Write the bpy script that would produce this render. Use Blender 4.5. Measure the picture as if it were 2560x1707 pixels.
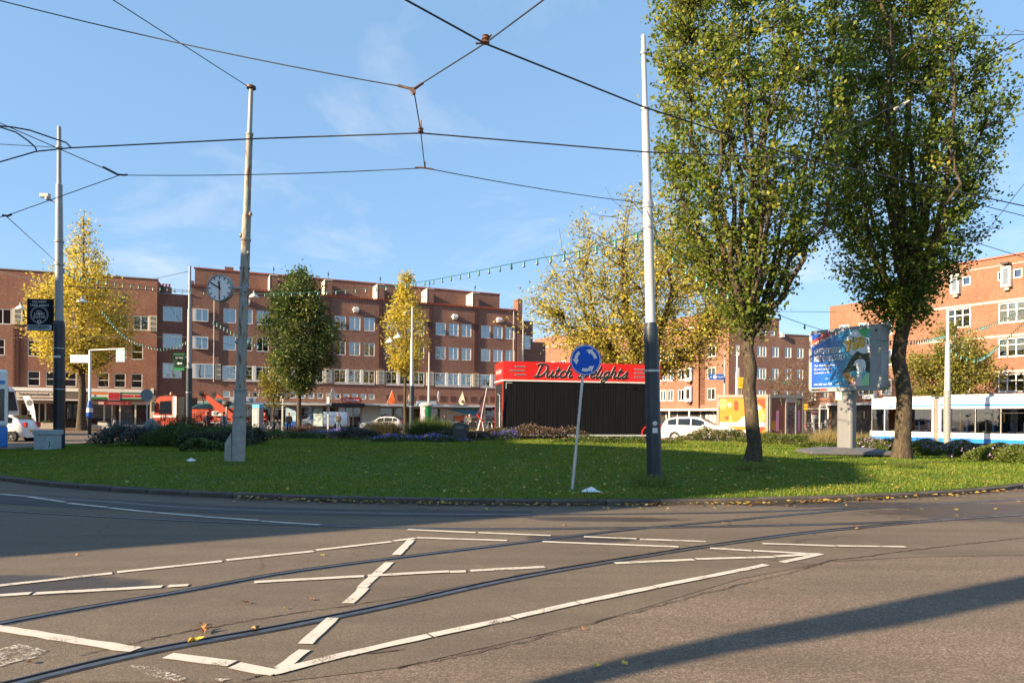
import bpy, math, random
import numpy as np
from mathutils import Vector, Matrix
for _o in list(bpy.data.objects): bpy.data.objects.remove(_o)
S = bpy.context.scene
COL = S.collection
R = math.radians
rng = random.Random(7)
# ------------------------------------------------------------------ camera
CAM_H, FPX, HZ, ROLL = 1.6, 1700.0, 1040.0, R(0.45)
cd = bpy.data.cameras.new('camera'); cam = bpy.data.objects.new('camera', cd); COL.objects.link(cam)
cd.sensor_width = 36.0; cd.lens = FPX / 2560 * 36; cd.shift_y = (HZ - 853.5) / 2560
cd.clip_start = 0.1; cd.clip_end = 3000
cam.matrix_world = Matrix.Translation((0, 0, CAM_H)) @ Matrix.Rotation(R(90), 4, 'X') @ Matrix.Rotation(ROLL, 4, 'Z')
S.camera = cam
# ------------------------------------------------------------------ sky, sun, exposure
SUN_EL, SHADOW_AZ = R(22), R(30)          # shadows fall along +X turned towards +Y
W = bpy.data.worlds.new('World'); S.world = W; W.use_nodes = True
nt = W.node_tree; nt.nodes.clear()
def nn(t, k, **kw):
    n = t.nodes.new(k)
    for a, b in kw.items(): setattr(n, a, b)
    return n
sky = nn(nt, 'ShaderNodeTexSky', sky_type='NISHITA', sun_disc=False)
sky.sun_elevation = SUN_EL; sky.sun_rotation = R(270) - SHADOW_AZ
sky.altitude = 0; sky.air_density = 0.9; sky.dust_density = 0.3; sky.ozone_density = 2.2
tc = nn(nt, 'ShaderNodeTexCoord'); sp = nn(nt, 'ShaderNodeSeparateXYZ')
nt.links.new(tc.outputs['Generated'], sp.inputs[0])
def wm(op, a, b):
    n = nn(nt, 'ShaderNodeMath', operation=op)
    for i, x in enumerate((a, b)):
        if isinstance(x, (int, float)): n.inputs[i].default_value = x
        else: nt.links.new(x, n.inputs[i])
    return n.outputs[0]
den = wm('ADD', wm('MAXIMUM', sp.outputs['Z'], 0.02), 0.12)
cx_ = nn(nt, 'ShaderNodeCombineXYZ')
nt.links.new(wm('DIVIDE', sp.outputs['X'], den), cx_.inputs[0]); nt.links.new(wm('DIVIDE', sp.outputs['Y'], den), cx_.inputs[1])
n1 = nn(nt, 'ShaderNodeTexNoise'); n1.inputs['Scale'].default_value = 1.15; n1.inputs['Detail'].default_value = 9; n1.inputs['Roughness'].default_value = .58; n1.inputs['Distortion'].default_value = .5
nt.links.new(cx_.outputs[0], n1.inputs['Vector'])
rp = nn(nt, 'ShaderNodeValToRGB'); rp.color_ramp.elements[0].position = .53; rp.color_ramp.elements[1].position = .82
rp.color_ramp.elements[1].color = (.62, .62, .62, 1)
nt.links.new(n1.outputs['Fac'], rp.inputs[0])
bc = nn(nt, 'ShaderNodeMix', data_type='RGBA')
nt.links.new(rp.outputs[0], bc.inputs['Factor']); bc.inputs[7].default_value = (4.7, 4.75, 4.9, 1)
hz = nn(nt, 'ShaderNodeMix', data_type='RGBA'); hz.inputs['Factor'].default_value = .58; nt.links.new(sky.outputs[0], hz.inputs[6]); hz.inputs[7].default_value = (1.5, 2.72, 4.25, 1)   # thin even veil that flattens the clear-sky gradient
nt.links.new(hz.outputs[2], bc.inputs[6])
bg = nn(nt, 'ShaderNodeBackground'); bg.inputs['Strength'].default_value = 0.08
nt.links.new(bc.outputs[2], bg.inputs[0])
wo = nn(nt, 'ShaderNodeOutputWorld'); nt.links.new(bg.outputs[0], wo.inputs[0])
sl = bpy.data.lights.new('sun', 'SUN'); sl.energy = 5.0; sl.angle = R(0.53); sl.color = (1.0, 0.77, 0.5)
sun = bpy.data.objects.new('sun', sl); COL.objects.link(sun)
SD = Vector((math.cos(SHADOW_AZ) * math.cos(SUN_EL), math.sin(SHADOW_AZ) * math.cos(SUN_EL), -math.sin(SUN_EL)))
sun.rotation_euler = SD.to_track_quat('-Z', 'Y').to_euler(); sun.location = (-30, -20, 30)
S.view_settings.view_transform = 'Standard'; S.view_settings.look = 'None'; S.view_settings.exposure = 1.55; S.view_settings.gamma = 1.0
S.render.engine = 'CYCLES'; S.cycles.use_denoising = True; S.cycles.max_bounces = 6; S.cycles.transparent_max_bounces = 10
S.cycles.diffuse_bounces = 3; S.cycles.glossy_bounces = 3; S.cycles.caustics_reflective = False; S.cycles.caustics_refractive = False

# ------------------------------------------------------------------ helpers
def ray(px, py):
    u = (px - 1280) / FPX; v = -(py - HZ) / FPX
    return Vector((u * math.cos(ROLL) - v * math.sin(ROLL), 1.0, u * math.sin(ROLL) + v * math.cos(ROLL)))
def G(px, py, z=0.0):
    d = ray(px, py); t = (z - CAM_H) / d.z
    return Vector((d.x * t, t, z))
def Q(px, py, Y):
    d = ray(px, py); return Vector((d.x * Y, Y, CAM_H + d.z * Y))
def tag(o, label=None, cat=None, group=None, kind=None):
    if label: o['label'] = label
    if cat: o['category'] = cat
    if group: o['group'] = group
    if kind: o['kind'] = kind
    return o
def thing(name, label, cat, loc=(0, 0, 0), rz=0.0, group=None):
    o = bpy.data.objects.new(name, None); COL.objects.link(o); o.empty_display_size = .2
    o.location = loc; o.rotation_euler = (0, 0, rz)
    return tag(o, label, cat, group)
def put(name, mesh, parent=None, loc=(0, 0, 0), rot=(0, 0, 0), scale=None):
    o = bpy.data.objects.new(name, mesh); COL.objects.link(o)
    o.parent = parent; o.location = loc; o.rotation_euler = rot
    if scale: o.scale = scale
    return o
def copy_tree(o, parent=None):
    c = o.copy(); COL.objects.link(c); c.parent = parent
    for ch in KIDS.get(o.name, []): copy_tree(ch, c)
    return c
KIDS = {}
def kids_of(root):
    KIDS.clear()
    for o in COL.objects:
        if o.parent: KIDS.setdefault(o.parent.name, []).append(o)
class MB:
    def __init__(s): s.v = []; s.f = []; s.m = []; s.s = []; s.T = None
    def add(s, vs, fs, m=0, sm=False):
        b = len(s.v)
        if s.T is not None: vs = [s.T @ Vector(x) for x in vs]
        s.v += [tuple(x) for x in vs]
        for f in fs: s.f.append([i + b for i in f]); s.m.append(m); s.s.append(sm)
        return s
    def box(s, x0, y0, z0, x1, y1, z1, m=0):
        return s.add([(x0, y0, z0), (x1, y0, z0), (x1, y1, z0), (x0, y1, z0), (x0, y0, z1), (x1, y0, z1), (x1, y1, z1), (x0, y1, z1)],
              [(0, 3, 2, 1), (4, 5, 6, 7), (0, 1, 5, 4), (1, 2, 6, 5), (2, 3, 7, 6), (3, 0, 4, 7)], m)
    def cbox(s, c, d, m=0): return s.box(c[0] - d[0] / 2, c[1] - d[1] / 2, c[2] - d[2] / 2, c[0] + d[0] / 2, c[1] + d[1] / 2, c[2] + d[2] / 2, m)
    def quad(s, a, b, c, d, m=0): return s.add([a, b, c, d], [(0, 1, 2, 3)], m)
    def prism(s, poly, ax, a, b, m=0, sm=False):
        n = len(poly)
        def P(p, t): return {'y': (p[0], t, p[1]), 'x': (t, p[0], p[1]), 'z': (p[0], p[1], t)}[ax]
        vs = [P(p, a) for p in poly] + [P(p, b) for p in poly]
        fs = [tuple(range(n)), tuple(range(2 * n - 1, n - 1, -1))]
        s.add(vs, fs, m); 
        return s.add(vs, [(i, i + n, (i + 1) % n + n, (i + 1) % n) for i in range(n)], m, sm)
    def tube(s, pts, rad, n=8, m=0, cap=True):
        pts = [Vector(p) for p in pts]
        if isinstance(rad, (int, float)): rad = [rad] * len(pts)
        vs = []; up = Vector((0, 0, 1)); last = None
        for i, p in enumerate(pts):
            d = (pts[min(i + 1, len(pts) - 1)] - pts[max(i - 1, 0)])
            d = d.normalized() if d.length > 1e-9 else Vector((0, 0, 1))
            a = (last - d * last.dot(d)) if last is not None else d.cross(up if abs(d.z) < .95 else Vector((1, 0, 0)))
            if a.length < 1e-6: a = d.orthogonal()
            a.normalize(); last = a; b = d.cross(a)
            for k in range(n):
                t = 2 * math.pi * k / n
                vs.append(p + (a * math.cos(t) + b * math.sin(t)) * rad[i])
        fs = []
        for i in range(len(pts) - 1):
            for k in range(n):
                fs.append((i * n + k, i * n + (k + 1) % n, (i + 1) * n + (k + 1) % n, (i + 1) * n + k))
        s.add(vs, fs, m, True)
        if cap:
            s.add(vs[:n], [tuple(range(n - 1, -1, -1))], m); s.add(vs[-n:], [tuple(range(n))], m)
        return s
    def lathe(s, prof, n=16, c=(0, 0, 0), ax='z', m=0, sm=True):
        vs = []
        for r, h in prof:
            for k in range(n):
                t = 2 * math.pi * k / n; x, y = r * math.cos(t), r * math.sin(t)
                vs.append({'z': (c[0] + x, c[1] + y, c[2] + h), 'y': (c[0] + x, c[1] + h, c[2] + y), 'x': (c[0] + h, c[1] + x, c[2] + y)}[ax])
        # rings are shared only where the profile bends gently, so caps and rims keep crisp edges
        for i in range(len(prof) - 1):
            s_, e_ = vs[i * n:(i + 1) * n], vs[(i + 1) * n:(i + 2) * n]; j = i
            flat = lambda k: Vector((prof[k + 1][0] - prof[k][0], prof[k + 1][1] - prof[k][1], 0)).normalized() if prof[k + 1] != prof[k] else Vector((1, 0, 0))
            if i and sm and flat(i).dot(flat(i - 1)) > .75:
                b = len(s.v) - n; s.v += [tuple(s.T @ Vector(x)) if s.T is not None else tuple(x) for x in e_]
                for k in range(n): s.f.append([b + k, b + (k + 1) % n, b + n + (k + 1) % n, b + n + k]); s.m.append(m); s.s.append(True)
            else:
                s.add(s_ + e_, [(k, (k + 1) % n, n + (k + 1) % n, n + k) for k in range(n)], m, sm)
        return s
    def mesh(s, name, mats):
        me = bpy.data.meshes.new(name); me.from_pydata(s.v, [], s.f)
        for x in (mats if isinstance(mats, (list, tuple)) else [mats]): me.materials.append(x)
        me.polygons.foreach_set('material_index', s.m); me.polygons.foreach_set('use_smooth', s.s); me.update()
        return me
    def build(s, name, mats, parent=None, loc=(0, 0, 0), rot=(0, 0, 0), bevel=0):
        o = put(name, s.mesh(name, mats), parent, loc, rot)
        if bevel:
            b = o.modifiers.new('b', 'BEVEL'); b.width = bevel; b.segments = 2; b.limit_method = 'ANGLE'; b.angle_limit = R(40)
        return o
def quads_mesh(name, V, mat, rnd=None, tri=False):
    """V: (N,k,3) array of separate quads or triangles, rnd: one value for each"""
    N, k = V.shape[:2]
    me = bpy.data.meshes.new(name); me.vertices.add(N * k); me.vertices.foreach_set('co', V.astype(np.float32).ravel())
    me.loops.add(N * k); me.loops.foreach_set('vertex_index', np.arange(N * k, dtype=np.int32))
    me.polygons.add(N); me.polygons.foreach_set('loop_start', np.arange(0, N * k, k, dtype=np.int32))
    try: me.polygons.foreach_set('loop_total', np.full(N, k, dtype=np.int32))
    except Exception: pass
    if rnd is not None:
        a = me.attributes.new('rnd', 'FLOAT', 'POINT'); a.data.foreach_set('value', np.repeat(rnd.astype(np.float32), k))
    for x in (mat if isinstance(mat, (list, tuple)) else [mat]): me.materials.append(x)
    me.update(); me.validate()
    return me
def leaf_quads(C, size, rs, flat=0.0, aspect=.62):
    """rhombic leaves at points C, each bent along its midrib by two triangles folded into one quad"""
    N = len(C)
    n = rs.normal(size=(N, 3)); n[:, 2] += flat * 2.2 * np.sign(rs.rand(N) - .08); n /= np.linalg.norm(n, axis=1)[:, None]
    a = rs.normal(size=(N, 3)); a -= n * (a * n).sum(1)[:, None]; a /= np.linalg.norm(a, axis=1)[:, None] + 1e-9
    b = np.cross(n, a)
    L = (size * rs.uniform(.65, 1.25, N))[:, None] * .5; Wd = L * aspect
    return np.stack([C - a * L, C + b * Wd - a * L * .15 + n * L * .18, C + a * L, C - b * Wd - a * L * .15 + n * L * .18], 1)
# ------------------------------------------------------------------ materials
def newmat(name):
    m = bpy.data.materials.new(name); m.use_nodes = True; t = m.node_tree; t.nodes.clear()
    o = nn(t, 'ShaderNodeOutputMaterial'); p = nn(t, 'ShaderNodeBsdfPrincipled'); t.links.new(p.outputs[0], o.inputs[0])
    return m, t, p, o
def setin(t, sock, x):
    if isinstance(x, bpy.types.NodeSocket): t.links.new(x, sock)
    else: sock.default_value = x
def tmath(t, op, a, b=0.0, clamp=False):
    n = nn(t, 'ShaderNodeMath', operation=op, use_clamp=clamp); setin(t, n.inputs[0], a); setin(t, n.inputs[1], b); return n.outputs[0]
def tmix(t, f, a, b, typ='MIX'):
    n = nn(t, 'ShaderNodeMix', data_type='RGBA', blend_type=typ); setin(t, n.inputs['Factor'], f)
    for i, x in ((6, a), (7, b)): setin(t, n.inputs[i], (*x, 1) if isinstance(x, tuple) and len(x) == 3 else x)
    return n.outputs[2]
def tnoise(t, vec, sc, det=4, rough=.55, dist=0.0):
    n = nn(t, 'ShaderNodeTexNoise'); n.inputs['Scale'].default_value = sc; n.inputs['Detail'].default_value = det
    n.inputs['Roughness'].default_value = rough; n.inputs['Distortion'].default_value = dist
    if vec is not None: t.links.new(vec, n.inputs['Vector'])
    return n.outputs['Fac']
def tramp(t, f, stops):
    n = nn(t, 'ShaderNodeValToRGB'); e = n.color_ramp.elements
    while len(e) < len(stops): e.new(.5)
    for i, (p, c) in enumerate(stops):
        e[i].position = p; e[i].color = (*c, 1) if not isinstance(c, (int, float)) else (c, c, c, 1)
    t.links.new(f, n.inputs[0]); return n.outputs[0]
def coords(t, kind='Object'):
    return nn(t, 'ShaderNodeTexCoord').outputs[kind]
def bump(t, p, h, strength=.3, dist=.01):
    b = nn(t, 'ShaderNodeBump'); b.inputs['Strength'].default_value = strength; b.inputs['Distance'].default_value = dist
    t.links.new(h, b.inputs['Height']); t.links.new(b.outputs[0], p.inputs['Normal'])
MATS = {}
def pm(name, col, rough=.5, metal=0.0, var=.12, scale=6.0, bmp=0.0, coat=0.0, spec=.5, em=None):
    if name in MATS: return MATS[name]
    m, t, p, o = newmat(name)
    c = coords(t); f = tnoise(t, c, scale, 5)
    lo = tuple(x * (1 - var) for x in col); hi = tuple(min(1, x * (1 + var)) for x in col)
    p.inputs['Base Color'].default_value = (*col, 1)
    t.links.new(tramp(t, f, [(.3, lo), (.7, hi)]), p.inputs['Base Color'])
    t.links.new(tramp(t, tnoise(t, c, scale * 2.3, 3), [(.3, max(0, rough - .08)), (.7, min(1, rough + .08))]), p.inputs['Roughness'])
    p.inputs['Metallic'].default_value = metal; p.inputs['Specular IOR Level'].default_value = spec
    if coat: p.inputs['Coat Weight'].default_value = coat; p.inputs['Coat Roughness'].default_value = .05
    if bmp: bump(t, p, f, bmp, .02)
    if em: p.inputs['Emission Color'].default_value = (*col, 1); p.inputs['Emission Strength'].default_value = em
    MATS[name] = m; return m
def leafmat(name, stops, trans=.35, rough=.5):
    m, t, p, o = newmat(name)
    a = nn(t, 'ShaderNodeAttribute', attribute_name='rnd')
    c = tramp(t, a.outputs['Fac'], stops); t.links.new(c, p.inputs['Base Color']); p.inputs['Roughness'].default_value = rough; p.inputs['Specular IOR Level'].default_value = .35
    tr = nn(t, 'ShaderNodeBsdfTranslucent'); t.links.new(c, tr.inputs[0])
    mx = nn(t, 'ShaderNodeMixShader'); mx.inputs[0].default_value = trans
    t.links.new(p.outputs[0], mx.inputs[1]); t.links.new(tr.outputs[0], mx.inputs[2]); t.links.new(mx.outputs[0], o.inputs[0])
    return m
def brickmat(name, c1, c2, mortar, scale=1.0, wave=0.0):
    m, t, p, o = newmat(name)
    c = coords(t); s = nn(t, 'ShaderNodeSeparateXYZ'); t.links.new(c, s.inputs[0])
    k = nn(t, 'ShaderNodeCombineXYZ'); t.links.new(tmath(t, 'ADD', s.outputs[0], s.outputs[1]), k.inputs[0]); t.links.new(s.outputs[2], k.inputs[1])
    b = nn(t, 'ShaderNodeTexBrick'); t.links.new(k.outputs[0], b.inputs['Vector'])
    b.inputs['Scale'].default_value = scale; b.inputs['Brick Width'].default_value = .22; b.inputs['Row Height'].default_value = .065
    b.inputs['Mortar Size'].default_value = .006; b.inputs['Mortar Smooth'].default_value = .3; b.inputs['Bias'].default_value = 0
    b.inputs['Color1'].default_value = (*c1, 1); b.inputs['Color2'].default_value = (*c2, 1); b.inputs['Mortar'].default_value = (*mortar, 1)
    big = tnoise(t, k.outputs[0], .55, 5, .6); small = tnoise(t, k.outputs[0], 4.5, 4, .7)
    # stretched vertical streaks of weathering and clumps of darker bricks
    mp = nn(t, 'ShaderNodeMapping'); mp.inputs['Scale'].default_value = (3.2, .35, 1); t.links.new(k.outputs[0], mp.inputs[0])
    st = tnoise(t, mp.outputs[0], 1.6, 4, .65)
    x = tmix(t, tramp(t, big, [(.25, .0), (.72, .75)]), b.outputs[0], tuple(v * .55 for v in c2))
    x = tmix(t, tramp(t, small, [(.32, 0.0), (.72, .62)]), x, tuple(min(1, v * 1.5) for v in c1))
    x = tmix(t, tramp(t, st, [(.4, 0.0), (.8, .45)]), x, tuple(v * .5 for v in c1))
    t.links.new(x, p.inputs['Base Color']); p.inputs['Roughness'].default_value = .88; p.inputs['Specular IOR Level'].default_value = .2
    bump(t, p, tmath(t, 'SUBTRACT', small, b.outputs['Fac']), .5, .012)
    return m
def glassmat(name, refl=.3, tint=(.8, .88, .95), clear=.72, rough=.02):
    m, t, p, o = newmat(name)
    tr = nn(t, 'ShaderNodeBsdfTransparent'); tr.inputs[0].default_value = (*[x * clear for x in tint], 1)
    g = nn(t, 'ShaderNodeBsdfGlossy'); g.inputs['Roughness'].default_value = rough; g.inputs[0].default_value = (.95, .97, 1, 1)
    fr = nn(t, 'ShaderNodeFresnel'); fr.inputs[0].default_value = 1.5
    c = coords(t); bump(t, g, tnoise(t, c, 1.6, 2), .05, .03)
    mx = nn(t, 'ShaderNodeMixShader'); t.links.new(tmath(t, 'ADD', fr.outputs[0], refl, True), mx.inputs[0])
    t.links.new(tr.outputs[0], mx.inputs[1]); t.links.new(g.outputs[0], mx.inputs[2]); t.links.new(mx.outputs[0], o.inputs[0])
    return m
WHITE = pm('white_paint', (.7, .69, .66), .45, var=.06); CREAM = pm('cream_stucco', (.62, .56, .44), .7, var=.1)
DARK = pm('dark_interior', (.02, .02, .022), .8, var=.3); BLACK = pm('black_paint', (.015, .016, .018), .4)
GREY = pm('grey_paint', (.3, .31, .32), .45, var=.1, scale=3); GALV = pm('galvanised_steel', (.46, .47, .48), .42, .55, var=.12, scale=4)
SLEEVE = pm('blue_grey_sleeve', (.018, .03, .042), .42, var=.25, scale=3); POLEW = pm('pole_white_grey', (.43, .44, .445), .4, var=.08, scale=2)
RED = pm('red_paint', (.6, .02, .015), .35, coat=.3); ORANGE = pm('orange_paint', (.72, .12, .02), .38, coat=.3, var=.15)
BLUE = pm('blue_paint', (.012, .1, .42), .35, coat=.3); TBLUE = pm('tram_blue', (.01, .2, .62), .3, coat=.4); TWHITE = pm('tram_white', (.84, .83, .8), .28, coat=.4, var=.05, scale=2)
CARW = pm('car_white', (.8, .79, .77), .25, coat=.6, var=.03); RUBBER = pm('rubber', (.018, .018, .019), .75); RIM = pm('rim_alloy', (.5, .5, .52), .3, .7)
STEEL = pm('rusty_fitting', (.12, .07, .05), .6, .3, var=.4, scale=20); WIRE = pm('wire', (.022, .024, .028), .5)
SILVER = pm('silver_print', (.55, .56, .57), .35, .2); YELLOW = pm('yellow_paint', (.75, .42, .02), .4); GREEN = pm('green_paint', (.012, .2, .06), .45)
STONE = pm('concrete_band', (.42, .39, .34), .8, var=.12, bmp=.2); CONC = pm('concrete', (.33, .32, .3), .85, var=.18, scale=5, bmp=.3)
TEAL = pm('lamp_socket_green', (.01, .2, .15), .4); BULB = pm('bulb_glass', (.12, .2, .19), .15, spec=.8)
GLASS = glassmat('window_glass', .26); SHOPGLASS = glassmat('shop_glass', .1); TGLASS = glassmat('tram_glass', .1, clear=.42); CARGLASS = glassmat('car_glass', .12, clear=.25)
CURT = pm('curtain', (.5, .5, .48), .9, var=.15, scale=9); BLIND = pm('blind', (.36, .4, .42), .8, var=.08)
TILE = pm('roof_tile', (.4, .11, .06), .7, var=.3, scale=12)
BARK = None
BR_A = brickmat('brick_dark_red', (.3, .14, .095), (.185, .08, .057), (.25, .19, .15))
BR_B = brickmat('brick_purple_red', (.27, .137, .101), (.163, .079, .062), (.24, .19, .155))
BR_D = brickmat('brick_red_orange', (.275, .142, .096), (.205, .098, .069), (.26, .21, .165))
BR_DR = brickmat('brick_brown', (.29, .155, .115), (.19, .098, .076), (.25, .205, .17))
BR_C = brickmat('brick_bright_orange', (.285, .148, .096), (.215, .1, .067), (.28, .22, .17))
# ------------------------------------------------------------------ text and figures, made first while the scene is nearly empty
def tmesh(body, size, mat, extrude=.004, shear=0.0, offset=0.0, ax='CENTER', spacing=1.0):
    cu = bpy.data.curves.new('t', 'FONT'); cu.body = body; cu.size = size; cu.extrude = extrude; cu.shear = shear; cu.offset = offset
    cu.align_x = ax; cu.align_y = 'CENTER'; cu.space_character = spacing; cu.resolution_u = 3
    ob = bpy.data.objects.new('t', cu); COL.objects.link(ob)
    dg = bpy.context.evaluated_depsgraph_get(); me = bpy.data.meshes.new_from_object(ob.evaluated_get(dg))
    bpy.data.objects.remove(ob); bpy.data.curves.remove(cu)
    me.materials.clear(); me.materials.append(mat); me.name = 'lettering'
    return me
UP = (R(90), 0, 0)
def put_text(me, parent, x, y, z, sx=1.0, sz=1.0, rot=UP, name='lettering'):
    o = put(name, me, parent, (x, y, z), rot); o.scale = (sx, sz, 1); return o
ORD = 'leftmost second third fourth fifth sixth seventh eighth ninth tenth eleventh twelfth thirteenth fourteenth fifteenth'.split()
TX = {}
for key, a in {
    'small_o': ('Dutch Delights', .2, SILVER, .004, .4, .004),
    'del': ('DELIVERY', .13, WHITE, .003, 0, .0), 'take': ('TAKE AWAY', .13, WHITE, .003, 0, .0), 'umei': ('UMEI', .15, WHITE, .003, 0, .001, 'CENTER', 1.25),
    'sushi': ('SUSHI', .15, WHITE, .003, 0, .001, 'CENTER', 1.2), 'tel': ('0203583091', .19, BLACK, .003, 0, .005),
    'tabak': ('Tabakspeciaalzaak Van', .46, BLACK, .004, 0, .004, 'LEFT'), 'kruid': ('Kruidvat', .52, WHITE, .01, 0, .012),
    'eg': ('eg', .62, BLUE, .004, 0, .006), 'outlet': ('Outlet Amsterdam', .32, BLACK, .004), 'nd': ('nd', .6, BLUE, .004, 0, .008),
    'gef': ('GEFELICITEERD', .31, WHITE, .002, 0, .005, 'LEFT', 1.0), 'met': ('MET ONZE STAD!', .31, WHITE, .002, 0, .005, 'LEFT', 1.0),
    'ams': ('AMSTERDAM | 750', .17, WHITE, .002, 0, .002, 'CENTER'), 's750': ('750', .52, YELLOW, .015, 0, .022), 'l1': ('Vier elke dag iets moois', .115, WHITE, .002, 0, 0, 'LEFT'),
    'l2': ('bij jou in de buurt.', .115, WHITE, .002, 0, 0, 'LEFT'), 'l3': ('amsterdam.nl/750', .09, WHITE, .002, 0, 0, 'LEFT'), 'iam': ('I am', .07, WHITE, .002, 0, 0, 'LEFT'),
    'er': ('ER', .3, BLACK, .003), 'is': ('IS', .3, BLACK, .003), 'hoop': ('HOOP', .34, BLACK, .003), 'gvb': ('GVB', .16, BLACK, .002, 0, 0, 'LEFT', 1.2),
    'x': ('X', .1, RED, .002, 0, .006), 'beren': ('Berenkuil', .2, WHITE, .003), 'a10': ('A10', .5, BLACK, .004), 'ring': ('Ring A10', .34, WHITE, .004),
    'seven': ('7', .42, YELLOW, .004), 'gi': ('GP', .42, BLACK, .004, 0, .02), 'lia': ('LIANDER', .26, pm('grey_print', (.35, .36, .38), .5), .003),
}.items(): TX[key] = tmesh(*a)
def person_mesh(J, edges, rad, key):
    names = list(J); me = bpy.data.meshes.new('body'); me.from_pydata([J[n] for n in names], [(names.index(a), names.index(b)) for a, b in edges], [])
    ob = bpy.data.objects.new('b', me); COL.objects.link(ob)
    sk = ob.modifiers.new('s', 'SKIN'); sk.use_smooth_shade = True
    for i, n in enumerate(names):
        r = rad[n.rstrip('LR01234')] if n.rstrip('LR01234') in rad else rad[n]
        me.skin_vertices[0].data[i].radius = r if isinstance(r, tuple) else (r, r)
        me.skin_vertices[0].data[i].use_root = (n == 'pelvis')
    sb = ob.modifiers.new('u', 'SUBSURF'); sb.levels = 1; sb.render_levels = 1
    dg = bpy.context.evaluated_depsgraph_get(); out = bpy.data.meshes.new_from_object(ob.evaluated_get(dg)); bpy.data.objects.remove(ob)
    seg = [(Vector(J[a]), Vector(J[b]), a, b) for a, b in edges]
    zone = []
    for p in out.polygons:
        c = Vector(p.center); best = None; bd = 9
        for a, b, na, nb in seg:
            ab = b - a; t = max(0, min(1, (c - a).dot(ab) / max(ab.length_squared, 1e-9))); d = (a + ab * t - c).length
            if d < bd: bd = d; best = (na.rstrip('LR01234'), nb.rstrip('LR01234'))
        na, nb = best
        if nb in ('hand', 'finger', 'thumb') or na == 'hand': z = 2
        elif nb in ('head', 'crown', 'nose', 'ear') or na in ('head', 'headb') or (na == 'neck' and nb == 'headb'): z = 2
        elif nb == 'toe' or na == 'ankle': z = 3
        elif na in ('hip', 'knee') or nb in ('hip', 'knee'): z = 1
        elif na == 'pelvis' and c.z < J['pelvis'][2]: z = 1
        else: z = 0
        zone.append(z)
    out['zone'] = zone
    return out
RAD = dict(pelvis=(.15, .115), belly=(.145, .11), chest=(.17, .12), neck=.056, headb=.07, head=(.078, .098), crown=(.06, .075), nose=.017, ear=.02, hip=.092, knee=.062, ankle=.046, toe=.042,
           shoulder=.072, elbow=.05, wrist=.034, hand=(.042, .024), finger=.0095, thumb=.011)
def pose(kind):
    J = dict(pelvis=(0, 0, .95), belly=(0, 0, 1.1), chest=(0, 0, 1.3), neck=(0, .01, 1.46), headb=(0, -.005, 1.53), head=(0, -.02, 1.62), crown=(0, -.01, 1.69), nose=(0, -.125, 1.6))
    E = [('pelvis', 'belly'), ('belly', 'chest'), ('chest', 'neck'), ('neck', 'headb'), ('headb', 'head'), ('head', 'crown'), ('head', 'nose')]
    for sd, s in (('L', 1), ('R', -1)):
        J['ear' + sd] = (s * .088, 0, 1.6); E.append(('head', 'ear' + sd))
        ph = s if kind == 'walk' else 0
        J['hip' + sd] = (s * .095, 0, .9); J['knee' + sd] = (s * .1, -.2 * ph - (.05 if ph else 0), .5 + .01 * abs(ph)); J['ankle' + sd] = (s * .1, -.3 * ph if ph > 0 else (.34 if ph else .03), .09 + (.06 if ph < 0 else 0))
        a = J['ankle' + sd]; J['toe' + sd] = (s * .12, a[1] - .19, .035 + (.02 if ph < 0 else 0))
        E += [('pelvis', 'hip' + sd), ('hip' + sd, 'knee' + sd), ('knee' + sd, 'ankle' + sd), ('ankle' + sd, 'toe' + sd)]
        J['shoulder' + sd] = (s * .185, .01, 1.41)
        if kind == 'hold': el, wr, hd = (s * .27, .03, 1.15), (s * .1, -.22, 1.14), (s * .04, -.29, 1.18)
        elif kind == 'walk': el, wr, hd = (s * .26, .08 * s, 1.13), (s * .25, .16 * s - .08, .9), (s * .245, .19 * s - .11, .82)
        else: el, wr, hd = (s * .26, .03, 1.13), (s * .26, -.05, .88), (s * .255, -.08, .8)
        J['elbow' + sd], J['wrist' + sd], J['hand' + sd] = el, wr, hd
        E += [('chest', 'shoulder' + sd), ('shoulder' + sd, 'elbow' + sd), ('elbow' + sd, 'wrist' + sd), ('wrist' + sd, 'hand' + sd)]
        d = (Vector(hd) - Vector(wr)).normalized(); sidev = d.cross(Vector((s, 0, 0))).normalized()
        for i, ln in enumerate((.075, .085, .08, .062)):
            f = Vector(hd) + d * ln + sidev * (.022 * (i - 1.5)) + Vector((-s * .015, 0, 0)); J['finger%s%d' % (sd, i)] = tuple(f); E.append(('hand' + sd, 'finger%s%d' % (sd, i)))
        th = Vector(wr) + d * .06 + sidev * -.055; J['thumb' + sd] = tuple(th); E.append(('wrist' + sd, 'thumb' + sd))
    return J, E
PM = {k: person_mesh(*pose(k), RAD, k) for k in ('stand', 'walk', 'hold')}
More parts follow.
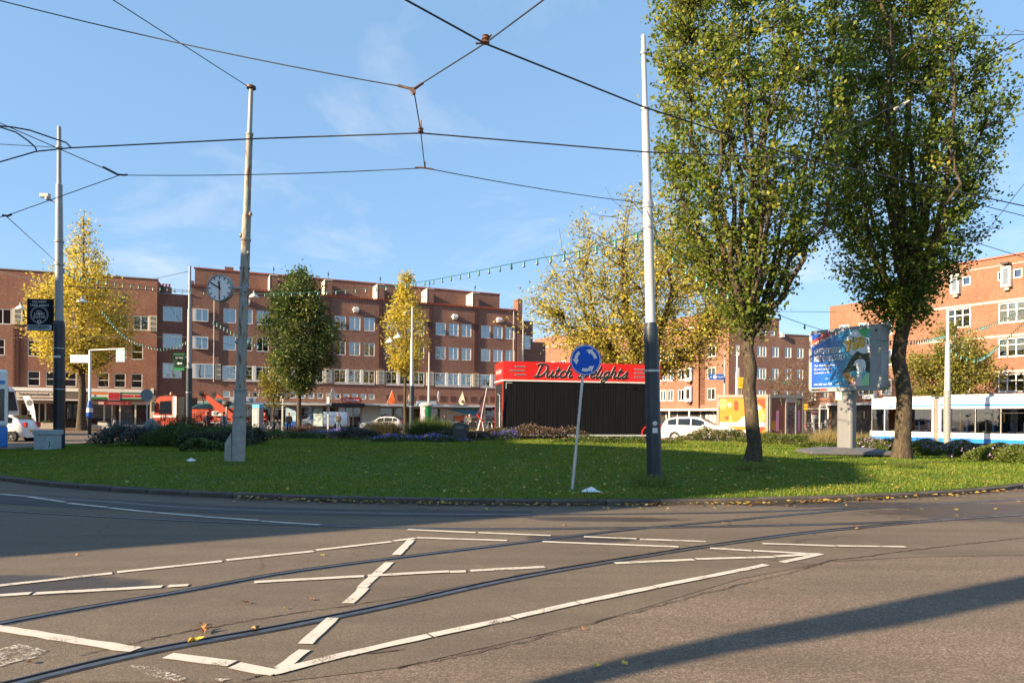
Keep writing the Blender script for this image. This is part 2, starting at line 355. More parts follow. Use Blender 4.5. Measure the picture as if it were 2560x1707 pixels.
# ------------------------------------------------------------------ ground, roads, island
def asphalt(name, base, speck, dens, big=.25, stain=None):
    m, t, p, o = newmat(name); c = coords(t)
    v = nn(t, 'ShaderNodeTexVoronoi'); v.inputs['Scale'].default_value = dens; t.links.new(c, v.inputs['Vector'])
    sep = nn(t, 'ShaderNodeSeparateColor'); t.links.new(v.outputs['Color'], sep.inputs[0])
    x = tramp(t, sep.outputs[0], [(.0, tuple(k * .72 for k in base)), (.5, base), (.85, speck), (1, tuple(min(1, k * 1.3) for k in speck))])
    b1 = tnoise(t, c, .35, 6, .62); b2 = tnoise(t, c, 2.2, 6, .7)
    mp = nn(t, 'ShaderNodeMapping'); mp.inputs['Rotation'].default_value = (0, 0, R(-38)); mp.inputs['Scale'].default_value = (.16, 1.5, 1); t.links.new(c, mp.inputs[0])
    b3 = tnoise(t, mp.outputs[0], 1.3, 5, .6)
    x = tmix(t, tramp(t, b1, [(.35, 0.0), (.7, big * 2)]), x, tuple(k * .6 for k in base))
    x = tmix(t, tramp(t, b3, [(.42, 0.0), (.72, .55)]), x, tuple(k * .55 for k in base))
    x = tmix(t, tramp(t, b2, [(.55, 0.0), (.72, .3)]), x, tuple(k * 1.5 for k in base))
    cr = nn(t, 'ShaderNodeTexVoronoi', feature='DISTANCE_TO_EDGE'); cr.inputs['Scale'].default_value = .42
    nz = nn(t, 'ShaderNodeTexNoise'); nz.inputs['Scale'].default_value = 1.5; nz.inputs['Detail'].default_value = 6; t.links.new(c, nz.inputs['Vector'])
    t.links.new(tmix(t, .3, c, nz.outputs['Color']), cr.inputs['Vector'])
    crk = tramp(t, cr.outputs['Distance'], [(0, 1.0), (.006, 0.0)])
    x = tmix(t, tmath(t, 'MULTIPLY', crk, tramp(t, b1, [(.5, 0.0), (.62, .7)])), x, tuple(k * .3 for k in base))
    rgh = .86
    t.links.new(x, p.inputs['Base Color']); p.inputs['Roughness'].default_value = rgh; p.inputs['Specular IOR Level'].default_value = .3
    if stain:   # damp patches: darker and smoother
        s = nn(t, 'ShaderNodeSeparateXYZ'); t.links.new(c, s.inputs[0]); tot = None
        for (sx, sy, rx, ry) in stain:
            d = tmath(t, 'ADD', tmath(t, 'POWER', tmath(t, 'ABSOLUTE', tmath(t, 'DIVIDE', tmath(t, 'SUBTRACT', s.outputs[0], sx), rx)), 2.0), tmath(t, 'POWER', tmath(t, 'ABSOLUTE', tmath(t, 'DIVIDE', tmath(t, 'SUBTRACT', s.outputs[1], sy), ry)), 2.0))
            k = tmath(t, 'SUBTRACT', 1.0, d, True); tot = k if tot is None else tmath(t, 'MAXIMUM', tot, k)
        wet = tmath(t, 'MULTIPLY', tramp(t, tmath(t, 'ADD', tmath(t, 'MULTIPLY', tot, .55), tmath(t, 'MULTIPLY', b2, .75)), [(.5, 0.0), (.66, 1.0)]), tramp(t, tot, [(0, 0.0), (.12, 1.0)]))
        t.links.new(tmix(t, tmath(t, 'MULTIPLY', wet, .85), x, tuple(k * .25 for k in base)), p.inputs['Base Color'])
        t.links.new(tmath(t, 'SUBTRACT', rgh, tmath(t, 'MULTIPLY', wet, .42)), p.inputs['Roughness'])
    bump(t, p, tmath(t, 'ADD', sep.outputs[0], tmath(t, 'MULTIPLY', b2, .6)), .75, .006)
    return m
AS_COARSE = asphalt('chip_seal_asphalt', (.155, .12, .09), (.265, .205, .155), 95)
AS_FINE = asphalt('fine_asphalt', (.146, .117, .087), (.195, .158, .118), 140, .2, [(10.5, 11.6, 5.5, 1.5), (7.2, 12.6, 4.0, .55), (.9, 8.9, .9, .35), (-4.9, 6.3, 1.9, .5), (1.5, 10.6, 1.6, .3)])
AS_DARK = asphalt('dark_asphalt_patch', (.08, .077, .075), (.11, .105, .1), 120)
PAVE = brickmat('paving_brick', (.2, .12, .09), (.15, .095, .075), (.1, .09, .08))
def sheet(name, pts, z, mat, kind='structure', parent=None):
    me = bpy.data.meshes.new(name); me.from_pydata([(p[0], p[1], z) for p in pts], [], [list(range(len(pts)))]); me.materials.append(mat); me.update()
    if me.polygons[0].normal.z < 0: me.flip_normals()
    o = put(name, me, parent)
    if not parent: o['kind'] = kind
    return o
sheet('ground', [(-900, -900), (900, -900), (900, 900), (-900, 900)], -.02, pm('distant_ground', (.09, .085, .08), .9))
road = sheet('road', [(-90, -40), (120, -40), (120, 150), (-90, 150)], 0, AS_COARSE)
lane = sheet('tram_lane', [G(*p) for p in ((-900, 1700), (300, 1705), (700, 1705), (1000, 1668), (1500, 1552), (1850, 1447), (2075, 1404), (2300, 1392), (2700, 1385), (3600, 1345))] + [(70, 34), (0, 30), (-70, 34), (-60, 10)], .004, AS_FINE)
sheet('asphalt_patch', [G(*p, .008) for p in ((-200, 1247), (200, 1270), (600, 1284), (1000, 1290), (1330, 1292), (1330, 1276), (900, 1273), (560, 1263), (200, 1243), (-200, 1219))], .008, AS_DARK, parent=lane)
IC, IR = Vector((0, 33.5, 0)), 21.3
def zi(x, y):
    s = max(0.0, min(1.0, (40 - y) / 5)); r2 = ((x - IC.x) ** 2 + (y - IC.y) ** 2) / IR ** 2
    return s * (.1 + .37 * max(0, 1 - r2)) - (1 - s) * .06
def grass_mat(name):
    m, t, p, o = newmat(name); c = coords(t)
    a = tnoise(t, c, .55, 6, .6); b = tnoise(t, c, 9, 5, .75)
    x = tmix(t, a, (.08, .13, .014), (.13, .18, .022)); x = tmix(t, tramp(t, b, [(.4, 0.0), (.75, .7)]), x, (.018, .04, .008))
    t.links.new(x, p.inputs['Base Color']); p.inputs['Roughness'].default_value = .8; p.inputs['Specular IOR Level'].default_value = .2
    bump(t, p, b, .9, .03); return m
b = MB(); NR, NA = 40, 128
for i in range(NR + 1):
    for k in range(NA):
        r = (IR - .16) * i / NR; a = 2 * math.pi * k / NA; x, y = IC.x + r * math.cos(a), IC.y + r * math.sin(a); b.v.append((x, y, zi(x, y)))
for i in range(NR):
    for k in range(NA):
        b.f.append((i * NA + k, (i + 1) * NA + k, (i + 1) * NA + (k + 1) % NA, i * NA + (k + 1) % NA)); b.m.append(0); b.s.append(True)
island = tag(b.build('lawn', grass_mat('lawn_soil')), kind='structure')
KERBM = pm('kerb_stone', (.07, .06, .05), .85, var=.4, scale=3.5, bmp=.4)
kb = MB(); kb.prism([(-.14, -.1), (.0, -.1), (.0, .08), (-.018, .1), (-.14, .106)], 'x', -.495, .495); KME = kb.mesh('kerb_stone', KERBM)
nst = int(2 * math.pi * IR / 1.0)
for k in range(nst):
    a = -2 * math.pi * k / nst + R(8)
    p = IC + Vector((math.cos(a), math.sin(a), 0)) * IR
    if p.y > 38: continue
    # stone's local +y points outwards to the road
    o = put('kerb_stone', KME, island, (p.x, p.y, rng.uniform(-.006, .006)), (rng.uniform(-.02, .02), 0, a - R(90) + rng.uniform(-.008, .008)))
# grass blades
rs = np.random.RandomState(3)
N = 330000
xs = rs.uniform(-20, 21.2, N); ys = 12.2 + (37.5 - 12.2) * rs.uniform(0, 1, N) ** 1.35
ok = ((xs - IC.x) ** 2 + (ys - IC.y) ** 2 < (IR - .17) ** 2) & (np.abs(xs) < .79 * ys + .6); xs = xs[ok]; ys = ys[ok]; N = len(xs)
s_ = np.clip((40 - ys) / 5, 0, 1); zs = s_ * (.1 + .37 * np.clip(1 - ((xs - IC.x) ** 2 + (ys - IC.y) ** 2) / IR ** 2, 0, None)) - (1 - s_) * .06
patch = .5 + .28 * np.sin(xs * .9 + np.sin(ys * .7) * 2) * np.sin(ys * 1.1 + xs * .3) + .22 * np.sin(xs * 2.3 - ys * 1.9) * np.sin(xs * .37 + 1.3 * ys)
h = rs.uniform(.03, .075, N) * (.7 + .6 * patch); wd = .006 + .0006 * ys; an = rs.uniform(0, 6.28, N)
P0 = np.stack([xs, ys, zs - .01], 1); dx = np.stack([np.cos(an) * wd, np.sin(an) * wd, 0 * an], 1); tip = np.stack([rs.normal(0, .022, N), rs.normal(0, .022, N), h], 1)
grass = put('grass', quads_mesh('grass', np.stack([P0 - dx, P0 + dx, P0 + tip], 1), leafmat('grass_blade', [(0, (.06, .12, .01)), (.5, (.14, .225, .018)), (.85, (.27, .3, .04)), (1, (.4, .33, .09))], .5, .5), np.clip(rs.normal(.5, .2, N) + (patch - .5) * .45, 0, 1)))
tag(grass, 'short green lawn covering the round traffic island', 'grass', kind='stuff')
# fallen leaves
LEAFY = leafmat('fallen_leaf', [(0, (.2, .08, .025)), (.35, (.36, .2, .05)), (.7, (.5, .34, .05)), (1, (.55, .45, .16))], .2, .6)
def scatter_leaves(name, pts, size, seed, label):
    r_ = np.random.RandomState(seed); C = np.array(pts); C[:, 2] += .022 + r_.uniform(0, .03, len(C))
    V = leaf_quads(C, size, r_, 2.5, .75)
    return tag(put(name, quads_mesh(name, V, LEAFY, r_.rand(len(C)))), label, 'leaves', kind='stuff')
pts = []
while len(pts) < 2600:
    x, y = rng.uniform(-18, 21), 12.3 + 22 * rng.random() ** 1.5
    if (x - IC.x) ** 2 + (y - IC.y) ** 2 > (IR - .3) ** 2 or abs(x) > .78 * y: continue
    dens = math.exp(-((x - 4.5) / 6.5) ** 2) + .2
    if rng.random() < dens: pts.append((x, y, zi(x, y) + .03))
scatter_leaves('lawn_leaves', pts, .085, 5, 'yellow leaves scattered over the lawn')
pts = []
for i in range(620):
    a = R(-90) + (R(rng.uniform(-14, 20)) if i < 480 else R(rng.uniform(20, 40)))
    r = IR + .02 + abs(rng.gauss(0, .13)) * (1 if rng.random() < .85 else 3.0)
    pts.append((IC.x + r * math.cos(a), IC.y + r * math.sin(a), .0 + .02 * rng.random()))
for i in range(60): x = rng.uniform(2, 11); pts.append((x, rng.uniform(9, 13) + x * .15, .0))
scatter_leaves('gutter_leaves', pts, .085, 8, 'drift of yellow brown leaves lying against the kerb')
for i, (px, py) in enumerate(((510, 1578), (492, 1602), (640, 1572), (614, 1507), (715, 1520), (505, 1560), (193, 1387), (806, 1388), (884, 1386), (75, 1657), (1494, 1666), (1460, 1571), (780, 1498), (1563, 1657), (1230, 1318), (1410, 1313))):
    p = G(px, py, .012); k = (.11, .09, .06, .055)[min(i, 3)] if i < 4 else .045
    q = MB(); n = 9
    ring = [(math.cos(2 * math.pi * j / n) * k * (.5 if j % 2 else 1) * rng.uniform(.8, 1.1) * .6, math.sin(2 * math.pi * j / n) * k * (.5 if j % 2 else 1) * .6, rng.uniform(0, k * .45)) for j in range(n)]
    q.add([(0, 0, k * .12)] + ring, [(0, j + 1, (j + 1) % n + 1) for j in range(n)], 0)
    o = q.build('fallen_leaf', pm('leaf_orange', (.5, .2, .05), .6, var=.3) if i % 3 != 1 else pm('leaf_yellow', (.6, .42, .04), .6, var=.2), None, p, (rng.uniform(-.3, .3), rng.uniform(-.3, .3), rng.uniform(0, 6)))
    tag(o, ['curled orange maple leaf lying on the near tram rail', 'brown curled leaf in the rail groove left of the largest leaf'][i] if i < 2 else 'LEAF', 'leaf', None if i < 2 else 'dry leaves on the road')
LV = sorted([o_ for o_ in COL.objects if o_.get('label') == 'LEAF'], key=lambda o_: o_.location.x / o_.location.y)
for k, o_ in enumerate(LV): o_['label'] = 'small dry leaf lying on the asphalt, %s of the loose leaves counted from the left' % ORD[k]
for (px, py, sz, lb) in ((478, 1153, .34, 'crumpled pale plastic bag on the grass beside the clock mast'), (1478, 1216, .42, 'flattened white plastic scrap on the grass behind the blue sign')):
    p = G(px, py, .25); p.z = zi(p.x, p.y) + .03; q = MB(); n = 12; rows = []
    for j in range(5):
        rr = sz * (1 - j / 4.0) * .5
        rows.append([(rr * math.cos(6.283 * k / n) * rng.uniform(.75, 1.15), rr * .55 * math.sin(6.283 * k / n) * rng.uniform(.7, 1.2), .02 * j + rng.uniform(-.012, .016)) for k in range(n)])
    q.add([v for r_ in rows for v in r_], [(j * n + k, j * n + (k + 1) % n, (j + 1) * n + (k + 1) % n, (j + 1) * n + k) for j in range(4) for k in range(n)], 0)
    tag(q.build('plastic_bag', pm('white_plastic', (.75, .78, .82), .35, var=.1, scale=30), None, p), lb, 'litter')
# ------------------------------------------------------------------ rails
def catmull(P, k=10):
    P = [Vector((p[0], p[1])) for p in P]; P = [P[0] * 2 - P[1]] + P + [P[-1] * 2 - P[-2]]; out = []
    for i in range(1, len(P) - 2):
        for j in range(k):
            t = j / k; a, b_, c, d = P[i - 1:i + 3]
            out.append(.5 * ((2 * b_) + (c - a) * t + (2 * a - 5 * b_ + 4 * c - d) * t * t + (3 * b_ - a - 3 * c + d) * t ** 3))
    out.append(P[-2]); return out
def ribbon(mb, path, prof, m):
    """prof: list of (offset, z) across the path"""
    n = len(prof); vs = []
    for i, p in enumerate(path):
        d = (path[min(i + 1, len(path) - 1)] - path[max(0, i - 1)]).normalized(); nr = Vector((-d.y, d.x))
        vs += [(p.x + nr.x * o, p.y + nr.y * o, z) for o, z in prof]
    mb.add(vs, [(i * n + k, (i + 1) * n + k, (i + 1) * n + k + 1, i * n + k + 1) for i in range(len(path) - 1) for k in range(n - 1)], m)
RAIL_TOP = pm('rail_steel', (.13, .137, .15), .38, .75, var=.35, scale=8); GROOVE_SHADE = pm('rail_groove_shade', (.006, .006, .007), .95, spec=.05); SEAM = pm('bitumen_seam', (.03, .028, .026), .95, var=.4, scale=10, spec=.05)
RAILS = [[(-900, 1755), (0, 1559), (468, 1476.5), (707, 1433), (980, 1396), (1280, 1359.5), (1552, 1326), (1824, 1301), (2205, 1268), (2560, 1248), (3300, 1205)],
         [(-500, 1850), (49, 1707), (381, 1629), (707, 1569), (980, 1514), (1280, 1448), (1552, 1400), (1824, 1358), (2096, 1324), (2560, 1286), (3300, 1240)],
         [(-700, 1190), (163, 1247), (490, 1270), (900, 1282), (1280, 1286), (1824, 1281), (2205, 1266.5), (2560, 1247)],
         [(-700, 1226), (0, 1276), (544, 1305), (1034, 1321), (1280, 1323), (1661, 1319), (1987, 1313), (2250, 1305), (2560, 1287)]]
for i, px in enumerate(RAILS):
    path = catmull([G(*p) for p in px]); z = .0045 + .0006 * i; sgn = -1 if i % 2 == 0 else 1   # groove on the inner side of the gauge
    q = MB()
    ribbon(q, path, [(-.075, z), (.09, z)] if sgn > 0 else [(-.09, z), (.075, z)], 0)
    ribbon(q, path, [(-.034 * sgn, z + .0006), (-.032 * sgn, z + .0035), (.022 * sgn, z + .004), (.024 * sgn, z + .0012)][::(1 if sgn > 0 else -1)], 1)
    ribbon(q, path, [(.024 * sgn, z + .0011), (.072 * sgn, z + .0011)][::(1 if sgn > 0 else -1)], 2)  # flat black strip stands in for the shade inside the groove
    ribbon(q, path, [(.072 * sgn, z + .0012), (.073 * sgn, z + .0032), (.084 * sgn, z + .0032), (.086 * sgn, z + .0006)][::(1 if sgn > 0 else -1)], 1)
    q.build('tram_rail', [SEAM, RAIL_TOP, GROOVE_SHADE], lane)
# ------------------------------------------------------------------ painted lines
def paint_mat(name, wear):
    m, t, p, o = newmat(name); c = coords(t); a = tnoise(t, c, 3, 6, .7); b2 = tnoise(t, c, 60, 3, .7)
    f = tmath(t, 'ADD', tmath(t, 'MULTIPLY', a, .6), tmath(t, 'MULTIPLY', b2, .55))
    x = tmix(t, tramp(t, a, [(.3, 0.0), (.8, .5)]), (.58, .53, .45), (.43, .39, .33))
    k = tramp(t, f, [(wear, 0.0), (wear + .12, 1.0)])
    t.links.new(tmix(t, k, x, (.26, .22, .175)), p.inputs['Base Color']); p.inputs['Roughness'].default_value = .7
    tr = nn(t, 'ShaderNodeBsdfTransparent'); mx = nn(t, 'ShaderNodeMixShader'); t.links.new(tmath(t, 'MULTIPLY', k, .9), mx.inputs[0])
    t.links.new(p.outputs[0], mx.inputs[1]); t.links.new(tr.outputs[0], mx.inputs[2]); t.links.new(mx.outputs[0], o.inputs[0])
    return m
PAINT = paint_mat('road_paint', .63); PAINT2 = paint_mat('road_paint_worn', .5)
a3 = lambda x, y: (x * .54422, 1150 + y * .54422)
a4 = lambda x, y: (1280 + x * .54422, 1150 + y * .54422)
LINES = []
for f, L in ((a3, [((-60, 587), (515, 523)), ((538, 519), (1020, 468)), ((1040, 463), (1440, 422)), ((1452, 417), (1798, 378)), ((1808, 375), (1908, 362)), ((1915, 360), (2330, 373)), ((1872, 322), (2185, 337)), ((2197, 337), (2530, 350)),
                    ((1890, 370), (1820, 440)), ((1790, 473), (1660, 590)), ((1672, 592), (1600, 662)), ((1530, 730), (1400, 850)), ((1400, 878), (1290, 962)), ((-60, 631), (140, 617)), ((158, 618), (745, 586)), ((772, 584), (865, 579)),
                    ((1168, 565), (1672, 538)), ((1690, 536), (2062, 516)), ((2066, 517), (2140, 514)), ((2160, 512), (2502, 494)), ((-80, 765), (620, 878)), ((770, 905), (1065, 942)), ((1075, 950), (1268, 986)), ((1250, 984), (1600, 895)),
                    ((0, 158), (120, 168)), ((130, 171), (300, 195)), ((312, 200), (495, 220)), ((505, 222), (705, 242)), ((715, 243), (940, 262)), ((945, 263), (1190, 280)), ((1200, 283), (1470, 300))]),
             (a4, [((-752, 896), (-380, 813)), ((-372, 811), (0, 731)), ((6, 729), (300, 661)), ((306, 660), (655, 588)), ((660, 587), (890, 541)), ((895, 540), (1170, 484)), ((1240, 473), (1420, 434)), ((330, 355), (572, 364)), ((588, 367), (890, 377)), ((140, 378), (765, 402)),
                    ((910, 408), (1100, 420)), ((1108, 420), (1350, 433)), ((1150, 387), (1485, 398)), ((1492, 398), (1808, 402)), ((472, 477), (835, 460)), ((845, 458), (1205, 448)), ((1210, 446), (1350, 437)), ((1340, 434), (1422, 436))])):
    for a, c in L: LINES.append((G(*f(*a)), G(*f(*c))))
def paint(a, c, w, mat, z):
    d = (c - a); L = d.length; d.normalize(); nr = Vector((-d.y, d.x, 0)); n = max(3, int(L / .12)); q = MB(); vs = []
    for i in range(n + 1):
        p = a + d * (L * i / n); e1, e2 = w / 2 + rng.gauss(0, .0035), w / 2 + rng.gauss(0, .0035)
        vs += [(p.x + nr.x * e1, p.y + nr.y * e1, z), (p.x - nr.x * e2, p.y - nr.y * e2, z)]
    q.add(vs, [(2 * i, 2 * i + 1, 2 * i + 3, 2 * i + 2) for i in range(n)], 0); return q.build('painted_line', mat, lane)
for i, (a, c) in enumerate(LINES):
    w = .09 if i not in (24, 25, 26, 27, 28, 29, 30) else .09
    paint(a, c, w * (1.12 if i in (20, 21, 22, 8, 9, 10, 11) else 1), PAINT, .0125 + .0004 * (i % 9))
for poly in ([(-120, 960), (-20, 880), (90, 850), (215, 880), (160, 915), (60, 935), (0, 955)], [(595, 950), (700, 955), (860, 1010), (820, 1023), (680, 1000)], [(980, 1010), (1060, 1012), (1010, 1024)]):
    sheet('worn_marking', [G(*a3(*p)) for p in poly], .0132, PAINT2, parent=lane)

# hairline cracks and tar seams in the lane
for pts_, w_ in (([(200, 1640), (420, 1590), (700, 1540), (1000, 1495), (1400, 1420), (1700, 1372)], .012), ([(990, 1672), (1300, 1606), (1700, 1500), (2000, 1425), (2080, 1400)], .011), ([(380, 1240), (800, 1262), (1300, 1282)], .014), ([(1560, 1340), (1750, 1372), (1960, 1405), (2060, 1412)], .01), ([(2080, 1402), (2350, 1368), (2560, 1345)], .016), ([(600, 1706), (760, 1660), (1010, 1625)], .01)):
    P = catmull([G(*p_) for p_ in pts_], 22); P = [p_ + Vector((rng.gauss(0, .012), rng.gauss(0, .012))) for p_ in P]; n = len(P); q = MB(); vs = []
    for i, p_ in enumerate(P):
        d_ = (P[min(i + 1, n - 1)] - P[max(0, i - 1)]).normalized(); k_ = w_ * rng.uniform(.25, .75); vs += [(p_.x - d_.y * k_, p_.y + d_.x * k_, .0095), (p_.x + d_.y * k_, p_.y - d_.x * k_, .0095)]
    q.add(vs, [(2 * i, 2 * i + 1, 2 * i + 3, 2 * i + 2) for i in range(n - 1)]); q.build('tar_seam', pm('tar', (.06, .05, .04), .9, var=.3, spec=.1), lane)
# ------------------------------------------------------------------ facades
class Fac:
    def __init__(s, x0, y0, x1, y1):
        s.o = Vector((x0, y0, 0)); e = Vector((x1 - x0, y1 - y0, 0)); s.L = e.length; s.e = e.normalized(); s.n = Vector((-s.e.y, s.e.x, 0)); s.ang = math.atan2(s.e.y, s.e.x)
    def pt(s, u, v=0.0, z=0.0): return s.o + s.e * u + s.n * v + Vector((0, 0, z))
def wall(root, u0, u1, z0, z1, holes, depth, mat, y=0.0, rev=.16, name='wall'):
    q = MB(); H = [(max(a, u0), max(b_, z0), min(c, u1), min(d, z1)) for a, b_, c, d in holes if a < u1 - .01 and c > u0 + .01 and b_ < z1 - .01 and d > z0 + .01]
    us = sorted({u0, u1, *[round(h[0], 3) for h in H], *[round(h[2], 3) for h in H]}); zs_ = sorted({z0, z1, *[round(h[1], 3) for h in H], *[round(h[3], 3) for h in H]})
    for i in range(len(us) - 1):
        for j in range(len(zs_) - 1):
            cu, cz = (us[i] + us[i + 1]) / 2, (zs_[j] + zs_[j + 1]) / 2
            if any(h[0] < cu < h[2] and h[1] < cz < h[3] for h in H): continue
            q.quad((us[i], y, zs_[j]), (us[i + 1], y, zs_[j]), (us[i + 1], y, zs_[j + 1]), (us[i], y, zs_[j + 1]))
    for a, b_, c, d in H:
        e = y + rev
        q.quad((a, y, b_), (a, e, b_), (a, e, d), (a, y, d)); q.quad((c, y, b_), (c, y, d), (c, e, d), (c, e, b_))
        q.quad((a, y, d), (a, e, d), (c, e, d), (c, y, d)); q.quad((a, y, b_), (c, y, b_), (c, e, b_), (a, e, b_))
    D = y + depth
    q.quad((u0, y, z0), (u0, y, z1), (u0, D, z1), (u0, D, z0)); q.quad((u1, y, z0), (u1, D, z0), (u1, D, z1), (u1, y, z1))
    q.quad((u0, y, z1), (u1, y, z1), (u1, D, z1), (u0, D, z1)); q.quad((u0, D, z0), (u0, D, z1), (u1, D, z1), (u1, D, z0))
    return q.build(name, mat, root)
WCACHE = {}
def window(root, u0, z0, w, h, style='v2', y=.07, curtain=None, fr=.075, mat=None, glass=None):
    mat = mat or WHITE; glass = glass or GLASS
    w, h = round(w, 2), round(h, 2); key = (style, w, h, mat.name, fr)
    if key not in WCACHE:
        q = MB(); d0, d1 = -.045, .05; P = []
        q.box(0, d0, 0, fr, d1, h).box(w - fr, d0, 0, w, d1, h).box(fr, d0, h - fr, w - fr, d1, h).box(fr, d0 - .035, 0, w - fr, d1, fr * 1.1)
        xs = [fr, w - fr]; zz = [fr * 1.1, h - fr]
        if style in ('v2', 'grid'): xs = [fr, w / 2, w - fr]
        if style in ('v3', 'c6'): xs = [fr, w / 3 + fr / 6, 2 * w / 3 - fr / 6, w - fr]
        if style in ('sash', 'c6'): zz = [fr * 1.1, h * (.5 if style == 'sash' else .63), h - fr]
        g = fr * .42
        for x in xs[1:-1]: q.box(x - g, d0 + .008, fr * 1.1, x + g, d1 - .01, h - fr)
        for z in zz[1:-1]: q.box(fr, d0 + .012, z - g, w - fr, d1 - .012, z + g)
        if style == 'grid':
            for x in (w * .25, w * .75):
                q.box(x - .014, d0 + .02, h * .38, x + .014, 0, h * .68)
            for z in (h * .38, h * .68): q.box(fr, d0 + .022, z - .014, w - fr, -.004, z + .014)
        if style == 'sq':
            c = (w / 2, h / 2); r = w * .4
            for k in range(4):
                a, b_ = R(90 * k), R(90 * k + 90); p1 = (c[0] + r * math.cos(a), 0, c[1] + r * math.sin(a)); p2 = (c[0] + r * math.cos(b_), 0, c[1] + r * math.sin(b_)); q.tube([p1, p2], .022, 4)
        for i in range(len(xs) - 1):
            for j in range(len(zz) - 1): P.append((xs[i], zz[j], xs[i + 1], zz[j + 1]))
        WCACHE[key] = (q.mesh('window', mat), [(a, b_, MB().quad((0, .012, 0), (c - a, .012, 0), (c - a, .012, d - b_), (0, .012, d - b_)).mesh('pane', glass)) for a, b_, c, d in P])
    me, P = WCACHE[key]
    o = put('window', me, root, (u0, y, z0))
    for a, b_, pmh in P: put('pane', pmh, o, (a, 0, b_))
    if curtain:
        kind, f = curtain; q = MB(); z1 = h - fr; zlo = fr if kind == 'full' else z1 - (z1 - fr) * f
        if kind == 'sides':
            for a, c in ((fr, w * .5 * f), (w - w * .5 * f, w - fr)):
                n = 8; q.add([(a + (c - a) * i / n, .1 + .02 * (i % 2), zz_) for i in range(n + 1) for zz_ in (fr, z1)], [(2 * i, 2 * i + 2, 2 * i + 3, 2 * i + 1) for i in range(n)])
        else: q.quad((fr, .1, zlo), (w - fr, .1, zlo), (w - fr, .1, z1), (fr, .1, z1))
        q.build('curtain', CURT if kind != 'blind' else BLIND, o)
    return o
def rcurt():
    x = rng.random()
    return None if x < .38 else ('blind', rng.uniform(.3, .8)) if x < .6 else ('sides', rng.uniform(.4, .8)) if x < .85 else ('full', 1)
def ornament(root, u0, z0, w, h, n=3):
    q = MB(); q.box(u0, -.11, z0, u0 + w, -.005, z0 + h)
    o = q.build('ornament_panel', CREAM, root); k = MB(); s = min(w * .62, h / n * .74)
    for i in range(n):
        cz = z0 + h * (i + .5) / n; cu = u0 + w / 2
        for e in (s / 2, s / 4.6):
            t = .028
            k.box(cu - e, -.135, cz - e, cu + e, -.111, cz - e + t).box(cu - e, -.135, cz + e - t, cu + e, -.111, cz + e).box(cu - e, -.135, cz - e + t, cu - e + t, -.111, cz + e - t).box(cu + e - t, -.135, cz - e + t, cu + e, -.111, cz + e - t)
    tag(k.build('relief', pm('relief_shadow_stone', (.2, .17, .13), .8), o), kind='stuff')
def rib(root, u, z0, z1):
    q = MB(); n = int((z1 - z0) / .26)
    for i in range(n):
        z = z0 + i * .26
        for s in (-.17, .17): q.box(u + s - .09, -.13, z, u + s + .09, -.002, z + .14)
    tag(q.build('brick_rib', pm('dark_brick', (.08, .034, .03), .85, var=.3), root), kind='stuff')
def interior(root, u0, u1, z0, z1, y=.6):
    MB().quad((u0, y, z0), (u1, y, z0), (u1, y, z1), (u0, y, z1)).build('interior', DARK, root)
SHELF = [pm('goods_%d' % i, c, .6, var=.5, scale=9) for i, c in enumerate(((.3, .04, .03), (.3, .2, .08), (.1, .14, .2), (.35, .3, .22), (.05, .12, .08), (.18, .06, .1)))]
LAMP = pm('shop_lamp', (1.0, .72, .4), .5, em=2.2)
def shopfront(root, u0, u1, zt, frame, y=.5, step=2.1, goods=True, lit=0.0, door=None):
    """recessed glazed shop front: pillars, plinth, panes, a door, lit goods behind"""
    n = max(1, round((u1 - u0) / step)); w = (u1 - u0) / n
    q = MB(); q.quad((u0, y + 2.6, 0), (u1, y + 2.6, 0), (u1, y + 2.6, zt), (u0, y + 2.6, zt)).quad((u0, y, .02), (u1, y, .02), (u1, y + 2.6, .02), (u0, y + 2.6, .02)).quad((u0, y, zt), (u0, y + 2.6, zt), (u1, y + 2.6, zt), (u1, y, zt))
    q.quad((u0, y, 0), (u0, y + 2.6, 0), (u0, y + 2.6, zt), (u0, y, zt)).quad((u1, y, 0), (u1, y, zt), (u1, y + 2.6, zt), (u1, y + 2.6, 0)); q.build('shop_interior', pm('shop_wall', (.12, .1, .085), .8, var=.3), root)
    for i in range(n):
        a, c = u0 + i * w, u0 + (i + 1) * w; dr = door is not None and i in door
        g = MB(); g.box(a, y - .06, .02, a + .07, y + .06, zt).box(c - .07, y - .06, .02, c, y + .06, zt).box(a + .07, y - .05, zt - .3, c - .07, y + .05, zt)
        if not dr: g.box(a + .07, y - .08, .02, c - .07, y + .05, .42)
        else: g.box((a + c) / 2 - .05, y - .05, .02, (a + c) / 2 + .05, y + .05, zt - .3)
        f = g.build('door' if dr else 'shop_window', frame, root)
        MB().quad((a + .07, y, .06 if dr else .42), (c - .07, y, .06 if dr else .42), (c - .07, y, zt - .3), (a + .07, y, zt - .3)).build('pane', SHOPGLASS, f)
        if goods and not dr:
            k = MB()
            for j in range(4):
                for s in range(4): k.box(a + .15 + j * (w - .3) / 4, y + 1.0, .3 + s * .45, a + .15 + (j + .85) * (w - .3) / 4, y + 1.25, .3 + s * .45 + rng.uniform(.15, .38), rng.randrange(6))
            tag(k.build('shop_goods', SHELF, f), kind='stuff')
        if lit: MB().box(a + .3, y + .8, zt - .28, c - .3, y + 1.0, zt - .22).build('ceiling_lamp', LAMP, f)
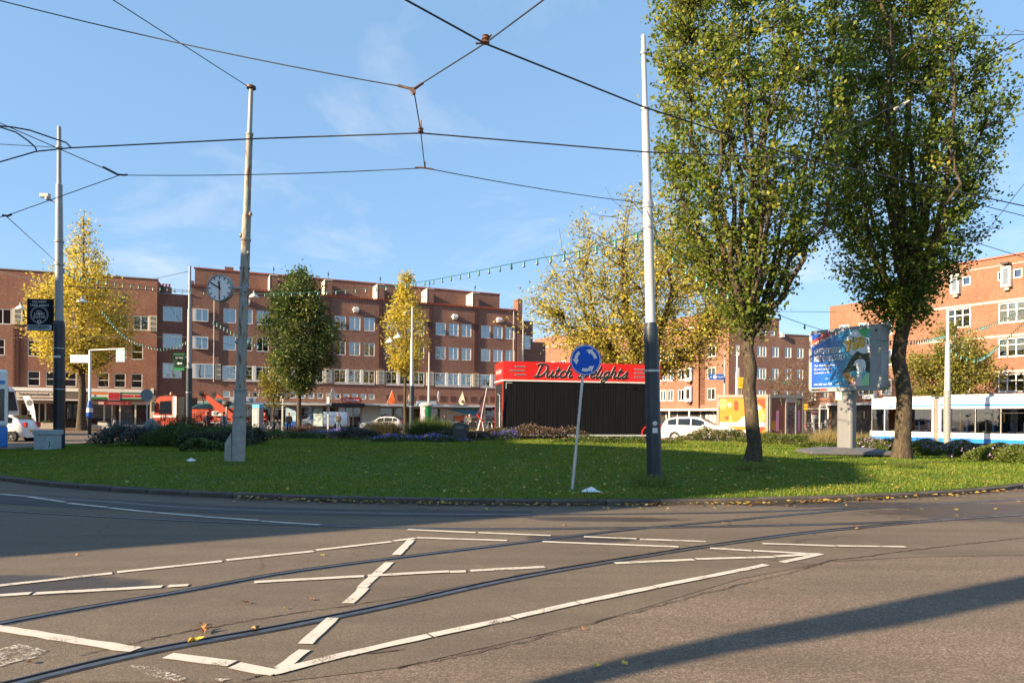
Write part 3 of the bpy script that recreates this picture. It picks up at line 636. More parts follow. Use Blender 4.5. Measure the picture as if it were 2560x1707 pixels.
# --- building with the tobacconist (left)
FA = Fac(-49.3, 65.5, -36.6, 70.0)
A = thing('brick_apartment_building', 'long dark red brick block behind the yellow tree, cream relief panels and tobacconist shop below', 'building', FA.o, FA.ang)
r3 = [(-1.25, 2.1, 'v3')] + [(u, 1.39, 'v2') for u in (2.2, 4.0, 5.8, 7.6, 9.47, 11.29)]
r2 = [(u, 1.06, 'sash') for u in (-.72, 2.2, 3.72, 5.25, 8.15, 9.65, 11.14)]; r1 = [(u, 1.03, 'sash') for u in (-.72, 2.21, 3.71, 5.3, 8.15, 9.62, 11.13)]
ext = [(-4.5, 1.39, 'v2'), (-6.5, 1.39, 'v2')]
holesA = [(u, 10.06, u + w, 11.56) for u, w, s in r3 + ext] + [(u, 7.06, u + w, 8.65) for u, w, s in r2 + ext] + [(u, 4.16, u + w, 5.64) for u, w, s in r1 + ext] + [(9.83, 12.89, 10.52, 13.55)]
wall(A, -10, 13.45, 3.5, 15.36, holesA, 12, BR_A); interior(A, -9.9, 13.3, 3.6, 14)
for u, w, s in r3 + ext: window(A, u, 10.06, w, 1.5, s, curtain=rcurt())
for u, w, s in r2: window(A, u, 7.06, w, 1.59, s, curtain=rcurt())
for u, w, s in r1: window(A, u, 4.16, w, 1.48, s, curtain=('blind', rng.choice((.35, .95))) )
window(A, 9.83, 12.89, .69, .66, 'sq')
ornament(A, .93, 10.1, .85, 1.55); ornament(A, 12.7, 10.0, .75, 1.6); rib(A, 1.27, 4.1, 9.9); ornament(A, -2.2, 10.1, .85, 1.55)
MB().box(-10, -.08, 15.36, 13.52, .5, 15.45).build('coping', pm('lead_coping', (.3, .28, .27), .6), A)
MB().box(-10, -.14, 3.7, 13.2, -.004, 4.03).build('cornice', WHITE, A)
MB().box(13.0, -.2, 3.6, 13.22, -.141, 4.2).build('cornice_block', WHITE, A)
for u0, u1 in ((-10, 1.2), (5.4, 7.2)): MB().box(u0, -.1, 3.0, u1, -.006, 3.69).build('fascia', pm('brown_fascia', (.1, .075, .065), .6), A)
MB().box(-9, -1.3, 2.78, 7.2, -.002, 2.92).build('awning_box', WHITE, A)
for u0, u1 in ((-10, -9.6), (-6, -5.7), (-2.2, -1.8), (1.2, 1.55), (4.7, 5.0), (6.9, 7.3), (12.9, 13.45)): MB().box(u0, -.02, 0, u1, .5, 3.5).build('pillar', CREAM, A)
shopfront(A, -9.6, 1.2, 2.78, WHITE, door=(2,)); shopfront(A, 1.55, 4.7, 2.78, CREAM, .3, 1.1, door=(1,), lit=1); shopfront(A, 5.0, 6.9, 2.78, BLACK, .25, 1.0, False, door=(0,)); shopfront(A, 7.3, 12.9, 2.78, CREAM, .35, 1.4, lit=.5, door=(1,))
MB().box(-10, -.02, 2.785, 13.45, .5, 3.5).build('lintel', BR_A, A)
# sign boards on the facade are things of their own
def fsign(fac, name, label, cat, u0, z0, u1, z1, mat, v=-.12, th=.08, rad=0, group=None):
    r = thing(name, label, cat, fac.pt(u0, v), fac.ang, group); w, h = u1 - u0, z1 - z0
    if rad:
        P = []
        for cx, cz, a0 in ((w - rad, h - rad, 0), (rad, h - rad, 90), (rad, rad, 180), (w - rad, rad, 270)):
            for k in range(6): P.append((cx + rad * math.cos(R(a0 + 18 * k)), z0 + cz + rad * math.sin(R(a0 + 18 * k))))
        MB().prism(P, 'y', -th, 0).build('panel', mat, r)
    else: MB().box(0, -th, z0, w, 0, z1).build('panel', mat, r)
    return r
s = fsign(FA, 'shop_sign', 'long beige tobacconist fascia sign with dark lettering', 'sign', 1.3, 3.06, 5.3, 3.62, pm('beige_sign', (.46, .38, .31), .6), -.02)
put_text(TX['tabak'], s, .2, -.09, 3.36, .78, .78)
IND = [pm('saffron', (.75, .2, .03), .5), WHITE, pm('flag_green', (.02, .2, .06), .5), pm('flag_red', (.5, .01, .04), .5), BLUE]
s = fsign(FA, 'flag_fascia', 'striped fascia with an orange, white and green flag left of red screens', 'sign', 7.35, 2.98, 9.1, 3.68, WHITE, -.02)
MB().box(.002, -.095, 3.45, 1.748, -.081, 3.675).build('stripe', IND[0], s); MB().box(.002, -.095, 2.985, 1.748, -.081, 3.21).build('stripe', IND[2], s); MB().lathe([(.0, -.09), (.09, -.09), (.09, -.081)], 16, (.62, 0, 3.33), 'y').build('wheel_emblem', IND[4], s)
s = fsign(FA, 'flag_fascia', 'striped fascia with a green, white and red flag and yellow star', 'sign', 10.2, 2.98, 12.2, 3.68, WHITE, -.02)
MB().box(.002, -.095, 3.54, 1.998, -.081, 3.675).build('stripe', IND[2], s); MB().box(.002, -.095, 3.2, 1.998, -.081, 3.46).build('stripe', IND[3], s); MB().box(.002, -.095, 2.985, 1.998, -.081, 3.12).build('stripe', IND[2], s)
star = [(1.25 + (.12 if k % 2 == 0 else .05) * math.sin(k * math.pi / 5), 3.33 + (.12 if k % 2 == 0 else .05) * math.cos(k * math.pi / 5)) for k in range(10)]
MB().prism(star, 'y', -.11, -.096).build('star', YELLOW, s)
s = fsign(FA, 'menu_screen', 'pair of red illuminated menu screens in white frames', 'screen', 9.12, 2.92, 10.18, 3.72, WHITE, -.02, .12)
for u in (.04, .54): MB().box(u, -.135, 2.97, u + .46, -.121, 3.67).build('screen', pm('red_screen', (.22, .012, .012), .4, var=.9, scale=7, em=.4), s)
s = fsign(FA, 'banner', 'dark red food banner with a yellow number hanging below the striped fascia', 'banner', 8.45, 2.38, 11.4, 2.76, pm('banner_red', (.2, .018, .022), .5, var=.2), -1.28, .02)
put_text(TX['seven'], s, 2.6, -.03, 2.57, .9, .7); MB().box(.9, -.03, 2.62, 2.0, -.021, 2.66).box(.9, -.03, 2.5, 2.2, -.021, 2.54).build('print_line', pm('print_pink', (.6, .3, .25), .5), s); MB().box(.08, -.03, 2.45, .55, -.021, 2.7).build('print_block', pm('print_cream', (.65, .5, .45), .5), s)
# --- narrow recessed bay between the two long blocks, and the long block with fins
FB = Fac(-28.5, 74.0, .56, 87.0)
A2 = thing('brick_apartment_building', 'narrow recessed dark brick bay with three wide windows beside a drainpipe', 'building', FB.pt(-9.15, .5), FB.ang)
zz3 = ((11.25, 1.56), (8.38, 1.58), (5.29, 1.6)); hl = [(.6, z, 2.42, z + h_) for z, h_ in zz3]
wall(A2, 0, 3.0, 2.9, 14.05, hl, 9, BR_B); interior(A2, 0, 3, 3, 13)
for z, h_ in zz3: window(A2, .6, z, 1.82, h_, 'v3', curtain=('sides', .6) if z < 6 else None)
MB().box(0, -.06, 14.05, 3.0, .4, 14.13).build('coping', pm('lead_coping', (.3, .28, .27), .6), A2)
MB().tube([(.12, -.08, 0), (.12, -.08, 6.1)], .06, 8).build('drainpipe', GREY, A2)
MB().lathe([(.55, 13.6), (.55, 14.95), (.5, 15.05), (0, 15.05)], 18, (.8, 1.6, 0)).build('round_chimney', BR_B, A2)
for u in (.5, .8, 1.1): MB().lathe([(.09, 15.05), (.09, 15.3), (.13, 15.34), (.13, 15.4), (0, 15.4)], 10, (u, 1.6, 0)).build('chimney_pot', TILE, A2)
shopfront(A2, .05, 2.95, 2.6, CREAM, .1, 1.4, False, door=(0,)); MB().box(0, 0, 2.61, 3.0, .5, 2.9).build('lintel', BR_B, A2)
B = thing('brick_apartment_building', 'long dark brick block with rooftop fins, spikes and a white first floor window band', 'building', FB.o, FB.ang)
bays = [-3.5, 2.3, 8.2, 14.2, 20.25, 26.15]; cols = [x + d for x in bays for d in (.75, 2.42, 4.1)]
hB = []
for u in cols: hB += [(u, 11.36, u + 1.26, 12.93), (u, 8.44, u + 1.26, 10.0), (u - .06, 5.28, u + 1.3, 6.78)]
hB += [(-5.45, 11.33, -4.22, 12.66), (-5.45, 8.42, -4.22, 9.78), (-5.4, 5.31, -3.65, 6.89)]
SQ = [-2.71 + .976 * k for k in range(17)]; hB += [(u, 3.4, u + .68, 4.06) for u in SQ]
wall(B, -6.15, 31.85, 2.9, 15.0, hB, 2.4, BR_B); interior(B, -6.1, 31.7, 3, 14.5)
for u in cols:
    window(B, u, 11.36, 1.26, 1.57, 'v2', curtain=rcurt()); window(B, u, 8.44, 1.26, 1.56, 'v2', curtain=rcurt()); window(B, u - .06, 5.28, 1.36, 1.5, 'grid', y=.02)
for z in (11.33, 8.42): window(B, -5.45, z, 1.23, 1.34, 'v2', y=-.12); MB().box(-5.74, -.17, z, -5.455, .0, z + 1.34).build('white_panel', WHITE, B)
window(B, -5.4, 5.31, 1.75, 1.58, 'v2', y=-.05, curtain=('sides', .7)); MB().box(-5.76, -.1, 5.31, -5.405, 0, 6.89).build('white_panel', WHITE, B)
ornament(B, -3.55, 5.25, .58, 1.68)
for i, x in enumerate(bays):
    for a, c in ((x + .69 + 1.36, x + 2.36), (x + 2.36 + 1.36, x + 4.04)): MB().box(a + .004, -.06, 5.2, c - .004, -.003, 6.86).build('white_panel', WHITE, B)
    if i: ornament(B, x - .42, 5.2, .93, 1.62); rib(B, x + .05, 7.2, 15.0)
    MB().box(x + .72, -.09, 5.12, x + 5.35, -.003, 5.22).build('window_sill', WHITE, B)
    # stepped white ventilator box
    MB().box(x + 2.85, -.5, 13.42, x + 3.35, -.003, 13.62).box(x + 2.75, -.62, 13.62, x + 3.4, -.003, 13.82).box(x + 2.85, -.5, 13.82, x + 3.35, -.003, 14.0).build('ventilator', WHITE, B)
for u in SQ: window(B, u, 3.4, .68, .66, 'sq', fr=.06)
for k in range(12): MB().box(15.0 + k * 1.32, -.03, 3.3, 15.75 + k * 1.32, -.003, 3.98).build('blind_panel', pm('dark_brick', (.08, .034, .03), .85, var=.3), B)
MB().box(-6.2, -.1, 15.0, 31.9, .35, 15.1).build('parapet_coping', TILE, B)
q = MB()
for k in range(126): q.lathe([(.13, 0), (.13, .42)], 6, (-6 + k * .3, -.14, 15.12), 'y')
tag(q.build('ridge_tiles', TILE, B), kind='stuff')
wall(B, -5.6, 30.4, 14.95, 17.4, [], 9, BR_B, y=2.42, name='setback_wall'); MB().box(-5.7, 2.36, 17.4, 30.5, 2.9, 17.52).build('setback_coping', TILE, B)
for x in bays[1:]:
    fn = MB().box(x - .35, .02, 15.1, x + .45, 2.41, 16.85).build('fin', BR_B, B)
    MB().box(x - .4, 0, 15.1, x - .355, 2.4, 16.9).box(x - .4, -.02, 16.86, x + .5, 2.41, 16.96).build('fin_cap', pm('fin_cream', (.5, .46, .4), .7), fn); MB().tube([(x + .05, .4, 16.96), (x + .05, .4, 17.5), (x + .05, .4, 17.55), (x + .05, .4, 18.0)], [.03, .03, .09, .02], 6).build('spike', BLACK, fn)
wall(B, -6.15, -5.62, 15.0, 15.6, [], 2.4, BR_B, name='chimney_stack'); MB().box(-2.6, 2.6, 17.53, -1.7, 3.6, 17.9).build('chimney', BR_B, B)
MB().box(31.86, -.15, 0, 32.5, 1.2, 16.6).build('end_pier', BR_B, B); MB().tube([(31.3, -.1, 3), (31.3, -.1, 15)], .06, 8).build('drainpipe', STONE, B); MB().tube([(-3.66, -.1, 5), (-3.66, -.1, 14)], .05, 8).build('drainpipe', STONE, B)
MB().box(-6.15, -1.6, 2.74, 31.6, -.003, 2.92).build('canopy', WHITE, B)
BW = [(-6.15, -5.7), (-3.0, -2.7), (2.2, 2.5), (8.2, 8.5), (12.1, 14.3), (19.8, 20.1), (26.9, 27.6), (30.9, 31.85)]
for a, c in BW: MB().box(a, -.02, 0, c, .5, 2.73).build('pillar', CREAM, B)
for (a, c), (d, e) in zip(BW[:-1], BW[1:]): shopfront(B, c, d, 2.7, [BLACK, WHITE, CREAM][int(c) % 3], .45, 1.9, lit=.6, door=(1,))
MB().box(-6.15, -.015, 2.735, 31.85, .5, 2.9).build('lintel', BR_B, B)
s = fsign(FB, 'shop_sign', 'red pill shaped drugstore sign with white lettering above the black shopfront', 'sign', 9.45, 2.95, 11.75, 3.6, RED, -1.62, .12, .32)
put_text(TX['kruid'], s, 1.32, -.13, 3.27, .78, .85); MB().lathe([(.2, -.14), (.2, -.121), (.13, -.121), (.13, -.14), (.2, -.14)], 20, (.38, 0, 3.27), 'y').build('ring_emblem', WHITE, s)
MB().box(8.4, -1.66, 2.45, 12.1, -1.61, 2.935).build('black_fascia', BLACK, B)
s = fsign(FB, 'shop_sign', 'white outlet fascia sign with blue letters behind the clock mast', 'sign', -2.1, 2.78, .45, 3.4, WHITE, -1.62, .1)
put_text(TX['eg'], s, 2.05, -.11, 3.2, .8, .8); put_text(TX['outlet'], s, 1.3, -.11, 2.92, .85, .75)
for k in range(4): MB().lathe([(0, -.115), (.06, -.115), (.06, -.101)], 10, (.85 + .16 * (k % 3), 0, 3.2 + .14 * (k // 3)), 'y').build('dot', BLUE, s)
s = fsign(FB, 'shop_sign', 'pale blue supermarket fascia letters beside the dark lamp post', 'sign', 18.2, 2.75, 20.6, 3.3, pm('pale_sign', (.5, .62, .75), .5), -1.62, .08); put_text(TX['nd'], s, 1.2, -.09, 3.02, .9, .8)
FLAGM = {'o': ORANGE, 'b': pm('flag_beige', (.6, .5, .38), .7, var=.3, scale=4)}
for u, k, lb in ((14.6, 'o', 'orange triangular banner flag on a pole over the canopy'), (16.8, 'b', 'beige hanging flag on a slanting pole left of the lamp post'), (23.2, 'b', 'beige printed flag on a slanting pole right of the round disc')):
    r = thing('flag', lb, 'flag', FB.pt(u, -1.66), FB.ang, None); MB().tube([(0, 0, 2.8), (.55, -.5, 4.5)], .025, 6).build('flag_pole', WHITE, r)
    q = MB(); q.add([(.53, -.48, 4.45), (.3, -.29, 3.6), (.15, -.14, 2.95), (.62, -.4, 2.9), (.9, -.46, 3.15), (.75, -.5, 3.7)], [(0, 1, 5), (1, 4, 5), (1, 2, 3, 4)]); o = q.build('cloth', FLAGM[k], r); o.modifiers.new('s', 'SOLIDIFY').thickness = .012
    if k == 'b': MB().lathe([(0, -.02), (.16, -.02), (.16, .02), (0, .02)], 10, (.55, -.44, 3.3), 'y').build('print', pm('brown_print', (.2, .1, .05), .6), r)
for u, lb in ((8.5, 'white oval disc emblem on a bracket left of the red pill sign'), (20.9, 'white oval disc emblem on a bracket near the slanting beige flag')):
    r = thing('disc_sign', lb, 'sign', FB.pt(u, -1.7), FB.ang + R(62)); MB().lathe([(.0, -.05), (.55, -.05), (.6, 0), (.55, .05), (0, .05)], 24, (0, 0, 3.95), 'y').build('disc', WHITE, r)
    MB().lathe([(.42, -.056), (.46, -.06), (.5, -.056)], 24, (0, 0, 3.95), 'y').lathe([(0, -.06), (.2, -.06), (.2, -.05)], 12, (0, 0, 3.95), 'y').build('ring', GREY, r); MB().tube([(.1, .1, 2.9), (.1, .1, 4.0)], .03, 6).build('bracket', GREY, r)
q = MB().box(21.6, -.05, .35, 27.0, -.02, 2.45).build('window_print', pm('print_cream2', (.55, .45, .33), .5), B)
MB().prism([(22.4, 2.44), (27.0, 2.44), (27.0, 1.5), (24.6, 1.9)], 'y', -.075, -.055).build('print_shape', pm('print_blue', (.05, .25, .45), .5), q); MB().prism([(23.4, 1.3), (24.6, 1.75), (25.4, 1.2), (26.6, 1.4), (26.2, .4), (24, .4)], 'y', -.09, -.078).build('print_shape', pm('print_brown', (.25, .1, .06), .5, var=.5, scale=3), q)
MB().box(23.4, -.3, 1.0, 25.3, -.14, 1.6).build('crate_display', ORANGE, q)
# far end wing of the long block
FB2 = Fac(*FB.pt(32.5, 1.5)[:2], *FB.pt(36, 1.5)[:2])
B2 = thing('brick_apartment_building', 'low brick end wing with white casements behind the thin flagpole', 'building', FB2.o, FB2.ang)
h2 = [(.3, 10.4, 2.0, 12.2), (.3, 6.9, 2.0, 8.7)]; wall(B2, 0, 2.3, 0, 14.1, h2, 8, BR_B); interior(B2, 0, 2.3, 6, 13)
for a, b_, c, d in h2: window(B2, a, b_, c - a, d - b_, 'v2', curtain=('full', 1))
wall(B2, 2.31, 4.2, 0, 11.4, [], 8, BR_B, name='low_wall')
# --- sunlit facade behind the trailer and its corner wing
FD = Fac(4.2, 122.0, 27.8, 87.4)
Dd = thing('brick_corner_building', 'sunlit orange brick corner block with white bay windows behind the trailer', 'building', FD.o, FD.ang)
rowsD = ((9.6, 1.5), (6.72, 1.52), (3.92, 1.55)); hD = []; wl = []
for u, w, st in [(2.4, 1.0, 'v2'), (4.4, 1.0, 'v2')] + [(7 + 3.0 * k, 1.5, 'v2') for k in range(7)] + [(30.05, 1.15, 'v2'), (31.45, 1.1, 'v2'), (33.4, 1.62, 'v3'), (38.45, 1.38, 'v2')]:
    for z, h_ in rowsD: hD.append((u, z, u + w, z + h_)); wl.append((u, z, w, h_, st))
wall(Dd, -6, 41.9, 0, 13.75, hD, 10, BR_D); interior(Dd, -5, 41.5, 3, 13)
for a in wl: window(Dd, *a, curtain=rcurt(), fr=.1)
MB().box(-6, -.1, 13.75, 41.95, .4, 13.88).build('coping', pm('light_coping', (.6, .58, .55), .6), Dd)
for z, h_ in rowsD:
    bx = MB().box(35.06, -.55, z - .15, 36.2, -.003, z + h_ + .3).build('bay_window', WHITE, Dd); MB().box(35.35, -.565, z + .25, 35.95, -.553, z + h_ - .05).build('pane', pm('pane_dark', (.03, .035, .03), .15, spec=.8), bx)
    MB().box(35.4, -.4, z - .5, 35.9, -.003, z - .155).build('corbel', pm('dark_brick', (.08, .034, .03), .85, var=.3), Dd)
MB().box(36.35, -.35, 2.8, 37.3, -.003, 14.3).build('pier', BR_D, Dd); rib(Dd, 37.75, 3.4, 13.2)
MB().box(20, -1.5, 2.52, 41.9, -.003, 2.78).build('canopy', WHITE, Dd)
q = MB().box(-6, 4, 13.9, 41, 9, 16.2).build('roof_storey', BR_D, Dd)
for u in (29.5, 33, 36.5): MB().box(u, -1.4, 0, u + .18, -1.2, 2.5).build('canopy_post', WHITE, Dd)
MB().box(20, -.05, .0, 41.5, -.004, 2.5).build('shop_glazing', pm('shop_dark', (.045, .04, .035), .25, var=.5, scale=2), Dd)
for k in range(10): MB().box(21 + 2.05 * k, -.09, 0, 21.14 + 2.05 * k, -.052, 2.5).build('mullion', WHITE if k % 3 else CREAM, Dd)
for k in range(5): MB().box(38.3 + .6 * k, -.1, .9, 38.75 + .6 * k, -.06, 2.1).build('notice', WHITE, Dd)
FDR = Fac(27.8, 87.4, 39.8, 91.5)
DR = thing('brick_corner_building', 'brown brick wing with a raised block and small square attic windows', 'building', FDR.o, FDR.ang)
ud = [(.95, .7, 'v2'), (4.4, 1.46, 'v3'), (6.8, 1.08, 'v2'), (8.82, 1.08, 'v2'), (10.8, 1.1, 'v2'), (12.9, 1.1, 'v2'), (15.1, 1.1, 'v2'), (17.3, 1.1, 'v2'), (19.5, 1.1, 'v2')]
hR = [(u, z, u + w, z + h_) for u, w, st in ud for z, h_ in ((9.6, 1.43), (6.7, 1.47), (3.93, 1.35))]; sq = [(4.0, 12.45), (5.1, 12.45), (6.48, 12.45)]
wall(DR, 0, 2.5, 0, 13.6, hR, 10, BR_DR); wall(DR, 2.5, 7.86, 0, 14.7, hR + [(u, z, u + .72, z + .66) for u, z in sq], 10, BR_DR, name='wall'); wall(DR, 7.86, 23, 0, 12.7, hR, 10, BR_DR, name='wall'); interior(DR, .1, 22, 3, 12.6)
for u, w, st in ud:
    for z, h_ in ((9.6, 1.43), (6.7, 1.47), (3.93, 1.35)): window(DR, u, z, w, h_, st, curtain=rcurt(), fr=.1)
for u, z in sq: window(DR, u, z, .72, .66, 'v1', fr=.09)
MB().box(7.86, -.08, 12.7, 23, .4, 12.8).build('coping', pm('lead_coping', (.3, .28, .27), .6), DR); MB().box(2.5, -.08, 14.7, 7.9, .4, 14.8).build('coping', pm('lead_coping', (.3, .28, .27), .6), DR)
MB().box(8.0, -.4, 12.3, 8.45, -.003, 12.9).build('ventilator', WHITE, DR); MB().box(12, -1.6, 2.82, 23, -.003, 3.06).build('canopy', WHITE, DR)
MB().lathe([(1.05, 3.4), (1.05, 4.45), (0, 4.45)], 20, (15.7, -.2, 0)).build('round_balcony', BR_DR, DR); MB().box(14.5, -1.3, 3.26, 16.9, -.1, 3.39).build('balcony_slab', STONE, DR)
MB().box(9, -.05, 0, 22.9, -.004, 2.8).build('shop_glazing', pm('shop_dark', (.045, .04, .035), .25, var=.5, scale=2), DR)
for k in range(10): MB().box(12.2 + 1.1 * k, -.1, 0, 12.45 + 1.1 * k, -.052, 2.8).build('shop_pillar', WHITE if k % 2 else BR_D, DR)
# --- bright orange block at the right
FC = Fac(31.7, 68.0, 39.9, 55.0)
Cc = thing('brick_apartment_building', 'bright orange brick block with pale stone bands at the right edge', 'building', FC.o, FC.ang)
uc = [(10.9, 1.88), (14.82, 1.92), (18.8, 1.92)]; rowsC = ((9.42, 1.66), (6.67, 1.55), (3.85, 1.48)); hC = [(u, z, u + w, z + h_) for u, w in uc for z, h_ in rowsC]
tops = [(12.1, .64), (14.72, .44), (15.84, .62)]; hC += [(u, 12.95, u + w, 13.7) for u, w in tops]
wall(Cc, 8.5, 26, 0, 14.8, hC, 12, BR_C); interior(Cc, 8.6, 25, 3, 14)
for u, w in uc:
    for z, h_ in rowsC: window(Cc, u, z, w, h_, 'c6', curtain=rcurt(), fr=.1)
for u, w in tops: window(Cc, u, 12.95, w, .75, 'v1', fr=.08)
lowC = [(u, z, u + 1.0, z + h_) for u in (1.0, 3.0, 5.2) for z, h_ in ((9.4, 1.4), (6.6, 1.45), (3.85, 1.45))]; wall(Cc, 0, 8.49, 0, 12.8, lowC, 12, BR_C, name='wall'); interior(Cc, .1, 8.4, 3, 12.7)
for a, b_, c, d in lowC: window(Cc, a, b_, 1.0, d - b_, 'v2', curtain=rcurt(), fr=.09)
bw = MB().box(3.7, -.5, 3.5, 4.9, -.003, 4.9).build('bay_window', WHITE, Cc); MB().box(3.85, -.515, 3.9, 4.35, -.503, 4.8).box(4.4, -.515, 3.9, 4.8, -.503, 4.8).build('pane', pm('pane_dark', (.03, .035, .03), .15, spec=.8), bw)
for z in (11.14, 8.3, 5.42): MB().box(8.5, -.03, z, 26, -.003, z + .2).build('stone_band', STONE, Cc)
MB().box(8.5, -.03, 14.12, 26, -.003, 14.2).build('stone_band', STONE, Cc); MB().box(8.45, -.12, 14.8, 26, .4, 14.92).build('coping', TILE, Cc)
for u in (15.15, 11.35):
    hb = MB().box(u, -.45, 12.3, u + .66, -.003, 13.95).build('hoist_bay', WHITE, Cc); MB().box(u + .14, -.462, 12.5, u + .52, -.452, 13.8).build('pane', pm('pane_grey', (.16, .19, .22), .1, spec=.9), hb); MB().box(u + .05, -.7, 14.1, u + .6, -.003, 14.24).build('hoist_beam', BLACK, Cc); MB().box(u + .15, -.3, 12.05, u + .5, -.003, 12.29).build('corbel', STONE, Cc)
MB().box(0, -1.4, 2.9, 8.4, -.003, 3.1).build('canopy', WHITE, Cc); MB().box(.3, -.06, 0, 8.2, -.004, 2.85).build('shop_glazing', pm('shop_dark', (.045, .04, .035), .25, var=.5, scale=2), Cc)
# --- tall block out of frame on the left whose shadow lies over road and lawn
bl = [(-23.8, -3.05), (-21.3, 2.45), (-28.1, 9.45), (-57.1, 17.45), (-64, -26)]
SB = thing('brick_apartment_building', 'tall brick block left of the camera that shades road and lawn', 'building')
MB().prism(bl, 'z', 0, 15).build('wall', BR_A, SB); MB().prism(bl, 'z', 15.002, 15.12).build('coping', STONE, SB); MB().prism([(-40, 1.5), (-40, 10), (-56.5, 15.5), (-61, -8)], 'z', 15.121, 19.2).build('roof_storey', BR_A, SB)  # upper storey added so the shade reaches the left mast's sign
# pavements along the facades
PV = pm('pavement_kerb', (.3, .28, .25), .85)
def pavement(fac, u0, u1, w):
    P = [fac.pt(u0), fac.pt(u1), fac.pt(u1, -w), fac.pt(u0, -w)]; q = MB(); q.prism([(p.x, p.y) for p in P], 'z', -.1, .1)
    o = tag(q.build('pavement', PAVE), kind='structure')
pavement(FA, -14, 13.4, 6.5); pavement(FB, -9.5, 36, 6.5); pavement(FD, -6, 42, 6); pavement(FDR, -2, 26, 9); pavement(FC, -3, 26, 6)
sheet('plaza', [(-14, 40), (24, 40.5), (24, 58), (-14, 58)], .006, PAVE)
for k in range(5): paint(Vector((-34 + 5 * k, 44 + 1.2 * k, 0)), Vector((-31.5 + 5 * k, 44.6 + 1.2 * k, 0)), .15, PAINT, .0135)
paint(Vector((-40, 31, 0)), Vector((-18, 38, 0)), .12, PAINT, .0139)
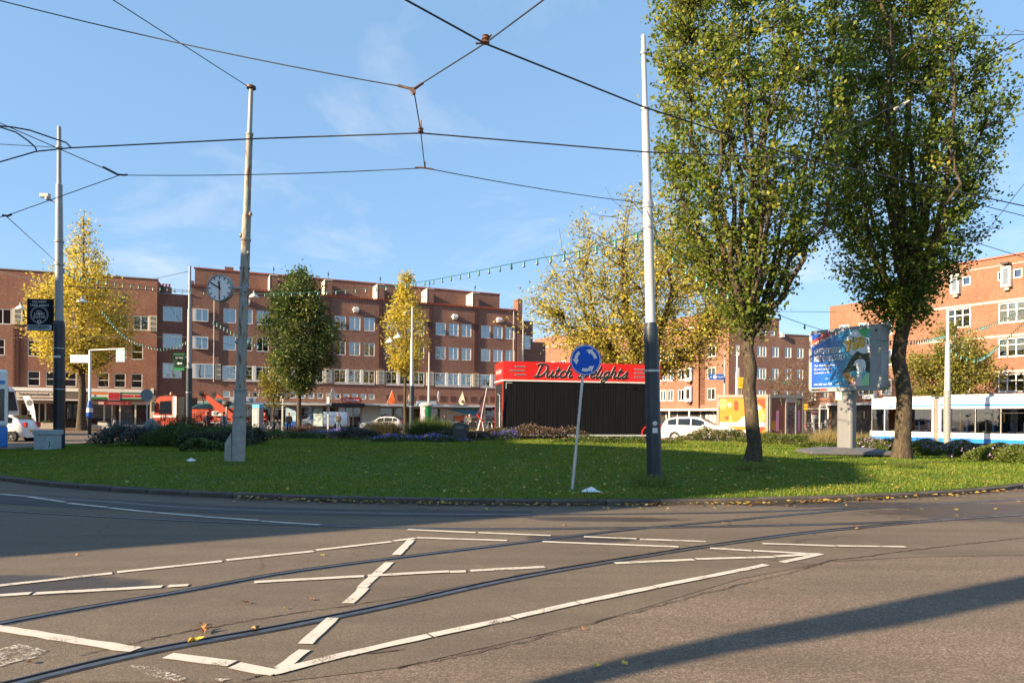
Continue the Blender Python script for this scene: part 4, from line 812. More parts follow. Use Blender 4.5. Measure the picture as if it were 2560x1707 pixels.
# ------------------------------------------------------------------ trees
def barkmat(name, a, b_, light):
    m, t, p, o = newmat(name); c = coords(t)
    mp = nn(t, 'ShaderNodeMapping'); mp.inputs['Scale'].default_value = (7, 7, 1.6); t.links.new(c, mp.inputs[0])
    f = tnoise(t, mp.outputs[0], 2.2, 8, .7); g = tnoise(t, c, 6, 4, .6)
    x = tramp(t, f, [(.3, a), (.55, b_), (.75, light)]); x = tmix(t, tramp(t, g, [(.55, 0.0), (.7, .5)]), x, light)
    t.links.new(x, p.inputs['Base Color']); p.inputs['Roughness'].default_value = .9; p.inputs['Specular IOR Level'].default_value = .2; bump(t, p, f, 1.0, .05); return m
BARK = barkmat('bark', (.035, .026, .018), (.085, .066, .045), (.17, .14, .095))
def tree(name, label, base, trunk_h, trunk_r, z0, z1, prof, nlimb, ntips, lpt, lsize, lmat, seed, fork=True, yel=None, bark=None, spread=.16, group=None, lean=(0, 0), hollow=.35, twig=.014, thin=None):
    """prof: radius of the crown at evenly spaced heights from z0 to z1"""
    rr = np.random.RandomState(seed); bark = bark or BARK
    root = thing(name, label, 'tree', base, 0, group)
    def rad(t): x = t * (len(prof) - 1); i = min(int(x), len(prof) - 2); return prof[i] + (prof[i + 1] - prof[i]) * (x - i)
    q = MB(); nodes = []
    def wob(s): return Vector((rr.normal(0, s), rr.normal(0, s), 0))
    top = z1 * .97 if not fork else trunk_h
    n = 12 if not fork else 7; tp = []; tr = []
    for i in range(n + 1):
        t = i / n; z = top * t
        tp.append(Vector((lean[0] * z / z1, lean[1] * z / z1, z)) + (wob(.035 * (1 + t)) if 0 < i else Vector()))
        tr.append(trunk_r * ((1.5 - 4.5 * t * n / 12 * .8 if t < .09 else 1.0) if i == 0 else 1.0) * ((1 - .93 * t) if not fork else (1 - .22 * t)))
    tr[0] = trunk_r * 1.35; q.tube(tp, tr, 12); 
    if not fork:
        for i, p in enumerate(tp):
            if p.z > z0 * .95: nodes.append((p, tr[i]))
    # boles and stubs so the trunk is not a clean cone
    limbs = []
    for k in range(nlimb):
        a = 2 * math.pi * (k / nlimb * (1 if fork else 2.618 * 1.0 * nlimb / 1.0) + rr.uniform(-.06, .06))
        if fork:
            st = tp[-1] + Vector((0, 0, rr.uniform(-.5, .05) * trunk_h * .18)); tt = rr.uniform(.55, 1.0); inner = k % 3 == 0
            R1 = rad(.45) * (rr.uniform(.15, .4) if inner else rr.uniform(.55, .85)); ez = z0 + (z1 - z0) * (tt if inner else rr.uniform(.3, .85))
            R2 = rad(min(1, (ez - z0) / (z1 - z0))) * (.35 if inner else .8)
            pts_ = [st, st + Vector((math.cos(a) * R1 * .35, math.sin(a) * R1 * .35, (ez - st.z) * .18)), st + Vector((math.cos(a) * R1 * .75, math.sin(a) * R1 * .75, (ez - st.z) * .45)),
                    st + Vector((math.cos(a) * (R1 + R2) / 2, math.sin(a) * (R1 + R2) / 2, (ez - st.z) * .72)), Vector((math.cos(a) * R2, math.sin(a) * R2, ez))]
            r0 = trunk_r * rr.uniform(.34, .5)
        else:
            t = (k + .5) / nlimb; zc = z0 + (z1 - z0) * t * .93; st = Vector((lean[0] * zc / z1, lean[1] * zc / z1, zc - .25 * rad(t)))
            Rr = rad(min(1, t + .06)) * rr.uniform(.7, .95); up = Rr * rr.uniform(.35, .75)
            pts_ = [st, st + Vector((math.cos(a) * Rr * .4, math.sin(a) * Rr * .4, up * .3)), st + Vector((math.cos(a) * Rr * .75, math.sin(a) * Rr * .75, up * .65)), st + Vector((math.cos(a) * Rr, math.sin(a) * Rr, up))]
            r0 = trunk_r * .36 * (1 - .7 * t)
        cur = []
        for i in range(len(pts_) - 1):
            for j in range(3): cur.append(pts_[i].lerp(pts_[i + 1], j / 3) + wob(.05 + .03 * i) + Vector((0, 0, rr.normal(0, .04))))
        cur[0] = pts_[0]; cur.append(pts_[-1]); rads = [max(.012, r0 * (1 - .88 * i / (len(cur) - 1))) for i in range(len(cur))]
        q.tube(cur, rads, 7)
        nodes += [(p, r_) for p, r_ in zip(cur[2:], rads[2:])]
        for _ in range(3 if fork else 1):   # secondary boughs
            i = rr.randint(3, len(cur) - 1); s0 = cur[i]; d = Vector((rr.normal(), rr.normal(), 0)); d.normalize(); L = rad(max(0, min(1, (s0.z - z0) / (z1 - z0)))) * rr.uniform(.3, .55)
            sec = [s0 + d * L * t + Vector((0, 0, L * t * rr.uniform(.5, 1.3))) + wob(.04) for t in (0, .35, .7, 1)]; sec[0] = s0
            rs_ = [rads[i] * .6 * (1 - .8 * t) + .006 for t in (0, .35, .7, 1)]; q.tube(sec, rs_, 5); nodes += list(zip(sec[1:], rs_[1:]))
    q.build('trunk', bark, root)
    NP = np.array([tuple(p) for p, r_ in nodes]); tips = []
    while len(tips) < ntips:
        t = rr.rand(); Rr = rad(t)
        if rr.rand() > (Rr / max(prof)) + .08: continue
        a = rr.rand() * 6.283; r_ = Rr * (hollow + (1 - hollow) * rr.rand() ** .55) * (1 + .13 * math.sin(3 * a + 9 * t + seed) + .1 * math.sin(5 * a - 17 * t + seed)) if rr.rand() > .15 else Rr * rr.rand()
        z = z0 + (z1 - z0) * t
        tips.append((math.cos(a) * r_ + lean[0] * z / z1, math.sin(a) * r_ + lean[1] * z / z1, z + rr.normal(0, .1)))
    tw = MB(); C = []; val = []; nv = 7; VO = []
    for _ in range(nv):
        t = rr.uniform(.1, .95); a = rr.uniform(0, 6.283); VO.append((np.array([math.cos(a) * rad(t) * .85, math.sin(a) * rad(t) * .85, z0 + (z1 - z0) * t]), max(prof) * rr.uniform(.22, .42)))
    tips = [q_ for q_ in tips if rr.rand() < .12 or all(np.linalg.norm(np.array(q_) - c_) > r_ for c_, r_ in VO)]
    for tp_ in tips:
        T = Vector(tp_); d = NP - np.array(tp_); dd = np.sqrt((d ** 2).sum(1)) + np.where(d[:, 2] > -.05, 1.5, 0); i = int(dd.argmin()); s0 = Vector(NP[i])
        mid = s0.lerp(T, .5) + Vector((rr.normal(0, .07), rr.normal(0, .07), -.06 * (T - s0).length)); tw.tube([s0, mid, T], [twig, twig * .7, twig * .3], 3, cap=False)
        m = lpt + rr.randint(-lpt // 3, lpt // 3 + 1); f = rr.uniform(.3, 1.12, m)
        P = np.where((f < .5)[:, None], np.array(s0) + (np.array(mid) - np.array(s0)) * (f * 2)[:, None], np.array(mid) + (np.array(T) - np.array(mid)) * (f * 2 - 1)[:, None])
        C.append(P + rr.normal(0, spread, (m, 3))); base_v = rr.normal(0, .13); tz = (T.z - z0) / (z1 - z0)
        keep = thin(tz) if thin else 1.0
        if keep < 1: C[-1] = C[-1][:max(1, int(m * keep))]; m = len(C[-1])
        val.append(np.clip(rr.normal(.42, .12, m) + base_v + (yel(tz, T) if yel else 0), 0, 1))
    tag(tw.build('twigs', bark, root), kind='stuff')
    C = np.concatenate(C); val = np.concatenate(val)
    tag(put('crown', quads_mesh('crown', leaf_quads(C, lsize, rr, .35, .7), lmat, val), root), kind='stuff')
    return root
L_GREEN = leafmat('leaf_hornbeam', [(0, (.035, .07, .012)), (.36, (.1, .165, .022)), (.64, (.25, .3, .035)), (.86, (.48, .43, .055)), (1, (.56, .4, .07))], .52)
L_DARK = leafmat('leaf_oval_green', [(0, (.025, .055, .018)), (.5, (.07, .115, .028)), (.8, (.17, .19, .04)), (1, (.3, .25, .05))], .38)
L_YEL = leafmat('leaf_autumn_yellow', [(0, (.11, .13, .02)), (.25, (.3, .28, .04)), (.5, (.55, .45, .06)), (1, (.68, .56, .1))], .5)
L_OLIVE = leafmat('leaf_autumn_olive', [(0, (.12, .14, .025)), (.3, (.29, .28, .045)), (.65, (.5, .43, .06)), (1, (.66, .54, .1))], .5)
L_RYG = leafmat('leaf_yellow_green', [(0, (.09, .11, .02)), (.5, (.24, .24, .04)), (.85, (.42, .32, .05)), (1, (.48, .22, .06))], .45)
p = G(1882, 1152, .3); p.z = zi(p.x, p.y) - .05
tree('hornbeam_tree', 'tall green tree with a forked bole standing left of the billboard', p, 4.0, .22, 3.7, 21, [.5, 1.6, 2.7, 2.95, 2.85, 2.75, 2.55, 2.1, 1.4, .3], 18, 2500, 21, .13, L_GREEN, 11, True, lambda t, T: .16 * t - .03 - .03 * T.x, spread=.135, lean=(-.9, 0), thin=lambda t: .55 + 1.8 * min(.25, t))  # leaf colour also made lighter on the sunny left side
p = G(2254, 1142, .3); p.z = zi(p.x, p.y) - .05
tree('hornbeam_tree', 'tall dark green tree with a thick bole standing right of the billboard', p, 4.9, .27, 4.5, 22, [.8, 2.0, 2.7, 2.95, 2.85, 2.5, 2.2, 1.9, 1.3, .3], 19, 3000, 22, .13, L_GREEN, 12, True, lambda t, T: .2 * t - .12 - .02 * T.x, spread=.14, lean=(.25, .5))  # leaf colour made darker low and right, where the left tree shades it
tree('yellow_tree', 'broad thinning yellow tree with several stems behind the trailer', (9.6, 51, 0), 4.2, .42, 5.0, 18.6, [4.2, 6.8, 8.2, 8.6, 8.0, 6.9, 5.4, 3.6, 1.4], 18, 1900, 23, .21, L_OLIVE, 21, True, lambda t, T: .2, spread=.38, hollow=.2, twig=.03)
tree('yellow_tree', 'yellow leaved tree with a bare pointed top in front of the tobacconist', (-38.9, 61.5, 0), 5, .36, 5.6, 19.8, [2.0, 3.6, 4.5, 4.7, 4.2, 3.3, 2.3, 1.5, .9, .2], 34, 860, 27, .22, L_YEL, 22, False, lambda t, T: .36 - .5 * max(0, .42 - t) - .05 * T.x, spread=.36, hollow=.3, twig=.03, thin=lambda t: 1 - .8 * max(0, min(1, (t - .5) / .35)))
tree('oval_tree', 'dense green oval tree standing behind the tram shelter', (-16.6, 53, 0), 3, .2, 3.6, 12.9, [.7, 1.5, 2.3, 2.8, 2.85, 2.6, 2.2, 1.9, 1.2, .35], 26, 780, 34, .21, L_DARK, 23, False, lambda t, T: .1, spread=.28, hollow=.4, twig=.02)
tree('small_tree', 'small thin yellow green street tree left of the dense oval tree', (-19.6, 56, 0), 2.4, .09, 2.4, 7.0, [.6, 1.1, 1.3, 1.1, .8, .2], 14, 130, 24, .18, L_RYG, 24, False, lambda t, T: .05, spread=.22)
tree('yellow_tree', 'slender golden tree beside the lamp post before the fin block', (-9.9, 63, 0), 4.5, .17, 5.3, 14.8, [.5, 1.3, 1.9, 2.1, 1.9, 1.7, 1.5, 1.0, .5, .2], 22, 350, 25, .21, L_YEL, 25, False, lambda t, T: .22, spread=.26, hollow=.3, twig=.022)
tree('yellow_green_tree', 'round yellow green tree behind the tram against the orange block', (32.6, 51, 0), 2.8, .2, 3.0, 8.6, [2.4, 3.0, 3.1, 2.8, 2.0, .6], 16, 420, 34, .2, L_RYG, 26, True, lambda t, T: .0, spread=.3, hollow=.3, twig=.02)
tree('yellow_tree', 'golden tree cut off by the right picture edge', (44.2, 56.5, 0), 3, .16, 3.6, 7.6, [1.2, 2.0, 2.3, 1.9, .6], 10, 160, 20, .2, L_YEL, 27, True, lambda t, T: .2, spread=.28)
tree('bare_tree', 'bare brown twiggy tree behind the painted kiosk', (32.0, 76, 0), 2.0, .16, 2.2, 8.6, [2.6, 3.6, 3.8, 3.2, 2.0, .5], 16, 900, 3, .12, leafmat('leaf_brown', [(0, (.12, .06, .03)), (1, (.25, .14, .06))], .3), 28, True, spread=.2, hollow=.2, twig=.03, bark=barkmat('bark_pale', (.1, .065, .045), (.16, .11, .08), (.24, .17, .12)))
tree('young_tree', 'thin dark trunk of a young tree right behind the billboard post', (36.4, 76, 0), 5.4, .3, 4.6, 8.0, [.8, 1.5, 1.4, .5], 8, 90, 24, .22, L_RYG, 29, True, spread=.25)

# ------------------------------------------------------------------ flower beds and hedges
def foliage(root, name, n, rx, ry, z0, h_, size, mat, seed, up=0.0, val=(.45, .2), aspect=.6, cz=.35, top_only=False, bumps=5):
    rr = np.random.RandomState(seed); a = rr.uniform(0, 6.283, n); r_ = rr.uniform(0, 1, n) ** .42; ph = rr.uniform(0, 6.28, 3)
    k = 1 + .16 * np.sin(a * bumps + ph[0]) + .1 * np.sin(a * (bumps + 4) + ph[1]); x = np.cos(a) * r_ * rx * k; y = np.sin(a) * r_ * ry * k
    hm = np.sqrt(np.clip(1 - r_ ** 2.6, 0, 1)) * (.82 + .2 * np.sin(x * 3.1 + ph[2]) * np.sin(y * 3.7 + 1))
    z = z0 + h_ * hm * ((rr.uniform(.86, 1.12, n)) if top_only else rr.uniform(0.02, 1, n) ** cz)
    C = np.stack([x, y, z], 1)
    if up:   # upright strokes: stems, spikes and grassy blades
        L = size * rr.uniform(.6, 1.3, n); d = np.stack([rr.normal(0, .28, n) + x / (rx + .01) * .35, rr.normal(0, .28, n) + y / (ry + .01) * .35, np.ones(n)], 1); d /= np.linalg.norm(d, axis=1)[:, None]
        an = rr.uniform(0, 6.28, n); w = np.stack([np.cos(an), np.sin(an), 0 * an], 1) * (size * up)
        V = np.stack([C - w, C + w, C + d * L[:, None] + w * .2, C + d * L[:, None] - w * .2], 1)
    else: V = leaf_quads(C, size, rr, .5, aspect)
    return tag(put(name, quads_mesh(name, V, mat, np.clip(rr.normal(val[0], val[1], n), 0, 1)), root), kind='stuff')
S_GREEN = leafmat('shrub_green', [(0, (.03, .06, .015)), (.5, (.075, .125, .025)), (1, (.15, .2, .04))], .35)
S_DARK = leafmat('shrub_dark', [(0, (.022, .032, .024)), (.5, (.05, .068, .045)), (1, (.1, .12, .085))], .25)
S_GREY = leafmat('shrub_grey', [(0, (.06, .075, .075)), (.5, (.13, .15, .15)), (1, (.26, .28, .29))], .2)
S_RED = leafmat('flower_red', [(0, (.06, .01, .014)), (.6, (.16, .016, .022)), (1, (.26, .05, .035))], .25)
S_PURP = leafmat('flower_purple', [(0, (.12, .1, .45)), (.6, (.25, .2, .7)), (1, (.45, .38, .85))], .3)
S_LILAC = leafmat('flower_lilac', [(0, (.3, .16, .42)), (.6, (.5, .3, .6)), (1, (.7, .5, .75))], .3)
S_STRAW = leafmat('straw', [(0, (.16, .13, .05)), (.6, (.4, .32, .13)), (1, (.55, .45, .22))], .35)
S_BROWN = leafmat('dry_flower', [(0, (.07, .045, .03)), (.5, (.2, .13, .09)), (.85, (.33, .24, .17)), (1, (.55, .5, .42))], .2)
def shrub(label, px, py, w, d, h_, specs, seed, name='shrub', zg=None):
    p = G(px, py, .35); p.z = zi(p.x, p.y) if zg is None else zg
    o = thing(name, label, 'plant', p)
    for i, (nm, n, size, mat, kw) in enumerate(specs):
        kw = dict(kw); rx, ry = kw.pop('rx', 1) * w / 2, kw.pop('ry', 1) * d / 2
        foliage(o, nm, n, rx, ry, kw.pop('z0', 0) * h_, h_ * kw.pop('hh', 1), size, mat, seed + i * 7, **kw)
    return o
shrub('silvery leaved dark shrub at the left end of the flower bed', 330, 1108, 3.2, 1.6, 1.0, [('foliage', 9000, .07, S_DARK, {}), ('leaves', 2200, .075, S_GREY, dict(top_only=True)), ('stems', 160, .35, S_GREY, dict(up=.03, top_only=True))], 40)
shrub('low green shrub below the red flowers', 470, 1112, 3.4, 1.8, 1.05, [('foliage', 11000, .07, S_GREEN, {})], 41)
shrub('tall red flower spikes in front of the orange lorry', 470, 1096, 4.0, 1.6, 1.15, [('foliage', 6000, .075, S_GREEN, {}), ('flower_spikes', 1100, .2, S_RED, dict(up=.06, top_only=True, z0=.12, hh=1.05)), ('stems', 300, .5, S_DARK, dict(up=.02, hh=.9))], 42, 'flower_clump')
shrub('grey green bush right of the red flowers', 575, 1110, 2.2, 1.5, .95, [('foliage', 6500, .07, S_DARK, {}), ('leaves', 1500, .07, S_GREY, dict(top_only=True))], 43)
shrub('grey green leafy bush between the silvery shrub and the red flowers', 405, 1108, 2.0, 1.6, .95, [('foliage', 7000, .075, S_GREEN, dict(hh=.9)), ('leaves', 1500, .07, S_GREY, dict(top_only=True))], 140)
shrub('dark spreading shrub in front of the red flower spikes', 540, 1116, 2.6, 1.2, .8, [('foliage', 7500, .07, S_DARK, {}), ('leaves', 900, .085, S_GREEN, dict(top_only=True))], 141)
shrub('small dark bush right of the clock mast foot', 632, 1108, 1.1, .8, .75, [('foliage', 3200, .075, S_DARK, {}), ('leaves', 300, .09, S_GREEN, dict(top_only=True))], 44)
shrub('leafy rosette plant in front of the silvery shrub', 515, 1124, 1.8, .7, .5, [('foliage', 2600, .1, S_GREEN, {})], 45)
shrub('low green ground plants behind the lawn right of the clock mast', 700, 1098, 4.6, 1.6, .5, [('foliage', 6500, .08, S_GREEN, {}), ('leaves', 500, .07, S_GREY, dict(top_only=True))], 46)
shrub('reddish brown ornamental grass under the oval tree', 760, 1094, 1.3, 1.1, .95, [('blades', 1800, .5, leafmat('grass_rust', [(0, (.05, .03, .02)), (1, (.16, .1, .06))], .3), dict(up=.012, hh=.6))], 47, 'ornamental_grass')
shrub('patch of violet blue flowers under the parked van', 838, 1096, 3.6, 1.5, .55, [('foliage', 4500, .07, S_GREEN, {}), ('flowers', 1500, .075, S_PURP, dict(top_only=True))], 48, 'flower_clump')
shrub('olive ornamental grass mound in front of the parked hatchback', 955, 1096, 1.8, 1.2, 1.1, [('blades', 3000, .6, leafmat('grass_olive', [(0, (.04, .04, .02)), (1, (.14, .12, .06))], .3), dict(up=.011, hh=.62))], 49, 'ornamental_grass')
shrub('dark low shrub left of the olive grass mound', 895, 1102, 2.2, 1.3, .7, [('foliage', 5000, .07, S_DARK, {}), ('leaves', 700, .06, S_GREY, dict(top_only=True))], 50)
shrub('spiky dark green plant in front of the poster column', 1080, 1102, 2.2, 1.3, 1.1, [('blades', 2600, .55, S_GREEN, dict(up=.018, hh=.6)), ('foliage', 3500, .07, S_DARK, dict(hh=.7))], 51)
shrub('row of blue flowers at the lawn edge before the poster column', 1040, 1110, 4.4, .8, .38, [('foliage', 4200, .07, S_GREEN, {}), ('flowers', 420, .09, S_PURP, dict(top_only=True))], 52, 'flower_clump')
shrub('grey violet plants at the lawn edge below the litter bin', 1150, 1106, 3.0, 1.0, .6, [('foliage', 5000, .065, S_DARK, {}), ('flowers', 800, .06, S_BROWN, dict(top_only=True)), ('blooms', 140, .08, S_PURP, dict(top_only=True, hh=.7))], 53)
shrub('faded hydrangea clumps along the foot of the trailer', 1330, 1104, 5.6, 1.2, .75, [('foliage', 6500, .07, leafmat('shrub_bronze', [(0, (.03, .025, .015)), (.6, (.09, .065, .03)), (1, (.16, .13, .06))], .25), {}), ('flower_heads', 2300, .07, S_BROWN, dict(top_only=True)), ('blooms', 120, .08, S_PURP, dict(top_only=True, hh=.8))], 54)
shrub('blue flowers at the left corner of the trailer', 1262, 1106, 1.3, .7, .62, [('foliage', 1500, .06, S_GREEN, {}), ('flowers', 420, .08, S_PURP, dict(top_only=True))], 55, 'flower_clump')
shrub('thin reddish grass against the left of the trailer front', 1290, 1100, 1.4, .8, 1.3, [('blades', 700, .7, S_BROWN, dict(up=.006, hh=.5))], 56, 'ornamental_grass')
shrub('low green plants below the right part of the trailer', 1530, 1112, 5.6, 1.0, .32, [('foliage', 6000, .065, S_GREEN, {}), ('leaves', 500, .06, S_STRAW, dict(top_only=True))], 57)
o = shrub('sunlit pale grass behind the litter bin', 1190, 1088, 4.2, 1.8, .85, [('blades', 4200, .5, leafmat('grass_sunlit', [(0, (.08, .09, .025)), (1, (.32, .3, .1))], .4), dict(up=.01, hh=.6)), ('foliage', 2200, .06, S_GREEN, dict(hh=.6))], 58, 'ornamental_grass')
shrub('weedy green plants in front of the white car', 1790, 1104, 3.6, 1.6, .85, [('foliage', 6000, .085, leafmat('shrub_lit', [(0, (.04, .06, .015)), (.6, (.1, .12, .03)), (1, (.24, .22, .06))], .35), {}), ('stems', 300, .5, S_STRAW, dict(up=.012, hh=.8))], 59)
shrub('green weeds in front of the painted kiosk', 1950, 1108, 4.6, 1.6, .62, [('foliage', 7000, .085, MATS.setdefault('sl', leafmat('shrub_lit2', [(0, (.06, .1, .02)), (.6, (.16, .21, .04)), (1, (.32, .32, .08))], .45)), {}), ('stems', 200, .4, S_BROWN, dict(up=.012, hh=.9))], 60)
shrub('straw coloured tuft of grass left of the billboard post', 2078, 1112, 1.6, .9, .8, [('blades', 1500, .55, S_STRAW, dict(up=.01, hh=.5))], 61, 'ornamental_grass')
shrub('straw coloured tuft of grass right of the billboard post', 2155, 1112, 1.2, .9, .7, [('blades', 900, .45, S_STRAW, dict(up=.01, hh=.5)), ('foliage', 700, .08, S_GREEN, dict(hh=.6))], 62, 'ornamental_grass')
hd = [(2200, 1122), (2300, 1128), (2395, 1131), (2490, 1138), (2590, 1142)]
for i, (a, c) in enumerate(hd):
    shrub(['hedge section with lilac blooms beside the dark green tree bole', 'hedge section with lilac blooms left of the grey tram mast', 'hedge section with lilac blooms right of the grey tram mast', 'darker hedge section near the right edge of the lawn', 'hedge section cut off by the right picture edge'][i], a, c, 2.4, 1.5, .66 if i < 4 else .72,
          [('foliage', 8500, .085, MATS['sl'], dict(bumps=3)), ('flowers', (620, 520, 420, 160, 80)[i], .08, S_LILAC, dict(top_only=True))], 70 + i, 'hedge')
shrub('low green plants between billboard foot and trees', 2110, 1118, 4.4, .9, .42, [('foliage', 5200, .08, MATS['sl'], {})], 80)
for px, py in ((1240, 1192), (1885, 1165), (2265, 1157)):
    shrub({1240: 'tuft of longer grass at the foot of the white and blue mast', 1885: 'tuft of grass round the bole left of the billboard', 2265: 'tuft of grass round the bole right of the billboard'}[px], px if px != 1240 else 1637, py, .9, .6, .22, [('blades', 500, .16, MATS['sl'], dict(up=.03, hh=.5))], 90 + px, 'grass_tuft')

# ------------------------------------------------------------------ masts, signs, wires
def mast(label, base, top, r0, r1, steps, name='mast', group=None):
    """steps: list of (z0, z1, r0, r1, material, part name)"""
    o = thing(name, label, 'mast', base, 0, group); v = Vector(top) - Vector(base)
    for z0, z1, a, c, m, nm in steps: MB().tube([v * (z0 / v.z), v * ((z0 * .5 + z1 * .5) / v.z), v * (z1 / v.z)], [a, (a + c) / 2, c], 16).build(nm, m, o)
    return o, v
def ring_part(o, v, z, r, m, h_=.05, nm='collar'):
    MB().lathe([(r, -h_ / 2), (r + .02, -h_ / 2), (r + .02, h_ / 2), (r, h_ / 2)], 16, tuple(v * (z / v.z))).build(nm, m, o)
# left mast with sushi sign, camera and cabinet
b0 = G(148, 1120, .2); b0.z = zi(b0.x, b0.y) - .05; t0 = Q(148, 317, b0.y)
M1, v1 = mast('tall grey blue mast at the left carrying a black restaurant sign', b0, t0, 0, 0, [(0, 4.95, .2, .2, SLEEVE, 'sleeve'), (4.951, 5.08, .2, .155, SLEEVE, 'sleeve_cap'), (5.081, 8.2, .15, .14, GREY, 'pole'), (8.201, 10.4, .14, .115, GREY, 'pole'), (10.401, v_ := t0.z - b0.z, .08, .07, GREY, 'pole')])
for z in (4.0, 2.4): ring_part(M1, v1, z, .2, GALV, .03, 'band')
for z in (7.3, 8.2, 10.4, 11.9): ring_part(M1, v1, z, .15 if z < 9 else .1, GREY, .07)
MB().lathe([(.201, 0), (.206, 0), (.206, 1.9), (.201, 1.9)], 16, tuple(v1 * (.9 / v1.z))).build('dark_wrap', BLACK, M1); MB().box(-.12, -.206, 3.62, .16, -.19, 3.7).build('label_plate', WHITE, M1)
sg = thing('restaurant_sign', 'black square delivery sign with white lettering on the left mast', 'sign', b0 + v1 * (5.3 / v1.z) + Vector((-.68, -.08, 0)), R(3))
MB().box(-.48, -.07, -.62, .48, .07, .62).build('box', pm('sign_black', (.005, .008, .012), .6, spec=.15), sg, bevel=.02); MB().box(-.47, -.078, -.6, .47, -.071, -.4).build('white_strip', pm('sign_strip', (.42, .5, .55), .6), sg)
MB().box(.48, -.03, .3, .6, .03, .36).box(.48, -.03, -.36, .6, .03, -.3).build('bracket', GREY, sg)
put_text(TX['del'], sg, 0, -.076, .5, 1.0, 1); put_text(TX['take'], sg, 0, -.076, .36, 1.0, 1); put_text(TX['umei'], sg, 0, -.076, .03, 1, 1); put_text(TX['sushi'], sg, 0, -.076, -.1, 1, 1); put_text(TX['tel'], sg, 0, -.082, -.5, .86, 1)
for r_ in (.29, .33): MB().lathe([(r_, -.078), (r_ + .012, -.078), (r_ + .012, -.0705), (r_, -.0705)], 32, (0, 0, 0), 'y').build('ring', SILVER, sg)
MB().prism([(-.12, .12), (.1, .1), (.08, .15), (-.1, .17)], 'y', -.078, -.0705).build('brush_mark', GREY, sg); MB().lathe([(.05, -.078), (.08, -.078), (.08, -.0705), (.05, -.0705)], 14, (0, 0, -.28), 'y').box(-.012, -.078, -.38, .012, -.0705, -.33).build('logo', WHITE, sg)
cm = thing('security_camera', 'small grey surveillance camera on the left mast', 'camera', b0 + v1 * (9.75 / v1.z)); MB().tube([(-.1, 0, 0), (-.45, -.05, .1)], .035, 8).build('arm', GREY, cm); MB().cbox((-.52, -.05, .24), (.36, .16, .16)).build('housing', GREY, cm, bevel=.02); MB().lathe([(.1, 0), (.1, .12), (0, .12)], 10, (-.42, -.05, .08)).build('bracket', GREY, cm)
cb = thing('utility_cabinet', 'light grey electrical cabinet at the foot of the left mast', 'cabinet', (b0.x - .2, b0.y - .32, b0.z))
MB().box(-.37, -.3, 0, .36, .25, .62).build('body', pm('cabinet_grey', (.36, .42, .45), .5, var=.1), cb, bevel=.01); MB().box(-.41, -.33, .621, .4, .28, .8).build('lid', pm('cabinet_grey', (.36, .42, .45), .5), cb, bevel=.015); MB().box(.12, -.315, .02, .3, -.301, .58).build('door', pm('cabinet_grey2', (.4, .47, .5), .5), cb); MB().prism([(.2, .1), (.26, .15), (.27, .35), (.22, .4), (.24, .25)], 'y', -.325, -.316).build('graffiti', GREEN, cb)
# clock mast (old, rusty, leaning)
b0 = G(595, 1152, .27); b0.z = zi(b0.x, b0.y) - .03; t0 = Q(628, 222, b0.y)
def rustmat():
    m, t, p, o = newmat('peeling_mast'); c = coords(t); mp = nn(t, 'ShaderNodeMapping'); mp.inputs['Scale'].default_value = (6, 6, 1.1); t.links.new(c, mp.inputs[0])
    f = tnoise(t, mp.outputs[0], 1.7, 7, .65); g = tnoise(t, c, 9, 5, .7)
    x = tmix(t, tramp(t, f, [(.52, 0.0), (.6, 1.0)]), (.3, .3, .27), (.16, .085, .045)); x = tmix(t, tramp(t, g, [(.55, 0.0), (.75, .6)]), x, (.1, .07, .05)); t.links.new(x, p.inputs['Base Color']); p.inputs['Roughness'].default_value = .75; bump(t, p, f, .6, .02); return m
RUST = rustmat()
M2, v2 = mast('old peeling clock mast with a concrete foot, leaning slightly', b0, t0, 0, 0, [(0, 1.45, .185, .18, CONC, 'foot'), (1.451, 2.05, .16, .155, CONC, 'foot_neck'), (2.051, 7.0, .138, .118, RUST, 'pole'), (7.001, 9.3, .098, .088, RUST, 'pole'), (9.301, (t0 - b0).z, .066, .058, GREY, 'pole')])
MB().prism([(-.33, 0), (-.15, 0), (-.15, .85), (-.33, .55)], 'y', -.12, .12).build('foot_wedge', CONC, M2)
for z, r_ in ((2.06, .165), (1.3, .185), (9.3, .08), (6.3, .12), (5.5, .125)): ring_part(M2, v2, z, r_, RUST, .05)
MB().lathe([(.05, 0), (.13, .0), (.13, .06), (.06, .1), (0, .1)], 14, tuple(v2)).build('cap', STEEL, M2)
for z, dx in ((7.0, .13), (6.4, -.12), (4.9, .14), (3.4, -.13), (5.9, .1)): MB().lathe([(.02, -.05), (.06, 0), (.03, .08), (0, .1)], 6, tuple(v2 * (z / v2.z) + Vector((dx, -.06, 0)))).build('rust_knob', RUST, M2)
ck = thing('station_clock', 'round white clock face with black hands and three red crosses on the old mast', 'clock', Q(552, 721, b0.y - .02), R(-8))
MB().lathe([(.0, .1), (.36, .1), (.385, .06), (.385, -.08), (.365, -.1), (.35, -.1), (.345, -.06)], 40, (0, 0, 0), 'y').build('case', GREY, ck); MB().lathe([(.0, -.062), (.35, -.06)], 40, (0, 0, 0), 'y').build('dial', pm('dial_white', (.82, .82, .8), .4, var=.02), ck)
for k in range(12):
    a = R(30 * k); q = MB(); q.T = Matrix.Rotation(a, 4, 'Y'); q.box(-.012, -.07, .26, .012, -.063, .33); q.build('hour_mark', BLACK, ck)
for ang, L, w in ((R(355), .2, .022), (R(300), .3, .016)):
    q = MB(); q.T = Matrix.Rotation(ang, 4, 'Y'); q.box(-w, -.082, -.05, w, -.073, L); q.build('hand', BLACK, ck)
for k in range(3): put_text(TX['x'], ck, 0, -.07, -.1 - .075 * k, .75, .8, name='red_cross')
